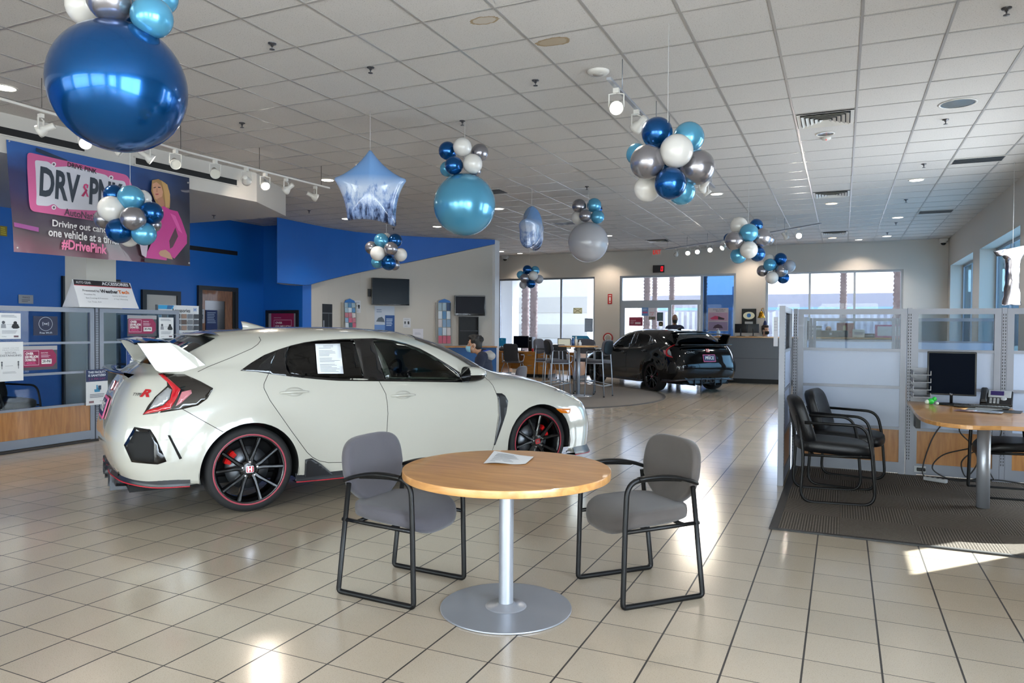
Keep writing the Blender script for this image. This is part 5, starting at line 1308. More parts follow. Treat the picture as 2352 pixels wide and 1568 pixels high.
it = [('p', [(.02, .80), (.98, .80), (.965, .99), (.035, .99)], '26242a'), ('r', .02, .98, .775, .80, 'b23a44'), ('t', 'AUTO GEAR', .18, .89, .085, 'd4d4d8', .24, .01), ('t', 'ACCESSORIES', .71, .89, .11, 'd8d8dc', .46, .03), ('t', 'Presented by', .26, .60, .075, '3a3c42', .27, .005), ('t', 'Weather', .56, .60, .125, '2c2a30', .30, .03), ('t', 'Tech', .81, .60, .125, 'd2691e', .19, .03), ('t', 'Precision Fit', .22, .46, .05, '6c6e74', .18), ('t', 'Best Coverage & Protection', .32, .33, .05, '6c6e74', .36), ('t', 'Car, Truck, SUV', .26, .19, .05, '6c6e74', .22), ('t', 'Interior & Exterior', .72, .44, .05, '7c7e84', .26), ('t', '4 Year Warranty', .72, .32, .05, '7c7e84', .24)]
z = MB(); P2 = MB()
holder = MB().box(-L/2+.01, L/2-.01, -sl/2+.005, sl/2-.005, -.001, 0).build('print_sheet', pm('d2d3d6'), t); holder.matrix_local = Mt; prints(holder, it, L, sl, .001)
# ---- accessory display stand behind the partition
AF = lambda u, v: onx(u, v, -9.15)
M, w, h = pquad(AF, 363, 701, 456, 768)
bd = sheet('accessory_board', 'accessory board with a blue header and product photos behind the left partition', 'board', M, w, h, 'd2d6da', [('p', [(0, .86), (.34, .86), (.38, .99), (0, .99)], '2c9bd0'), ('p', [(.20, .86), (.30, .86), (.36, .99), (.22, .99)], '1d5f94'), ('t', 'Accessories', .55, .82, .13, '202228', .46, .02), ('t', 'H', .90, .86, .12, '3d6fb4', None, .03), ('r', 0, 1, 0, .06, '2f9fd4'), ('r', .03, .045, .06, .8, '2c9bd0')]+[('r', .08+.155*i, .21+.155*i, .52-.2*j+.03, .68-.2*j+.03, ['8d7466', '4a4a50', '6c7078', '5a4c46', '3c3e44', '74787e'][(i*2+j*3) % 6]) for i in range(6) for j in range(3)])
pc_ = M.to_translation()
MB().box(-w/2-.01, -w/2+.02, -pc_.z+.004, h/2, -.05, -.01).box(w/2-.02, w/2+.01, -pc_.z+.004, h/2, -.05, -.01).box(-w/2, w/2, -h/2-.03, -h/2, -.05, .01).build('stand_frame', M_alu, bd)
rk = thing('brochure_rack', 'rack of upright brochures right behind the white car wing', 'rack', onx(395, 800, -9.0)*1.0+V((.28, -.1, 0))); rk.location.z = .0
for k in range(8): MB().box(-.004, .012, -.28+.06*k, -.24+.06*k, .95, 1.24, rotm(0, -.25, 0)).build('brochure', pm('c8d4d8' if k % 2 else '9fb4bc'), rk)
MB().box(-.25, -.1, -.32, .2, .0, .94).build('shelf_body', M_blackm, rk)
Mq = pquad(lambda u, v: onx(u, v, -9.0), 424, 775, 466, 806); tb = sheet('tablet', 'tablet with blue border tilted on the display behind the car wing', 'tablet', Mq[0] @ rotm(-.5, 0, .18), Mq[1], Mq[2], '0f1216', [('r', .06, .94, .08, .92, '3a9fd0'), ('r', .11, .89, .14, .86, 'cfd8dc'), ('l', .2, .8, .6, .75, 2, '7c8288'), ('p', [(.3, .25), (.8, .25), (.7, .4), (.45, .42)], '3a3e44')], th=.02)
MB().box(-.02, .02, -1.0, -.05, -.06, -.03).box(-.15, .15, -Mq[0].to_translation().z/.88+.02, -1.0, -.2, -.02).build('stand', M_blackm, tb)
# ---- the pink banner
d0 = snor*.045 if snor.dot(CO-SF0) > 0 else snor*-.045
BP = SF0+d0; bn = d0.normalized()
TL, TR, BR, BL = [onp(u, v, BP, bn) for u, v in ((15, 320), (437, 408), (438, 611), (33, 578))]
cen = (TL+TR+BR+BL)/4; MB_ = panelm(cen, V((TR.x-TL.x, TR.y-TL.y, 0)), bn); inv = MB_.inverted(); Q = [(inv @ p).xy for p in (TL, TR, BR, BL)]
def bmat():
    m = mat('banner_print', '3a3040', .32, coat=.2); nt = m.node_tree; L_ = nt.links.new; N = nt.nodes.new; b = nt.nodes['Principled BSDF']
    tc = N('ShaderNodeTexCoord'); sp = N('ShaderNodeSeparateXYZ'); L_(tc.outputs['Object'], sp.inputs[0])
    mr = N('ShaderNodeMapRange'); mr.inputs['From Min'].default_value = -.75; mr.inputs['From Max'].default_value = .75; ns = N('ShaderNodeTexNoise'); ns.inputs['Scale'].default_value = 2.5; ns.inputs['Detail'].default_value = 4
    L_(tc.outputs['Object'], ns.inputs['Vector']); ad = N('ShaderNodeMath'); ad.operation = 'MULTIPLY_ADD'; L_(ns.outputs['Fac'], ad.inputs[0]); ad.inputs[1].default_value = .5; L_(sp.outputs[1], ad.inputs[2]); L_(ad.outputs[0], mr.inputs['Value'])
    r = N('ShaderNodeValToRGB'); e = r.color_ramp.elements; e[0].position = 0; e[0].color = lin('5c2034'); e[1].position = 1; e[1].color = lin('2f5a9c')
    for p_, c_ in ((.25, '6a3a48'), (.42, '4a3f44'), (.62, '3a2c44'), (.82, '272c58')): k_ = e.new(p_); k_.color = lin(c_)
    L_(mr.outputs[0], r.inputs['Fac'])
    # darker to the right, as printed
    mx = N('ShaderNodeMix'); mx.data_type = 'RGBA'; m2 = N('ShaderNodeMapRange'); m2.inputs['From Min'].default_value = -.2; m2.inputs['From Max'].default_value = 1.2; m2.inputs['To Max'].default_value = .92; L_(sp.outputs[0], m2.inputs['Value']); L_(m2.outputs[0], mx.inputs[0]); L_(r.outputs['Color'], mx.inputs[6]); mx.inputs[7].default_value = lin('15131c'); L_(mx.outputs[2], b.inputs['Base Color'])
    return m
rows = []
for i in range(21):
    r_ = []
    for j in range(41):
        s, t_ = j/40, i/20; p = (Q[3]*(1-s)+Q[2]*s)*(1-t_)+(Q[0]*(1-s)+Q[1]*s)*t_
        r_.append((p.x, p.y, .010*math.sin(s*9+t_*3)*(1-t_*.6)+.006*math.sin(s*23+t_*7)-.012))
    rows.append(r_)
o = MB().grid(rows).build('banner', bmat()); o.matrix_world = MB_; tag(o, 'large printed banner with pink number plate and woman in pink, hung from the soffit', 'banner')
def c7(l): return [loc2(MB_, x/4.9, 300+y/4.9) for x, y in l]
zz = [.010]
def shp(l, col, nm='print'): MB().add([(x, y, zz[0]) for x, y in c7(l)], [tuple(range(len(l)))]).build(nm, pm(col, .4), o); zz[0] += .0006
def rnd_(l, r=60): return [(p.x, p.y) for p in fillet([(x, y, 0) for x, y in l]+[(l[0][0], l[0][1], 0)], r, 4)][1:]
shp([(400, 190), (750, 330), (750, 370), (400, 235)], '22324a'); shp([(150, 1030), (430, 1090), (430, 1140), (155, 1080)], '8a4480')
shp(rnd_([(300, 420), (300, 240), (800, 355), (1430, 500), (1490, 640), (1560, 960), (1100, 1020), (340, 905), (320, 800)], 50), 'c05a8c')
shp(rnd_([(395, 460), (385, 330), (540, 350), (600, 410), (800, 400), (1190, 500), (1230, 545), (1400, 570), (1480, 920), (660, 880), (600, 820), (540, 850), (400, 840), (405, 720)], 30), 'c2c2cc')
for x, y in ((598, 380), (1243, 530), (598, 865)): shp([(x+26*math.cos(a*PI/8), y+26*math.sin(a*PI/8)) for a in range(16)], 'd8d4da'); shp([(x+14*math.cos(a*PI/3), y+14*math.sin(a*PI/3)) for a in range(6)], '5a4a58')
def btxt(s, x, y, wpx, hpx, col, ang, bold=.02, shear=0.0, lean=0.0):
    a = V(loc2(MB_, (x-wpx/2)/4.9, 300+(y-math.tan(ang)*wpx/2)/4.9)); b_ = V(loc2(MB_, (x+wpx/2)/4.9, 300+(y+math.tan(ang)*wpx/2)/4.9)); c = V(loc2(MB_, x/4.9, 300+(y-hpx/2)/4.9)); d = V(loc2(MB_, x/4.9, 300+(y+hpx/2)/4.9))
    W_ = (b_-a).length; H_ = (c-d).length; an = math.atan2(b_.y-a.y, b_.x-a.x)
    vs, fs = textmesh(s, bold, shear); x0, x1 = min(p[0] for p in vs), max(p[0] for p in vs); y0, y1 = min(p[1] for p in vs), max(p[1] for p in vs); m = (a+b_)/2
    pts = []
    for p in vs:
        u = ((p[0]-(x0+x1)/2)/(x1-x0))*W_; v_ = ((p[1]-(y0+y1)/2)/(y1-y0))*H_; pts.append((m.x+u*math.cos(an)-v_*math.sin(an)+lean*v_, m.y+u*math.sin(an)+v_*math.cos(an), zz[0]))
    MB().add(pts, fs).build('lettering', pm(col, .4), o); zz[0] += .0006
btxt('DRV', 665, 615, 450, 330, '2b3440', .21, .035); btxt('PNK', 1190, 715, 380, 300, '2b3440', .21, .035)
btxt('DRIVE PINK', 915, 422, 330, 52, '1c1a20', .25, .02); btxt('AutoNation', 925, 948, 420, 78, '4c3444', .17, .015)
shp([(905, 735), (962, 655), (975, 675), (930, 745)], 'a82858'); shp([(990, 752), (925, 640), (935, 605), (960, 598), (985, 612), (982, 640), (972, 655), (962, 640), (968, 622), (955, 614), (944, 628), (960, 660), (965, 740)], 'c83c74')
btxt('Driving out cancer,', 930, 1095, 700, 95, 'd8d4d4', .13, .02); btxt('one vehicle at a time.', 930, 1190, 790, 90, 'd8d4d4', .13, .02); btxt('#DrivePink', 938, 1310, 510, 120, 'e0749c', .13, .03)
# the woman in the pink jacket, as printed
shp([(1700, 560), (1770, 545), (1850, 590), (1895, 680), (1905, 780), (1900, 870), (1850, 900), (1760, 850), (1720, 760), (1690, 680)], '9a7648')
shp([(1705, 600), (1750, 580), (1800, 620), (1822, 690), (1812, 760), (1770, 790), (1735, 765), (1712, 700)], 'c08c70'); shp([(1755, 770), (1815, 740), (1850, 840), (1790, 870)], 'a87458')
shp([(1715, 640), (1742, 632), (1742, 642), (1716, 650)], '3a2a24'); shp([(1765, 632), (1795, 636), (1795, 646), (1765, 644)], '3a2a24'); shp([(1735, 712), (1772, 710), (1768, 724), (1740, 724)], '9a4048'); shp([(1750, 650), (1758, 650), (1760, 692), (1745, 692)], 'a8745c')
shp([(1800, 560), (1870, 610), (1900, 720), (1890, 860), (1850, 870), (1840, 760), (1825, 660)], 'b8925c')
shp([(1780, 870), (1830, 850), (1900, 890), (1985, 910), (2030, 1010), (2090, 1180), (2090, 1270), (1950, 1440), (1870, 1400), (1860, 1460), (1610, 1430), (1690, 1270), (1740, 1100), (1760, 960)], 'b82c80')
shp([(1960, 1090), (1990, 1190), (1930, 1310), (1900, 1330), (1890, 1240)], '4a2030'); shp([(1780, 920), (1820, 960), (1760, 1090), (1740, 1080)], 'd865a4'); shp([(1900, 930), (1960, 960), (2040, 1160), (1990, 1120)], 'cf4f98')
shp([(1790, 1350), (1850, 1340), (1900, 1380), (1930, 1450), (1880, 1440), (1790, 1410), (1770, 1380)], 'b08468'); shp([(1610, 1435), (1860, 1462), (1900, 1450), (1915, 1510), (1610, 1475)], '2c2a2e')
shp([(1555, 1270), (1650, 1290), (1630, 1430), (1580, 1400)], 'b8a8b4')
for (x, y) in ((88, 122), (2100, 588), (2112, 1490), (180, 1318)): shp([(x+10*math.cos(a*PI/5), y+10*math.sin(a*PI/5)) for a in range(10)], 'a8a4a0', 'eyelet')
# ---- blue wall items
M, w, h = pquad(lambda u, v: ony(u, v, 13.0), 612, 712, 687, 800)
fr = thing('framed_poster', 'maroon poster in a thick black frame on the blue wall', 'poster', M.to_translation()); fr.matrix_world = M
b = MB(); e = .075
for q in ((-w/2, w/2, h/2-e, h/2), (-w/2, w/2, -h/2, -h/2+e), (-w/2, -w/2+e, -h/2+e, h/2-e), (w/2-e, w/2, -h/2+e, h/2-e)): b.box(*q, 0, .03)
b.build('frame', M_dframe, fr); s = MB().box(-w/2+e, w/2-e, -h/2+e, h/2-e, .002, .008).build('sheet', pm('8f8e96'), fr)
prints(s, [('r', .10, .92, 0, 1, '8a1646'), ('t', 'DRIVE PINK', .33, .86, .03, 'c8b8c0', .26), ('r', .2, .84, .05, .8, 'c9a0b2'), ('r', .215, .825, .06, .785, '861144'), ('t', 'OVER', .38, .70, .06, 'ddd6d8', .25, .04), ('t', "$20 MILLION", .53, .59, .06, 'ddd6d8', .56, .04), ('t', 'DONATED.', .47, .48, .06, 'ddd6d8', .44, .04), ('t', '1 MISSION.', .47, .37, .06, 'd24a80', .44, .04)], w-2*e, h-2*e, .009)
M, w, h = pquad(lambda u, v: onx(u, v, XL+.02), 43, 677, 76, 697); sheet('door_plate', 'small grey name plate on the blue wall above the left partition', 'sign', M, w, h, '9a9ca4', [('t', 'FINANCE', .5, .7, .2, '2a2c34', .5), ('l', .2, .8, .15, .5, 2, '6a6c74')], th=.01)
M, w, h = pquad(lambda u, v: onx(u, v, XL+.02), 0, 519, 16, 542); sheet('wall_notice', 'small yellow notice high on the blue wall left of the banner', 'sign', M, w, h, '8a7a1c', [('l', .1, .9, .1, .9, 4, 'c8b838')])
gl = lambda u, v: onx(u, v, XL+.03)
M, w, h = pquad(gl, 473, 712, 499, 763); sheet('door_poster', 'navy poster on the glass of the wooden door', 'poster', M, w, h, '1a2c5c', [('l', .1, .9, .4, .92, 7, '94a4bc'), ('t', 'AutoNation', .5, .06, .03, 'b0bcd0', .3)])
M, w, h = pquad(gl, 458, 710, 469, 742); sheet('door_notice', 'narrow white notice beside the navy poster on the wooden door', 'notice', M, w, h, 'a8aab0', [('c', .5, .55, .1, '24262c'), ('p', [(.3, .3), (.7, .3), (.65, .5), (.35, .5)], '24262c'), ('l', .2, .8, .75, .9, 2, '80828a')])
# ---- curved white wall: screens, racks, posters
WF_ = lambda u, v: on_curve(u, v)[0]
def tv(label, u0, v0, u1, v1, big):
    M, w, h = pquad(WF_, u0, v0, u1, v1, .12); t = thing('wall_tv', label, 'television'); t.matrix_world = M
    MB().rbox(-w/2, w/2, -h/2, h/2, -.03, .022, .008).build('housing', mat('tv_black', '0a0a0c', .25, coat=.4), t)
    e = .018 if big else .03; b_ = .03 if big else .06
    MB().box(-w/2+e, w/2-e, -h/2+b_, h/2-e, .0225, .0235).build('screen', mat('tv_screen' if big else 'tv_screen_grey', '05141f' if big else '23242a', .22 if big else .4, spec=.12), t)
    MB().box(-.15, .15, -.12, .12, -.117, -.03).build('wall_mount', M_blackm, t)
    if big: MB().box(-w/2-.07, -w/2+.0, -.13, .06, -.08, -.05).build('bracket', M_blackm, t)
    else: MB().rect(-w/2+.01, w/2-.01, h/2-.022, h/2-.012, .0232).rect(-.03, .03, -h/2+.02, -h/2+.028, .0232).build('trim', pm('9a9ca0'), t)
tv('large black television high on the white curved wall', 850, 640, 936, 701, True)
tv('smaller grey screen television near the end of the white curved wall', 1042, 679, 1112, 725, False)
def rack(label, u0, v0, u1, v1, seed):
    M, w, h = pquad(WF_, u0, v0, u1, v1, .10); z = M.to_translation().z
    t = thing('literature_rack', label, 'rack'); t.matrix_world = M; rn = random.Random(seed)
    MB().box(-w/2-.06, -w/2-.045, -h/2, h/2, -.098, .0).box(w/2, w/2+.015, -h/2, h/2, -.098, .0).box(-w/2-.05, w/2+.01, -h/2, h/2, -.098, -.085).build('rack_frame', pm('a8a49c'), t)
    n = 5
    for j in range(n):
        for i in range(3):
            x = -w/2+w*(i+.5)/3; y = -h/2+h*(j+.5)/n
            c = rn.choice(['b85a70', 'c4ccd4', '7f9cb8', 'b0707c', '46606e', 'c8c0c0'] if j < 3 else ['5a88b0', 'c8d2da', '2c4668', '9ab0bc'])
            q = MB().box(x-w/6+.006, x+w/6-.006, y-h/n*.46, y+h/n*.46, -.02-.01*(i % 2), -.016, rotm(-.06, 0, 0)).build('leaflet', pm(c), t)
    MB().prism([(-w/2, h/2), (w/2, h/2), (w/2-.03, h/2+.05), (0, h/2+.10), (-w/2+.03, h/2+.05)], -.04, -.03).build('header', pm('2f6db0'), t)
rack('leaflet rack on the white wall left of the large television', 787, 695, 812, 752, 1); rack('leaflet rack with blue arched header left of the small television', 1005, 695, 1034, 789, 2)
def wsheet(name, label, cat, u0, v0, u1, v1, col, items, **k):
    M, w, h = pquad(WF_, u0, v0, u1, v1, .006); return sheet(name, label, cat, M, w, h, col, items, **k)
MASK = [('l', .15, .85, .78, .9, 2, '9094a0'), ('c', .25, .56, .09, '2a2c34'), ('r', .16, .34, .36, .48, '40444c'), ('c', .7, .56, .1, '15161a'), ('r', .6, .82, .34, .48, '15161a'), ('l', .15, .8, .1, .2, 2, '9094a0')]
wsheet('notice', 'white mask notice between the left leaflet rack and the large television', 'notice', 814, 690, 828, 718, 'c8c9cc', MASK)
wsheet('notice', 'white mask notice low on the white wall below and right of the television', 'notice', 926, 730, 943, 752, 'c8c9cc', MASK)
wsheet('wall_poster', 'blue car poster on the white wall under the large television', 'poster', 860, 703, 906, 764, 'b4bcc8', [('r', 0, .55, 0, .3, '5c80b8'), ('p', [(.08, .42), (.5, .40), (.46, .52), (.36, .60), (.18, .56)], '4c5660'), ('r', .52, 1, 0, .66, '1f4a86'), ('l', .58, .94, .25, .55, 5, 'b8c8dc'), ('l', .1, .45, .75, .9, 2, '7c8aa0')])
wsheet('wall_sheet', 'pale printed sheet on the white wall above the car windscreen', 'paper', 948, 755, 972, 782, 'cfccd2', [('l', .2, .8, .5, .7, 3, 'a8a6b4'), ('c', .7, .2, .06, '40424a')])
M, w, h = pquad(WF_, 740, 698, 763, 756, .004); t = sheet('wall_panel', 'narrow black window panel at the left end of the white wall', 'panel', M, w, h, '08080a', [('r', 0, 1, .62, .66, '5a5c60'), ('r', .62, .66, 0, .62, '4a4c50'), ('r', .08, .2, .05, .35, '8a8c90')], th=.003)
M, w, h = pquad(WF_, 1053, 727, 1097, 792, .14); t = thing('wall_cabinet', 'black wall cabinet with a shelf below the small television', 'cabinet'); t.matrix_world = M
MB().box(-w/2, w/2, -h/2, h/2, -.14, -.12).box(-w/2, -w/2+.02, -h/2, h/2, -.12, 0).box(w/2-.02, w/2, -h/2, h/2, -.12, 0).box(-w/2+.02, w/2-.02, h/2-.02, h/2, -.12, 0).build('case', M_blackm, t)
MB().box(-w/2+.02, w/2-.02, -.01, .01, -.12, -.01).build('shelf', mat('shelf_dark', '2c2e32', .4), t)
# ---- back wall and entrance signs
BK = lambda u, v: ony(u, v, YB-.006)
M, w, h = pquad(BK, 1396, 675, 1406, 698); sheet('extinguisher_sign', 'small red fire extinguisher sign left of the entrance', 'sign', M, w, h, 'a8221e', [('p', [(.3, .3), (.7, .3), (.7, .7), (.3, .7)], 'd8d0cc'), ('p', [(.5, .08), (.8, .22), (.2, .22)], 'd8d0cc'), ('r', .2, .8, .8, .88, 'd8d0cc')])
M, w, h = pquad(BK, 1498, 572, 1519, 586); ex = sheet('exit_sign', 'exit sign with red letters over the entrance', 'sign', M, w, h, 'cfc6ba', th=.005)
MB().text('EXIT', h*.75, 0, 0, .001, None, .03, 0, w*.86).build('lettering', mat('exit_red', 'c81e14', .5, emit='e02818', estr=.35), ex)
M, w, h = pquad(BK, 1500, 609, 1526, 626, .03); cl = sheet('counter_display', 'black display with a red glowing zero over the entrance', 'display', M, w, h, '140d12', th=.035)
d = MB(); x0, x1, y0, y1 = w*.2, w*.40, -h*.32, h*.32; sk_ = .012
for q in ((x0, x1, y1-.02, y1), (x0, x1, y0, y0+.02), (x0, x0+.02, y0, y1), (x1-.02, x1, y0, y1)): d.add([(q[0]+sk_*q[2]/h, q[2], .001), (q[1]+sk_*q[2]/h, q[2], .001), (q[1]+sk_*q[3]/h, q[3], .001), (q[0]+sk_*q[3]/h, q[3], .001)], [(0, 1, 2, 3)])
d.build('digit', mat('led_red', 'ff2030', .5, emit='ff1830', estr=.6), cl)
DG = lambda u, v: ony(u, v, YB-.02)
DI = [('r', .0, 1, .88, 1, 'b06a78'), ('t', 'OVER $20 MILLION', .3, .6, .14, 'd8c8cc', .4), ('r', .45, .85, .2, .42, 'd0c0c4'), ('l', .1, .42, .2, .5, 3, 'c0a0a8')]
def door_sheet(nm, lab, cat, u0, v0, u1, v1, col, items): M, w, h = pquad(DG, u0, v0, u1, v1); return sheet(nm, lab, cat, M, w, h, col, items)
door_sheet('donation_poster', 'small red donation poster on the sliding entrance door', 'poster', 1445, 728, 1476, 748, '8a2040', DI)
door_sheet('door_sign', 'blue sign with a pink band on the sliding entrance door', 'sign', 1474, 706, 1489, 725, '5a84b8', [('r', .1, .9, .3, .5, 'c45a80'), ('l', .15, .85, .62, .88, 3, 'b8c8dc')])
door_sheet('door_sign', 'white sign with pink figures on the sliding entrance door', 'sign', 1490, 707, 1505, 727, 'd0ccd4', [('t', 'MASK', .5, .45, .2, 'c85a78', .7), ('t', 'UP', .5, .2, .2, 'c85a78', .4)])
door_sheet('door_sign', 'dark green rectangular sign on the sliding entrance door', 'sign', 1509, 717, 1523, 737, '38505a', [('l', .1, .9, .1, .9, 6, '4c646c')])
door_sheet('door_sticker', 'small sticker with two dark pictures on the sliding entrance door', 'sticker', 1490, 727, 1505, 734, '4a4440', [('r', .05, .45, .2, .8, '8a8478'), ('r', .55, .95, .2, .8, '6a6458')])
door_sheet('door_sticker', 'round black and gold sticker on the sliding entrance door', 'sticker', 1513, 738, 1523, 749, 'c8b890', [('c', .5, .5, .46, '2a2418'), ('p', [(.2, .3), (.8, .3), (.5, .7)], '9a8450')])
M, w, h = pquad(DG, 1626, 707, 1673, 760); sheet('racing_poster', 'poster with two blurred race car pictures on the blue sidelight', 'poster', M, w, h, 'b0aab0', [('r', .03, .97, .44, .80, 'a8889c'), ('p', [(.1, .55), (.35, .66), (.5, .64), (.8, .56), (.78, .50), (.2, .50)], 'b03058'), ('p', [(.5, .64), (.82, .54), (.78, .49), (.5, .5)], '201820'), ('r', .03, .97, .04, .40, '8c7c98'), ('p', [(.25, .12), (.75, .12), (.68, .24), (.5, .30), (.34, .24)], '40283c'), ('t', 'CIVIC TYPE R', .55, .92, .05, '3c3a3e', .6), ('t', 'RACING', .6, .86, .05, '3c3a3e', .4)])
M, w, h = pquad(DG, 1317, 707, 1337, 720); sheet('window_sticker', 'yellow outlined envelope shaped sticker on the back left window', 'sticker', M, w, h, 'a8a860', [('p', [(.06, .1), (.94, .1), (.94, .9), (.06, .9)], 'dcdcc0'), ('p', [(.06, .84), (.12, .9), (.94, .16), (.88, .1)], '88885a'), ('p', [(.06, .16), (.12, .1), (.94, .84), (.88, .9)], '88885a')])
M, w, h = pquad(DG, 1343, 731, 1362, 762); sheet('window_poster', 'grey blue notice on the back left window', 'notice', M, w, h, '7c8a9c', [('l', .1, .9, .1, .9, 7, '96a4b4')])
M, w, h = pquad(lambda u, v: ony(u, v, 20.9), 1314, 771, 1356, 786); ar = sheet('arrow_sign', 'blue arrow shaped sign behind the right wooden desk', 'sign', M, w, h, '1f86b8', [('t', 'SERVICE', .35, .5, .3, '8cc0d8', .5)], base=MB().prism([(-w/2, -h/2), (w*.36, -h/2), (w/2, 0), (w*.36, h/2), (-w/2, h/2)], -.01, 0))
MB().box(-.02, .02, -M.to_translation().z+.001, -h/2, -.02, -.01).box(-.15, .15, -M.to_translation().z+.001, -M.to_translation().z+.02, -.12, .1).build('post', M_alu, ar)
M, w, h = pquad(lambda u, v: ony(u, v, 20.9), 1144, 776, 1162, 795); ar = sheet('floor_sign', 'small bright blue sign at the left end of the back window', 'sign', M, w, h, '1488c0', [('c', .5, .8, .06, 'c8e0ec')], th=.01)
MB().box(-.02, .02, -M.to_translation().z+.001, -h/2, -.02, -.01).box(-.12, .12, -M.to_translation().z+.001, -M.to_translation().z+.02, -.12, .1).build('post', M_alu, ar)
# award plaque and brass bell by the counter
M, w, h = pquad(BK, 1704, 709, 1737, 748, .02); pl = thing('award_plaque', 'black framed award disc on the back wall beside the brass bell', 'plaque'); pl.matrix_world = M
MB().box(-w/2, w/2, -h/2, h/2, -.02, .01).build('backing', M_blackm, pl); MB().prism(circ(0, h*.10, w*.40, 32, h*.22), .01, .018).build('disc', mat('record_gold', '9a9682', .3, metal=.6), pl); MB().prism(circ(0, h*.11, w*.15, 24, h*.12), .018, .021).build('disc_label', pm('2f6fb0'), pl); MB().box(-w*.28, w*.28, -h*.42, -h*.25, .01, .014).build('plate', pm('a8a8a4'), pl)
p = ony(1749, 720, 21.2); t = thing('brass_bell', 'brass bell on a pole between the plaque and the back right window', 'bell', (p.x, 21.2, p.z))
MB().lathe([(.10, -.12), (.105, -.115), (.075, -.06), (.06, .02), (.04, .06), (0, .07)], 28).build('bell', mat('brass', 'b8862a', .25, metal=1), t); MB().tube([(0, 0, .06), (0, 0, .13), (.05, 0, .15)], .012, 8).build('hanger', mat('brass', 'b8862a'), t)
MB().tube([(.05, 0, .15), (.09, .05, .0), (.09, .08, -p.z+.01)], .012, 8).build('pole', M_alu, t); MB().ell((.10, -.01, -.32), (.05, .03, .13), 12, 8).build('pull_tassel', pm('1c2c58'), t)
# ================================================================ things on the ceiling
M_lampw = mat('lamp_glow', 'ffffff', .5, emit='fff4e4', estr=6); M_lampy = mat('lamp_glow_warm', 'ffffff', .5, emit='ffd9a0', estr=3); M_can = mat('can_reflector', 'b8b8b8', .18, metal=.9); M_cwhite = mat('fixture_white', 'cfccc6', .4)
DOWNLIGHTS = []
def downlight(u, v, lit, label, r=.095):
    p = onz(u, v, CEIL); t = thing('downlight', label, 'ceiling light', (p.x, p.y, CEIL-.006)); t['group'] = 'recessed ceiling lights' if lit else 'unlit recessed lights'
    MB().lathe([(r, .004), (r, 0), (r+.012, -.004), (r+.022, 0), (r+.022, .004)], 32, cap=False).build('trim_ring', M_cwhite, t)
    if lit: MB().lathe([(0, -.001), (r, -.001), (r, .004)], 32, cap=False).build('lens', M_lampy if lit == 2 else M_lampw, t); DOWNLIGHTS.append((p.x, p.y, lit == 2))
    else: MB().lathe([(r, 0), (r*.9, .003), (r*.5, .0045), (0, .005)], 24, cap=False, smooth=False).build('reflector', M_can, t)
DL = [(2105, 413, 1, 'lit round downlight right of the ceiling vents, nearest of the right row'), (2062, 499, 1, 'lit round downlight near the small black grille at right'), (2037, 542, 1, 'lit round downlight furthest back in the right row'), (1646, 445, 1, 'lit round downlight right of the largest balloon cluster'),
 (1910, 467, 2, 'warm lit downlight beyond the middle white vent'), (1912, 546, 2, 'warm lit downlight beyond the furthest white vent'), (1145, 479, 1, 'lit downlight just right of the huge light blue balloon'), (1004, 520, 1, 'lit downlight left of the huge light blue balloon bottom'), (796, 502, 1, 'lit downlight below left of the star balloon'), (752, 413, 1, 'lit downlight at the end of the left track rail'), (833, 379, 1, 'lit downlight beside the top of the star balloon'), (10, 201, 1, 'lit downlight at the far left above the track rail'), (1397, 541, 1, 'lit downlight right of the huge pale white balloon'), (1150, 577, 1, 'lit downlight near the dome camera at the end of the white wall')]
for u, v, k, l in DL: downlight(u, v, k, l)
for x_, l_ in ((-6.5, 'lit wall washing downlight left of the exit sign at the back wall'), (-2.35, 'lit wall washing downlight over the award plaque'), (.35, 'lit wall washing downlight over the middle of the back right window'), (-9.2, 'lit wall washing downlight over the back left window')):
    t = thing('downlight', l_, 'ceiling light', (x_, 20.75, CEIL-.006)); t['group'] = 'recessed ceiling lights'
    MB().lathe([(.08, .004), (.08, 0), (.092, -.004), (.102, 0), (.102, .004)], 24, cap=False).build('trim_ring', M_cwhite, t); MB().lathe([(0, -.001), (.08, -.001), (.08, .004)], 24, cap=False).build('lens', M_lampw, t); DOWNLIGHTS.append((x_, 20.75, True))
downlight(2200, 237, 0, 'large unlit recessed downlight with a silver reflector', .155); downlight(1895, 307, 0, 'small unlit recessed downlight next to the nearest white vent', .085)
def vent(u, v, label):
    p = onz(u, v, CEIL); x = -1.117+.61*round((p.x+1.117-.305)/.61)+.305; y = 6.0+.61*round((p.y-6.0-.305)/.61)+.305
    t = thing('ceiling_vent', label, 'vent', (x, y, CEIL)); t['group'] = 'white ceiling vents'
    MB().box(-.285, .285, -.285, .285, -.006, -.002).build('backing', M_black, t)
    for k in range(6):
        a = .285-.045*k; b = a-.034; z0, z1 = -.010-.003*k, -.028
        f = MB(); o_ = [(-a, -a), (a, -a), (a, a), (-a, a)]; i_ = [(-b, -b), (b, -b), (b, b), (-b, b)]
        f.add([(x_, y_, z1 if k else -.012) for x_, y_ in o_]+[(x_, y_, -.008) for x_, y_ in i_], [(j, (j+1) % 4, 4+(j+1) % 4, 4+j) for j in range(4)])
        f.build('louvre' if k else 'flange', M_cwhite, t)
vent(1900, 270, 'white louvred ceiling vent nearest the camera'); vent(1908, 440, 'white louvred ceiling vent in the middle of the row'); vent(1921, 531, 'white louvred ceiling vent furthest back at right'); vent(1500, 553, 'white louvred ceiling vent above the exit sign')
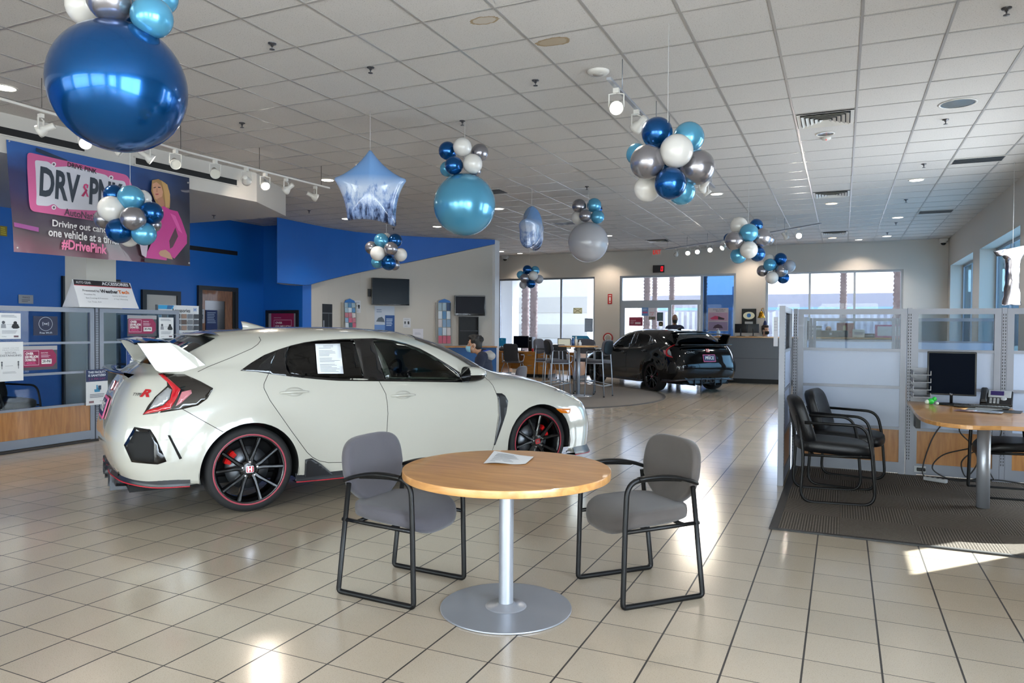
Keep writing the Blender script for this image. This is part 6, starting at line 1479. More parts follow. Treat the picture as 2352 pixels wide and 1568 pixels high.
def grille(u0, v0, u1, v1, label, d=.18):
    a, b = onz(u0, v0, CEIL), onz(u1, v1, CEIL); t = thing('ceiling_grille', label, 'grille', ((a.x+b.x)/2, (a.y+b.y)/2, CEIL)); L = abs(b.x-a.x)/2
    MB().box(-L, L, -d, d, -.008, -.0045).build('slot', mat('grille_dark', '1d1d1e', .5), t)
    for s_ in (-1, 1): MB().box(-L-.02, L+.02, s_*(d+.01)-.01, s_*(d+.01)+.01, -.010, -.0045).build('frame_bar', M_cwhite, t)
    for k in range(5): y = -d+.02+2*d*k/5; MB().box(-L, L, y, y+.012, -.011, -.008).build('blade', mat('grille_blade', '2e2e30', .5), t)
grille(2190, 371, 2305, 362, 'long black ceiling grille nearest at right', .16); grille(2112, 488, 2188, 483, 'long black ceiling grille further back at right', .2); grille(1274, 513, 1322, 512, 'black ceiling grille left of the huge pale balloon', .2); grille(1118, 442, 1153, 437, 'black ceiling grille behind the huge light blue balloon', .2)
def sprinkler(u, v, label, zc=CEIL):
    p = onz(u, v, zc); t = thing('sprinkler', label, 'sprinkler', (p.x, p.y, zc-.005)); t['group'] = 'ceiling sprinklers'
    MB().lathe([(.034, .004), (.032, -.004), (.012, -.008), (.012, -.02), (0, -.02)], 16, cap=False).build('escutcheon', mat('sprinkler_metal', '56565a', .3, metal=.8), t)
    MB().tube([(0, 0, -.018), (0, 0, -.045)], .006, 6).lathe([(0, -.045), (.022, -.046), (.022, -.049), (0, -.05)], 12).build('deflector', mat('sprinkler_metal', '56565a'), t)
for u, v, l in ((2312, 18, 'sprinkler at the upper right corner of the ceiling'), (2172, 274, 'sprinkler next to the large unlit downlight'), (2122, 376, 'sprinkler above the nearest lit downlight at right'), (2081, 458, 'sprinkler left of the further black grille'), (2058, 511, 'sprinkler just behind the small lit downlight at right'), (2038, 534, 'sprinkler at the furthest right downlight'), (851, 154, 'sprinkler nearest the camera above the star balloon'), (556, 282, 'sprinkler on the ceiling between the dark blue balloon and the star'), (874, 400, 'sprinkler right of the star balloon'), (710, 483, 'sprinkler above the blue fascia'), (1230, 184, 'sprinkler at the top middle of the ceiling'), (1062, 277, 'sprinkler above the huge light blue balloon'), (1348, 428, 'sprinkler above the huge pale balloon'), (904, 523, 'sprinkler above the middle of the blue fascia'), (625, 99, 'sprinkler right of the upper left balloons')): sprinkler(u, v, l)
sprinkler(491, 494, 'sprinkler under the white soffit right of the banner', ZS)
p = onz(1374, 163, CEIL); t = thing('smoke_detector', 'round white detector disc beside the right track light', 'detector', (p.x, p.y, CEIL-.006)); MB().lathe([(.10, .004), (.10, -.006), (.085, -.022), (0, -.026)], 28, cap=False).build('body', M_cwhite, t); MB().lathe([(.05, -.0255), (.05, -.028), (.0, -.030)], 16, cap=False).build('cover', mat('fixture_grey', 'b2aea8', .5), t)
p = onz(1898, 316, CEIL); t = thing('smoke_detector', 'small detector with a red light beside the unlit downlight', 'detector', (p.x, p.y, CEIL-.006)); MB().lathe([(.055, .004), (.055, -.012), (.03, -.03), (0, -.032)], 20, cap=False).build('body', M_cwhite, t); MB().ell((0, -.03, -.025), .008, 8, 6).build('indicator', mat('led_red', 'ff2030'), t)
def dome(u, v, label):
    p = ony(u, v, YB-.12); t = thing('dome_camera', label, 'camera', (p.x, p.y, CEIL-.07))
    MB().box(-.09, .09, -.06, .115, .0, .062).lathe([(.085, 0), (.085, -.03), (.07, -.05)], 20, cap=False).build('housing', M_cwhite, t); MB().lathe([(.065, -.04), (.055, -.08), (.03, -.1), (0, -.105)], 20, cap=False).build('dome', mat('dome_dark', '101114', .1), t)
dome(2167, 551, 'dome security camera in the back right ceiling corner'); dome(1160, 590, 'dome security camera above the back left window')
def stain(u, v, rx, ry, label, col):
    p = onz(u, v, CEIL); q = onz(u+rx, v, CEIL); a = (q-p).length; m = MB(); rn = random.Random(u)
    out = [(p.x+a*math.cos(t*PI/16)*(.9+.2*rn.random()), p.y+a*ry/rx*1.6*math.sin(t*PI/16)*(.9+.2*rn.random())) for t in range(32)]
    inn = [(p.x+(x-p.x)*.8, p.y+(y-p.y)*.8) for x, y in out]
    m.add([(x, y, CEIL-.0005) for x, y in out+inn], [(j, 32+j, 32+(j+1) % 32, (j+1) % 32) for j in range(32)]); o = m.build('ceiling_stain', mat('stain_edge', 'a08c70', .9)); tag(o, label, 'stain')
    MB().add([(x, y, CEIL-.0003) for x, y in inn], [tuple(range(32))[::-1]]).build('stain_centre', mat('stain_fill'+col, col, .9), o)
stain(1113, 47, 36, 13, 'round brown water stain on the ceiling', 'bdb4a8'); stain(1270, 96, 42, 15, 'tan water stain on the ceiling edge left of the right track light', 'b0a08a')
# ---- track lighting
TRACKLAMPS = []
def track(label, pts, rods, heads, colr, z):
    """rail through pts (picture points, height z); heads: (u, v of the clip, aim (dx, dy, dz), lit)"""
    P = [onz(u, v, z) for u, v in pts]; o = P[0].copy(); t = thing('track_light', label, 'track light', o)
    rl = MB()
    for a, b in zip(P[:-1], P[1:]):
        a_, b_ = a-o, b-o; M = frame(a_, b_-a_); rl.box(0, (b_-a_).length, -.018, .018, -.011, .011, M)
    rl.build('rail', colr, t)
    for u, v in rods:
        p = onz(u, v, z)-o; MB().tube([(p.x, p.y, .01), (p.x, p.y, CEIL-z-.007)], .004, 6).build('hanger_rod', M_alu if colr is M_silver else mat('rod_dark', '4a4744', .5), t)
    for (u, v, aim, lit) in heads:
        p = onz(u, v, z)-o; a = V(aim).normalized(); sd_ = V((a.y, -a.x, 0)); sd_ = sd_.normalized() if sd_.length > .01 else V((1, 0, 0))
        h = MB().box(-.025, .025, -.018, .018, -.05, -.011, T(p)).build('spotlight', M_cwhite, t)
        c = p+V((0, 0, -.17)); b = MB()
        for s in (-1, 1): b.tube([p+V((0, 0, -.05)), p+V((0, 0, -.06))+sd_*s*.062, c+sd_*s*.062], .007, 6)
        b.build('yoke', M_cwhite, h)
        M = frame(c, sd_, a); M = M @ T(0, 0, 0)
        MB().lathe([(.0, -.13), (.026, -.13), (.03, -.125), (.03, -.05), (.042, -.035), (.058, .0), (.060, .028), (.056, .028), (.052, .016)], 24, M, cap=False).build('lamp_head', M_cwhite, h)
        MB().lathe([(.0, .018), (.052, .016)], 24, M, cap=False).build('lamp_lens', M_lens_on if lit else mat('lens_off', 'c9c7be', .25), h)
        if lit: TRACKLAMPS.append((tuple(o+c+a*.03), tuple(a)))
M_lens_on = mat('lens_on', 'ffffff', .4, emit='fff6e8', estr=25)
cam_dir = lambda u, v, z: (CO-onz(u, v, z))
Z1 = 3.46
tc1 = cam_dir(203, 300, Z1); tc1 = (tc1.x, tc1.y, tc1.z)
track('long white track rail with many spotlights along the left soffit', [(-30, 219), (430, 350), (756, 432)], [(96, 250), (415, 345), (596, 390), (738, 427)],
      [(94, 259, (-.75, -.55, -.45), 1), (196, 290, (.72, -.55, -.55), 1), (275, 310, (.5, .5, -.5), 0), (345, 329, (.6, .75, -.6), 1), (403, 342, (.75, -.5, -.5), 0), (494, 366, (.72, -.55, -.55), 0), (566, 384, (-.62, .80, -.14), 1), (609, 396, (.68, -.45, -.7), 1), (657, 408, (-.8, -.2, -.6), 0), (724, 426, (.5, .75, -.4), 0)], M_cwhite, Z1)
track('right track rail with bright spotlights above the largest balloon cluster', [(1398, 180), (1480, 268), (1640, 430)], [(1429, 213), (1507, 297), (1537, 326), (1634, 424)],
      [(1416, 200, (.28, -.85, -.5), 1), (1462, 250, (-.7, .4, -.5), 0), (1614, 405, (-.5, .3, -.6), 0), (1624, 414, (.5, .2, -.7), 0)], M_silver, 3.46)
track('back track rail with spotlights crossing the showroom near the entrance', [(1530, 572), (1705, 545), (1885, 513)], [(1533, 572), (1578, 566), (1625, 559), (1802, 528)],
      [(1553, 569, (-.3, .7, -.5), 0), (1580, 565, (.1, -.9, -.5), 1), (1602, 562, (.1, -.9, -.5), 1), (1631, 557, (.1, -.9, -.5), 1), (1660, 552, (-.5, -.7, -.5), 1), (1806, 527, (.5, .3, -.7), 0), (1835, 522, (.15, -.95, -.2), 1)], M_silver, 3.5)
# ================================================================ desk-top things
M_scr = mat('monitor_screen', '050d1b', .5, spec=.03); M_plas = mat('plastic_black', '121214', .4); M_pgrey = mat('plastic_grey', 'a9abae', .4)
def monitor(label, loc, rz, w, h, screen=None, group=None, border=.014):
    t = thing('monitor', label, 'monitor', loc, rz)
    MB().rbox(-w/2, w/2, -.02, .02, .09, .09+h, .006).build('housing', M_plas, t)
    MB().box(-w/2+border, w/2-border, -.0215, -.0203, .09+border, .09+h-border).build('screen', screen or M_scr, t)
    MB().tube([(0, .03, .012), (0, .035, .2)], .022, 10, flat=.6).build('stem', M_plas, t); MB().lathe([(0, .001), (.115, .001), (.115, .01), (.03, .016)], 28, T(0, .02, 0), cap=False).build('base', M_plas, t)
    return t
p = onz(2166, 926, .735); monitor('black desktop monitor on the right cubicle desk', (p.x+.05, min(p.y, 7.84), .736), math.radians(-8), .395, .405)
o = MB().text('hp', .016, 0, .103, 0).build('brand_mark', pm('b8bcc4'), bpy.data.objects['monitor']); o.rotation_euler = (PI/2, 0, 0); o.location = (0, -.022, 0)
# phone with handset and colour display
p = onz(2296, 926, .735); t = thing('desk_phone', 'black and silver desk phone with a colour display on the cubicle desk', 'phone', (1.285, 7.86, .736), math.radians(-12))
Mt = rotm(.55, 0, 0)
MB().rbox(-.12, .13, -.11, .11, -.012, .012, .01, T(0, 0, .075) @ Mt).box(-.1, .11, .0, .09, .001, .06).build('body', M_plas, t)
MB().rbox(-.06, .115, -.002, .105, .010, .017, .004, T(0, 0, .075) @ Mt).build('display_bezel', M_pgrey, t)
MB().box(-.042, .06, .025, .09, .017, .0185, T(0, 0, .075) @ Mt).build('display', mat('phone_display', '141024', .2, emit='2c1f58', estr=.5), t)
for i in range(4):
    for j in range(3): MB().box(-.045+.028*j, -.027+.028*j, -.095+.022*i, -.082+.022*i, .012, .016, T(0, 0, .075) @ Mt).build('key', M_pgrey, t)
MB().lathe([(.024, .012), (.024, .016), (.012, .017), (0, .017)], 20, T(0, 0, .075) @ Mt @ T(.06, -.02, 0), cap=False).build('navigation_ring', M_pgrey, t)
hs = MB().rbox(-.028, .028, .035, .11, .012, .045, .014, T(0, 0, .075) @ Mt @ T(-.09, 0, 0)).rbox(-.028, .028, -.11, -.045, .012, .045, .014, T(0, 0, .075) @ Mt @ T(-.09, 0, 0)).rbox(-.022, .022, -.1, .1, .03, .052, .01, T(0, 0, .075) @ Mt @ T(-.09, 0, 0))
hs.build('handset', M_plas, t); MB().ell((-.09, .085, .118), (.012, .01, .008), 10, 6).build('message_light', mat('led_red', 'ff2030'), t)
def on_desk(u, v): return onz(u, v, .735)
p = on_desk(2253, 936); t = thing('keyboard', 'black keyboard in front of the monitor on the cubicle desk', 'keyboard', (p.x, p.y-.02, .736), math.radians(-14)); MB().rbox(-.21, .21, -.065, .065, .002, .02, .005).build('base', M_plas, t)
k = MB()
for i in range(5):
    for j in range(15): k.box(-.2+.0268*j, -.177+.0268*j, -.058+.0235*i, -.038+.0235*i, .02, .024)
k.build('keys', mat('key_black', '1c1c20', .5), t)
p = on_desk(2247, 929); t = thing('computer_mouse', 'black mouse behind the keyboard, by the phone', 'mouse', (p.x+.06, p.y+.05, .737)); MB().ell((0, 0, .008), (.03, .05, .022), 16, 10).build('shell', M_plas, t)
p = on_desk(2290, 944); t = MB().box(-.2, .2, -.13, .13, .0, .002).build('desk_mat', M_plas); t.location = (p.x-.02, p.y+.02, .7362); t.rotation_euler = (0, 0, -.25); tag(t, 'black desk mat under papers on the cubicle desk', 'mat')
for k, (u, v, c, a, l) in enumerate(((2272, 938, 'd6d6da', -.2, 'white sheet of paper on the black desk mat'), (2226, 945, '8c6c74', -.35, 'colour magazine at the desk edge, under the keyboard'), (2270, 948, 'a8b4c8', -.3, 'pale blue leaflet at the front edge of the cubicle desk'))):
    p = on_desk(u, v); o = MB().box(-.1, .1, -.06, .06, 0, .0025).build('paper_sheet' if k == 0 else 'leaflet', pm(c)); o.location = (p.x, p.y, .7385+.003*k); o.rotation_euler = (0, 0, a); tag(o, l, 'paper')
    MB().box(-.08, .08, -.045, -.005, .0026, .003).box(-.08, .02, .01, .04, .0026, .003).build('print', pm('6a6e78' if k != 1 else '3a2c34'), o)
p = on_desk(2143, 926); t = thing('toy_figure', 'small green plastic toy on the cubicle desk beside the monitor', 'toy', (p.x-.03, p.y-.12, .736)); MB().ell((0, 0, .028), (.03, .025, .028), 14, 10).ell((.03, 0, .05), (.02, .018, .022), 12, 8).build('body', mat('toy_green', '2fc44a', .4), t); MB().ell((-.03, -.005, .022), (.022, .02, .022), 12, 8).ell((.05, -.03, .014), (.014, .014, .014), 10, 8).build('feet', mat('toy_white', 'd8e4d8', .4), t)
p = on_desk(2215, 922); t = thing('card_holder', 'small white card box by the monitor base on the cubicle desk', 'box', (p.x+.02, p.y+.1, .736), -.1); MB().box(-.09, .09, -.03, .03, 0, .03).build('box', M_pgrey, t); MB().box(-.085, .085, -.031, -.03, .005, .022).build('label_strip', pm('c8ccd0'), t)
# letter trays behind the monitor
p = ony(2110, 880, 8.02); t = thing('letter_tray', 'stacked grey letter trays on the desk behind the monitor', 'tray', (p.x+.01, 7.92, .736))
for k in range(4): MB().box(-.075, .075, -.12, .14, .06+.07*k, .066+.07*k).box(-.075, -.069, -.12, .14, .066+.07*k, .1+.07*k).box(.069, .075, -.12, .14, .066+.07*k, .1+.07*k).build('tray', mat('tray_grey', '8d8f96', .4), t)
MB().box(-.075, .075, .13, .14, 0, .33).build('upright', mat('tray_grey', '8d8f96'), t)
# cables under the desk
rn = random.Random(5); M_cable = mat('cable_black', '0b0b0c', .5)
def cable(label, pts, r=.006): o = MB().tube(catmull(pts, 8), r, 7).build('power_cable', M_cable); tag(o, label, 'cable', 'cables under the cubicle desk')
a = onz(2107, 1070, .03); cable('black power cable drooping from the desk to the floor strip', [(.98, 8.0, .70), (.93, 7.98, .62), (.80, 7.97, .40), (a.x, 7.96, .12), (a.x+.03, 7.95, .02), (a.x+.2, 7.96, .018), (a.x+.45, 7.97, .018)])
bx = onz(2212, 1075, .03).x
cable('looped tangle of black cables by the chair leg under the desk', [(bx-.02, 7.98, .68), (bx-.12, 7.96, .5), (bx-.02, 7.94, .36), (bx+.03, 7.95, .2), (bx-.06, 7.93, .06), (bx-.1, 7.92, .2), (bx+.02, 7.92, .30), (bx+.06, 7.93, .1), (bx-.05, 7.9, .03), (bx-.2, 7.9, .03), (bx-.34, 7.9, .12), (bx-.25, 7.93, .25), (bx-.02, 7.95, .33)])
cable('black cable along the partition base under the desk', [(bx-.4, 7.99, .02), (bx-.1, 7.97, .02), (bx+.2, 7.99, .04), (bx+.5, 7.98, .02), (bx+.9, 7.99, .03)])
cable('black plug cable hanging near the right partition post', [(1.33, 8.02, .68), (1.36, 8.0, .5), (1.30, 7.99, .35), (1.24, 7.98, .2), (1.3, 7.97, .04)])
p = onz(2131, 1088); t = thing('power_strip', 'white power strip on the carpet under the desk', 'power strip', (p.x+.02, 7.82, .011), -.5); MB().rbox(-.1, .1, -.025, .025, .0, .035, .008).build('body', M_pgrey, t)
for k in range(4): MB().box(-.08+.045*k, -.06+.045*k, -.012, .012, .035, .036).build('socket', M_slot, t)
t = thing('wall_outlet', 'grey outlet box with a black plug low on the partition base', 'outlet', (onz(2113, 1078, .07).x, 8.066, .075)); MB().box(-.05, .05, 0, .008, -.03, .03).build('plate', M_pgrey, t); MB().rbox(-.03, .045, -.03, 0, -.015, .015, .006).build('plug', M_cable, t)
# ---- on the reception counter
def on_cnt(u, y=20.2): return V((ony(u, 770, y).x, y, 1.239))
p = on_cnt(1702); monitor('grey backed monitor on the reception counter, left of two', (p.x, p.y, p.z), PI*.94, .33, .24, mat('monitor_back', '50545e', .4))
p = on_cnt(1729); monitor('black monitor on the reception counter next to the masked receptionist', (p.x, p.y+.06, p.z), PI*1.06, .30, .24)
p = on_cnt(1650, 20.1); t = thing('sanitizer_bottle', 'clear pump sanitizer bottle on the reception counter', 'bottle', p); MB().lathe([(0, 0), (.045, 0), (.048, .01), (.048, .12), (.02, .15), (.014, .165)], 20, cap=False).build('bottle', mat('sanitizer_gel', 'c3d0d8', .15), t); MB().tube([(0, 0, .16), (0, 0, .2), (-.05, 0, .2), (-.055, 0, .185)], .008, 8).build('pump', M_cwhite, t)
p = on_cnt(1908); o = MB().box(-.40, .40, -.1, .1, 0, .17).build('storage_box', M_plas, bevel=.006); o.location = p; tag(o, 'long black box on the reception counter behind the cubicle glass', 'box'); MB().box(-.03, .03, -.102, -.1, .06, .11).build('clasp', M_silver, o)
p = on_cnt(1941, 20.38); o = MB().box(-.2, .2, -.06, .06, 0, .36).build('binder_box', pm('98302c')); o.location = p; tag(o, 'red box standing behind the black box on the reception counter', 'box'); MB().box(-.05, .02, -.062, -.06, .1, .3).build('label_strip', pm('c8a868'), o)
p = on_cnt(1872, 20.35); o = MB().box(-.16, .16, -.02, .02, 0, .29).build('price_card', pm('c8ccd2')); o.location = p; tag(o, 'white card with black bars on the reception counter left of the black box', 'card'); MB().box(-.15, .15, -.022, -.02, .24, .28).box(-.14, -.03, -.022, -.02, .14, .18).box(.03, .14, -.022, -.02, .14, .18).box(-.14, -.03, -.022, -.02, .05, .09).build('print', pm('24262c'), o)
p = on_cnt(1903, 20.38); t = thing('wooden_globe', 'round brown ornament behind the black box on the counter', 'ornament', p); MB().ell((0, 0, .2), (.075, .07, .08), 20, 12).build('ball', mat('ornament_wood', '8a5a3c', .4), t); MB().cyl((0, 0), .04, 0, .13).build('base', M_plas, t)
p = on_cnt(2042, 20.34); t = thing('plate_frame', 'pink frame standing on the reception counter at right', 'frame', p)
f = MB(); 
f.prism([(-.32, 0), (.32, 0), (.32, .32), (-.32, .32)], -.01, .0, rotm(PI/2, 0, 0))
f.build('frame', pm('b84a80'), t); MB().box(-.26, .26, -.004, -.001, .04, .28).build('inner_panel', pm('c8ccd4'), t)
for u, w_, h_, c, l in ((1997, .12, .10, '1a1b20', 'small black box on the counter left of the pink frame'), (1972, .14, .2, 'b8bcb4', 'pale bottle group case on the counter right of the red box')):
    p = on_cnt(u); o = MB().rbox(-w_, w_, -.06, .06, 0, h_, .01).build('desk_caddy', pm(c)); o.location = p; tag(o, l, 'box'); MB().box(-w_*.7, w_*.7, -.062, -.06, h_*.3, h_*.7).build('label_strip', pm('8a8c90'), o)
# white sign on the end of the aisle partition, silver foil balloon in the right window
p = V((-.58, 7.0, 0)); M, w, h = pquad(lambda u, v: ony(u, v, 13.45), 1777, 728, 1787, 795); sheet('aisle_sign', 'white sign on the aisle end of the far cubicle row', 'sign', M, w, h, 'b4b6bc', [('l', .1, .9, .5, .9, 4, 'a0a2aa')])
p = onx(2325, 640, 2.12); t = thing('foil_balloon', 'crumpled silver foil balloon hanging in the right window', 'balloon', p, .5); rows = []; rn = random.Random(9)
zt, zb = onx(2320, 588, 2.3).z-p.z, onx(2330, 705, 2.3).z-p.z
for i in range(15):
    s = i/14; z = zb+(zt-zb)*s; wd_ = .13*(1-.35*math.sin(PI*s))+(.14*max(0, s-.82)/.18); row_ = []
    for j in range(16):
        a = 2*PI*j/16; row_.append((wd_*math.cos(a)*(1+.12*rn.random()), .055*math.sin(a)*(1+.5*rn.random()), z+(.06*(math.cos(a)) if s > .9 else 0)+.015*rn.random()))
    rows.append(row_)
MB().grid(rows, closed=True).build('foil', mat('foil_silver', '8a868c', .12, metal=1), t); MB().tube([(0, 0, zt), (0, .0, CEIL-p.z-.01)], .003, 5).build('string', mat('string', 'c8c8c8', .6), t)
# ---- things on the wooden desks
ZD = .736
def deskpt(u, y=YD+.4): return V((ony(u, 790, y).x, y, ZD))
monitor('dark screen monitor on the left wooden desk by the back window', deskpt(1197, YD+.45), -.05, .50, .36)
p = deskpt(1221, YD+.62); o = MB().rbox(-.06, .06, -.12, .15, 0, .42, .01).build('computer_tower', M_plas); o.location = p; tag(o, 'black computer tower right behind the dark monitor on the left wooden desk', 'computer'); MB().box(-.03, .03, -.122, -.12, .3, .32).build('drive_slot', M_silver, o)
spm = mat('screen_sheet', 'b8bcb8', .3, emit='c8c8b4', estr=.5)
m2 = monitor('monitor showing a pale spreadsheet on the right wooden desk', deskpt(1296, YD+.4), .05, .40, .30, spm, border=.02)
b = MB()
for k in range(6): b.box(-.17, .17, -.0225, -.0216, .13+.04*k, .138+.04*k)
b.build('screen_rows', pm('7c7a6c'), m2)
p = deskpt(1156, YD+.3); t = thing('desk_phone', 'grey desk phone at the left end of the left wooden desk', 'phone', p); MB().rbox(-.1, .1, -.09, .09, -.012, .012, .008, T(0, 0, .07) @ rotm(.6, 0, 0)).box(-.09, .09, -.05, .07, 0, .05).build('body', M_plas, t); MB().box(-.02, .08, .0, .07, .012, .014, T(0, 0, .07) @ rotm(.6, 0, 0)).build('display', M_pgrey, t); MB().rbox(-.095, -.05, -.09, .09, .012, .04, .01, T(0, 0, .07) @ rotm(.6, 0, 0)).build('handset', M_plas, t)
p = deskpt(1258, YD+.45); t = thing('desk_organizer', 'black desk fan shaped organizer between the two back monitors', 'organizer', p); MB().cyl((0, 0), .05, 0, .13).build('base', M_plas, t); MB().ell((0, 0, .2), (.16, .10, .075), 18, 10).build('top', M_plas, t)
for u, c, l in ((1224, 'b02a34', 'small red item beside the dark monitor on the left desk'), (1231, 'c4c8c8', 'small white cup on the left wooden desk'), (1246, '2c2e32', 'small black cup on the wooden desk left of the organizer')):
    p = deskpt(u, YD+.2); t = thing('desk_cup', l, 'cup', p); MB().lathe([(0, 0), (.03, 0), (.036, .09), (.032, .09), (.028, .01)], 16, cap=False).build('cup', pm(c), t); MB().tube([(0, 0, .01), (.01, .01, .15)], .005, 6).build('pen', M_blackm, t)
for u, c, hh, l in ((1327, '3a5a8c', .16, 'blue spray bottle on the tall table'), (1334, 'c8c4bc', .17, 'white pump bottle on the tall table'), (1343, 'd4d8dc', .09, 'small clear cup on the tall table')):
    p = HT+_R0*((u-1336)/1665*15.3)+V((0, -.1, 1.064)); t = thing('table_bottle', l, 'bottle', p); MB().lathe([(0, 0), (.035, 0), (.035, hh*.7), (.015, hh*.85), (.015, hh)], 16, cap=False).build('bottle', pm(c, .2), t); MB().lathe([(.018, hh), (.018, hh+.02), (0, hh+.02)], 10, cap=False).build('cap', M_cwhite, t)
# cardboard sign seen low by the back left desk: fire extinguisher on the wall by the black car
p = ony(1395, 776, YB-.12); t = thing('wall_hoop', 'red and white coiled cord on the back wall by the black car mirror', 'cord', (p.x, YB-.05, p.z)); MB().tube([(.14*math.cos(a*PI/12), 0, .14*math.sin(a*PI/12)) for a in range(24)], .02, 8, True).build('coil', pm('a02a2a'), t); MB().tube([(.1*math.cos(a*PI/12), -.01, .1*math.sin(a*PI/12)) for a in range(24)], .016, 8, True).build('inner_coil', pm('d0ccc8'), t)
# furniture around the seated man: desk with a chair back and the office behind the left partition
def side_chair(label, u, v, depth, rz):
    c = CO+ray(u, v)*depth; t = guest_chair('guest_chair', label, (c.x, c.y, 0), rz, M_gfab); return t
side_chair('grey guest chair behind the white car bonnet, facing the seated man', 1068, 826, 12.0, RA+PI*.05-.3)
side_chair('grey chair back low behind the white car bonnet, right of the seated man', 1168, 850, 11.5, RA+PI*.9)
t = thing('side_table', 'low wooden table behind the white car by the seated man', 'table', CO+ray(950, 840)*11.6); t.location.z = 0
MB().box(-.6, .6, -.4, .4, .70, .73).build('tabletop', M_desk, t)
for x, y in ((-.5, -.3), (.5, -.3), (-.5, .3), (.5, .3)): MB().tube([(x, y, .001), (x, y, .7)], .025, 8).build('leg', M_silver, t)
o = leather_chair('dark leather chair seen through the left partition glass', (-9.5, 5.6, 0), .3)
del o['group']
t = thing('office_cabinet', 'black cabinet behind the lower left partition glass', 'cabinet', (-9.9, 4.5, 0)); MB().box(-.4, .4, -.6, .6, .001, .80).build('body', M_blackm, t); MB().box(.4, .405, -.45, .45, .55, .56).build('handle', M_silver, t)
# ================================================================ people
M_skin = mat('skin', 'b98a6c', .5); M_skin2 = mat('skin_dark', '8a6048', .5); M_skin3 = mat('skin_light', 'c49a80', .5); M_hair = mat('hair_dark', '15110f', .6, bump=.3, bscale=150)
def limb(b, pts, rads, n=12):
    P = []; R = []
    for i in range(len(pts)-1):
        a, c = V(pts[i]), V(pts[i+1])
        for k in range(4): P.append(a+(c-a)*k/4); R.append(rads[i]+(rads[i+1]-rads[i])*k/4)
    P.append(V(pts[-1])); R.append(rads[-1]); b.tube(P, R, n)
    for p, r in zip(pts, rads): b.ell(p, r*.99, 12, 8)
def hand(b, wrist, d, up, s):
    """palm, four bent fingers of different length and a thumb from the side of the palm"""
    d = V(d).normalized(); up = V(up); sd_ = d.cross(up).normalized(); up = sd_.cross(d); w = V(wrist)
    b.ell(w+d*.045, (.04, .04, .04), 10, 8); M = frame(w+d*.05, d, up); b.rbox(-.045, .045, -.038, .038, -.014, .014, .012, M)
    for k, L in enumerate((.066, .076, .072, .056)):
        o = w+d*.09+sd_*(-.03+.02*k); b.tube([o, o+d*L*.5-up*.006, o+d*L*.82-up*.025, o+d*L*.9-up*.045], [.0095, .009, .0085, .007], 8)
    o = w+d*.03+sd_*(.038*s); b.tube([o, o+sd_*.025*s+d*.025-up*.008, o+sd_*.03*s+d*.055-up*.02], [.012, .011, .009], 8)
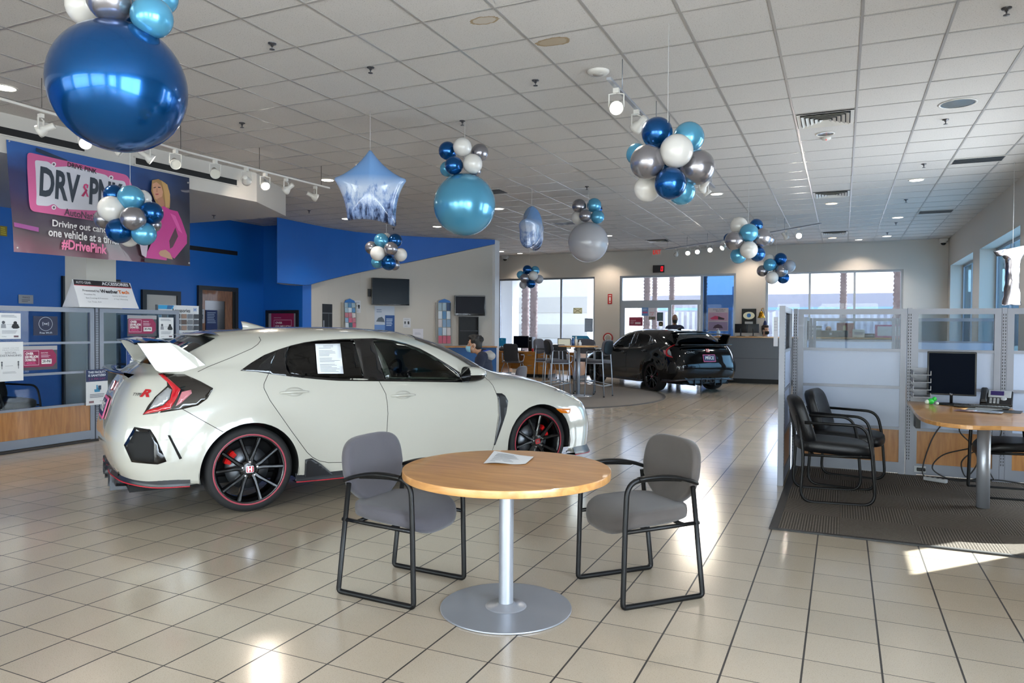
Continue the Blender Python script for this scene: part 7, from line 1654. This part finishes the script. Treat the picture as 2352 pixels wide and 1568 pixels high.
def person(name, label, loc, rz, skin, seated, top, cap=None, hairm=M_hair, hair='short', maskc='7fb4cc', coat=None, hood=None, lean=.0, trousers='1a1c22', collar=None, scale=1.0, tuck=0.0, fwd=0.0):
    """figure facing local +x, hip at the seat (seated) or standing"""
    t = thing(name, label, 'person', loc, rz); t.scale = (scale,)*3
    hip = .50 if seated else .92; nk = hip+.56; hc = V((.03+lean*.6+fwd, 0, nk+.185-tuck))
    b = MB()
    # head with jaw, brow, nose and ears
    b.ell(hc+V((-.01, 0, .03)), (.096, .076, .108), 20, 14); b.ell(hc+V((.022, 0, -.05)), (.072, .058, .075), 18, 12); b.ell(hc+V((.075, 0, -.085)), (.022, .026, .022)); b.tube([hc+V((.088, 0, .02)), hc+V((.112, 0, -.025)), hc+V((.098, 0, -.035))], [.010, .014, .012], 8); b.ell(hc+V((.078, 0, .035)), (.02, .055, .012))
    for s in (-1, 1): b.ell(hc+V((-.01, s*.078, -.005)), (.022, .010, .034), 10, 8)
    limb(b, [(-.02+lean*.4, 0, nk-.03-tuck*.5), tuple(hc+V((-.025, 0, -.06)))], [.058, .052])
    # trunk
    sh = nk-.06
    b.ell((lean*.25, 0, hip+.30), (.115, .165, .22), 20, 14); b.ell((-.01, 0, hip+.05), (.12, .165, .13), 18, 12); limb(b, [(lean*.4-.01, -.15, sh), (lean*.4-.01, .15, sh)], [.07, .07]); b.ell((lean*.35, 0, sh-.06), (.11, .16, .11))
    for s in (-1, 1):
        S = V((lean*.4, s*.19, sh-.01))
        if seated: E_, W = V((.10+lean*.3, s*.235, sh-.27)), V((.34, s*.14, sh-.27))
        else: E_, W = V((-.03, s*.25, sh-.29)), V((.06, s*.25, sh-.54))
        limb(b, [S, E_, W], [.058, .045, .030]); hand(b, W, (W-E_), (0, 0, 1) if seated else (0, s, 0), -s)
        H = V((0, s*.10, hip))
        if seated: K, A = V((.43, s*.13, hip-.02)), V((.40, s*.13, .07))
        else: K, A = V((.02, s*.11, .48)), V((-.01, s*.12, .08))
        limb(b, [H, K, A], [.088, .062, .042]); limb(b, [A+V((-.03, 0, -.03)), A+V((.15, s*.02, -.04))], [.04, .035])
    body = remesh(b, .011, 5).build('body', skin, t)
    # clothes: fuller shells over the body
    c = MB(); g = 1.10
    c.ell((lean*.25, 0, hip+.30), (.135, .19, .235), 20, 14); c.ell((-.01, 0, hip+.06), (.14, .185, .13), 18, 12); limb(c, [(lean*.4-.01, -.15, sh), (lean*.4-.01, .15, sh)], [.088, .088]); c.ell((lean*.35, 0, sh-.06), (.13, .18, .12))
    limb(c, [(-.02+lean*.4, 0, nk-.07), (-.015+lean*.45, 0, nk+.0)], [.085, .066])
    for s in (-1, 1):
        S = V((lean*.4, s*.19, sh-.01)); E_, W = (V((.10+lean*.3, s*.235, sh-.27)), V((.34, s*.14, sh-.27))) if seated else (V((-.03, s*.25, sh-.29)), V((.06, s*.25, sh-.54)))
        limb(c, [S, E_, E_+(W-E_)*.92], [.075, .062, .046])
    remesh(c, .012, 5).build('jacket' if coat else 'shirt', mat('cloth_'+top, top, .9, bump=.15, bscale=60), t)
    l = MB(); l.ell((-.01, 0, hip+.01), (.135, .18, .12), 18, 12)
    for s in (-1, 1):
        H = V((0, s*.10, hip)); K, A = (V((.43, s*.13, hip-.02)), V((.40, s*.13, .10))) if seated else (V((.02, s*.11, .48)), V((-.01, s*.12, .10)))
        limb(l, [H, K, A], [.102, .075, .062])
    remesh(l, .013, 5).build('trousers', mat('cloth_'+trousers, trousers, .9), t)
    f = MB()
    for s in (-1, 1): a = V((.37 if seated else -.04, s*.13, .035)); f.rbox(-.05, .20, -.045, .045, -.034, .03, .03, T(a))
    f.build('shoes', M_blackm, t)
    if hood:
        h = MB(); h.ell((-.085+lean*.4, 0, nk-.045), (.10, .15, .07), 18, 12); limb(h, [(.07+lean*.4, -.05, nk-.09), (-.03+lean*.4, -.10, nk-.02), (-.09+lean*.4, 0, nk-.01), (-.03+lean*.4, .10, nk-.02), (.07+lean*.4, .05, nk-.09)], [.025, .042, .05, .042, .025])
        remesh(h, .012, 4).build('hood', mat('cloth_'+hood, hood, .95, bump=.2, bscale=60), t)
    if collar:
        h = MB(); limb(h, [(.06+lean*.45, -.03, nk-.06), (-.02+lean*.45, -.066, nk+.02), (-.075+lean*.45, 0, nk+.03), (-.02+lean*.45, .066, nk+.02), (.06+lean*.45, .03, nk-.06)], [.022, .02, .02, .02, .022]); h.rbox(.075, .125, -.035, .035, hip+.15, nk-.06, .015, T(lean*.35, 0, 0)); remesh(h, .010, 3).build('collar', mat('cloth_'+collar, collar, .85), t)
    # face
    for s in (-1, 1):
        e = MB().ell(hc+V((.083, s*.031, .012)), (.009, .014, .008), 12, 8).build('eye', mat('eye_white', 'c8c4be', .3), t); MB().ell(hc+V((.0905, s*.031, .012)), (.003, .006, .006), 8, 6).build('iris', mat('iris_dark', '1a1210', .3), e)
        MB().tube([hc+V((.088, s*.015, .034)), hc+V((.090, s*.032, .040)), hc+V((.078, s*.052, .034))], .005, 6).build('eyebrow', hairm, t)
    if maskc:
        rows = []
        for k in range(9):
            z = -.018-.082*k/8; row_ = []
            for j in range(13):
                a = -1.25+2.5*j/12; bul = .012*math.sin(PI*k/8)+.024*math.exp(-(a/.45)**2)*(1-k/8*.35); rr = .080-.010*(k/8)**2; row_.append(tuple(hc+V((.022+(rr+bul)*math.cos(a), (rr-.008)*math.sin(a), z-.006*abs(a)*(1 if k else 0)))))
            rows.append(row_)
        MB().grid(rows).build('face_mask', mat('mask_'+maskc, maskc, .8), t)
        for s in (-1, 1): MB().tube([hc+V((.045, s*.070, -.03)), hc+V((.02, s*.080, .005)), hc+V((-.015, s*.086, .02)), hc+V((-.028, s*.082, -.02)), hc+V((.03, s*.072, -.085))], .0025, 5).build('mask_loop', pm('c8ccd0'), t)
    else: MB().ell(hc+V((.088, 0, -.062)), (.007, .025, .007), 10, 6).build('mouth', pm('8a4a44'), t)
    if hair:
        h = MB(); h.ell(hc+V((-.022, 0, .055)), (.102, .086, .100), 20, 14); h.ell(hc+V((-.055, 0, .0)), (.062, .080, .085), 16, 12); h.ell(hc+V((.035, 0, .115)), (.06, .07, .04), 16, 10)
        rr = random.Random(4)
        for k in range(26): a = rr.random()*6.28; e = rr.random()*1.1; d = V((math.cos(a)*math.cos(e)-.15, math.sin(a)*math.cos(e)*.85, math.sin(e))); h.ell(hc+V((-.015, 0, .06))+d*.095, .022, 8, 6)
        if hair == 'tied': h.ell(hc+V((-.115, 0, .05)), (.045, .045, .045), 14, 10); h.ell(hc+V((-.07, 0, -.07)), (.04, .06, .07), 14, 10)
        # keep the face clear
        hm = remesh(h, .009, 3)
        keep = [i for i, p in enumerate(hm.v) if not (p[0] > hc.x+.045 and p[2] < hc.z+.075)]; ks = set(keep); mp = {a: k for k, a in enumerate(keep)}
        m2 = MB(); m2.add([hm.v[i] for i in keep], [tuple(mp[i] for i in f_) for f_ in hm.f if all(i in ks for i in f_)], None, True); m2.build('hair', hairm, t)
    return t
# the seated man in profile behind the bonnet
hp = CO+ray(1097, 792)*10.7
MAN = person('person', 'seated person in a blue face mask and navy jacket with a grey hood', (hp.x+.10, hp.y+.04, hp.z-.50-.56-.185+.07), math.atan2(-CR.y, -CR.x)-.12, M_skin, True, '1f2436', coat=True, hood='9a9692', lean=.06, collar='1b3f9c', tuck=.07, fwd=.09)
dz = MAN.location.z
t = thing('stool_seat', 'plain low chair under the seated person, mostly hidden by the white car', 'chair', (hp.x, hp.y, 0), MAN.rotation_euler[2])
sh_ = .395+dz
cushion(superell(.22, .22, 24, 3.2), .05, lambda x, y: 0, T(.05, 0, sh_-.03)).build('seat', M_gfab, t)
for x, y in ((-.12, -.17), (.22, -.17), (-.12, .17), (.22, .17)): MB().tube([(x, y, .001), (x, y, sh_-.05)], .014, 8).build('leg', M_blackm, t)
hp = CO+ray(1550, 733)*20.6
S = hp.z-(.92+.56+.185)
person('person', 'standing person in a black mask and navy shirt behind the black car', (hp.x, hp.y, max(S, 0)), math.atan2(CO.y-hp.y, CO.x-hp.x), M_skin2, False, '23273c', hair=None, maskc='141416', scale=1.0)
hp = CO+ray(1757, 759)*19.95
person('person', 'receptionist in a black mask behind the counter, dark hair tied back', (hp.x, hp.y, hp.z-.50-.56-.185), math.atan2(CO.y-hp.y, CO.x-hp.x)+.7, M_skin3, True, '1c1c22', hair='tied', hairm=mat('hair_brown', '2a1d16', .6, bump=.3, bscale=150), maskc='121214')
# ================================================================ camera, sky, sun, lamps
cd = bpy.data.cameras.new('camera'); cam = bpy.data.objects.new('camera', cd); COL.objects.link(cam); SC.camera = cam
cd.sensor_fit = 'HORIZONTAL'; cd.sensor_width = 36; cd.lens = FPX/2352*36; cd.clip_start = .05; cd.clip_end = 500
cam.matrix_world = Matrix(((CR.x, CU.x, -CF.x, CO.x), (CR.y, CU.y, -CF.y, CO.y), (CR.z, CU.z, -CF.z, CO.z), (0, 0, 0, 1)))
wd = bpy.data.worlds.new('sky'); SC.world = wd; wd.use_nodes = True; nt = wd.node_tree
sk = nt.nodes.new('ShaderNodeTexSky'); sk.sky_type = 'NISHITA'; sk.sun_disc = False; sk.sun_elevation = math.radians(40); sk.sun_rotation = math.radians(42); sk.air_density = 1.0; sk.dust_density = 2.0
bg = nt.nodes['Background']; hs_ = nt.nodes.new('ShaderNodeHueSaturation'); hs_.inputs['Saturation'].default_value = .3; nt.links.new(sk.outputs[0], hs_.inputs['Color']); nt.links.new(hs_.outputs[0], bg.inputs['Color']); bg.inputs['Strength'].default_value = SKY
def lamp(name, kind, loc, energy, col='ffffff', size=.2, rot=None, **k):
    l = bpy.data.lights.new(name, kind); l.energy = energy; l.color = lin(col)[:3]
    o = bpy.data.objects.new(name, l); COL.objects.link(o); o.location = loc
    if rot is not None: o.rotation_euler = rot
    for a, b in k.items(): setattr(l, a, b)
    if kind == 'AREA': l.size = size
    elif kind in ('SPOT', 'POINT'): l.shadow_soft_size = size
    return o
sd = V((-.671*math.cos(math.radians(40)), -.741*math.cos(math.radians(40)), -math.sin(math.radians(40))))
sun = lamp('sun', 'SUN', (10, 20, 20), SUN, 'fff8ee', 0, sd.to_track_quat('-Z', 'Y').to_euler()); sun.data.angle = .009
for k, p in enumerate(DOWNLIGHTS): lamp('downlight_lamp', 'SPOT', (p[0], p[1], CEIL-.03), DLW, 'ffedd8' if p[2] else 'fff8f0', .07, (0, 0, 0), spot_size=2.2, spot_blend=.7)
for (p, d) in TRACKLAMPS:
    lamp('track_lamp', 'SPOT', V(p)+V(d)*.02, TRW, 'fff0dc', .05, V(d).to_track_quat('-Z', 'Y').to_euler(), spot_size=.9, spot_blend=.6)
# daylight stand-ins: area lamps added at side and front windows, portals at back
def daylight(loc, sx, sy, rot, w=None, col='eaf1ff'):
    l = bpy.data.lights.new('window_daylight', 'AREA'); l.shape = 'RECTANGLE'; l.size = sx; l.size_y = sy
    if w is None: l.cycles.is_portal = True
    else: l.energy = w*sx*sy; l.color = lin(col)[:3]
    o = bpy.data.objects.new('window_daylight', l); COL.objects.link(o); o.location = loc; o.rotation_euler = rot
for h in WR: daylight((XR+.42, (h[0]+h[1])/2, (h[2]+h[3])/2), h[3]-h[2], h[1]-h[0], (0, PI/2, 0), DAY_R*(2.6 if h[0] < 3 else 1), 'eef2ff')
for h in (WA, WD, WC): daylight(((h[0]+h[1])/2, YB+.35, (h[2]+h[3])/2), h[1]-h[0], h[3]-h[2], (-PI/2, 0, 0))
for h in WF: daylight(((h[0]+h[1])/2, YF-.35, (h[2]+h[3])/2), h[1]-h[0], h[3]-h[2], (PI/2, 0, 0), DAY_F*(.25 if h[0] < -9 else 1), 'fff6ea')
SC.view_settings.view_transform = 'Standard'; SC.view_settings.look = 'None'; SC.view_settings.gamma = 1; SC.view_settings.use_curve_mapping = False; SC.view_settings.exposure = EXPO
c = SC.cycles; c.use_denoising = True; c.use_adaptive_sampling = True; c.adaptive_threshold = .12; c.adaptive_min_samples = 16; c.max_bounces = 6; c.diffuse_bounces = 3; c.glossy_bounces = 3; c.transparent_max_bounces = 16; c.transmission_bounces = 4
c.caustics_reflective = False; c.caustics_refractive = False; c.sample_clamp_indirect = 6; c.blur_glossy = .3
try: c.denoiser = 'OPENIMAGEDENOISE'
except Exception: pass
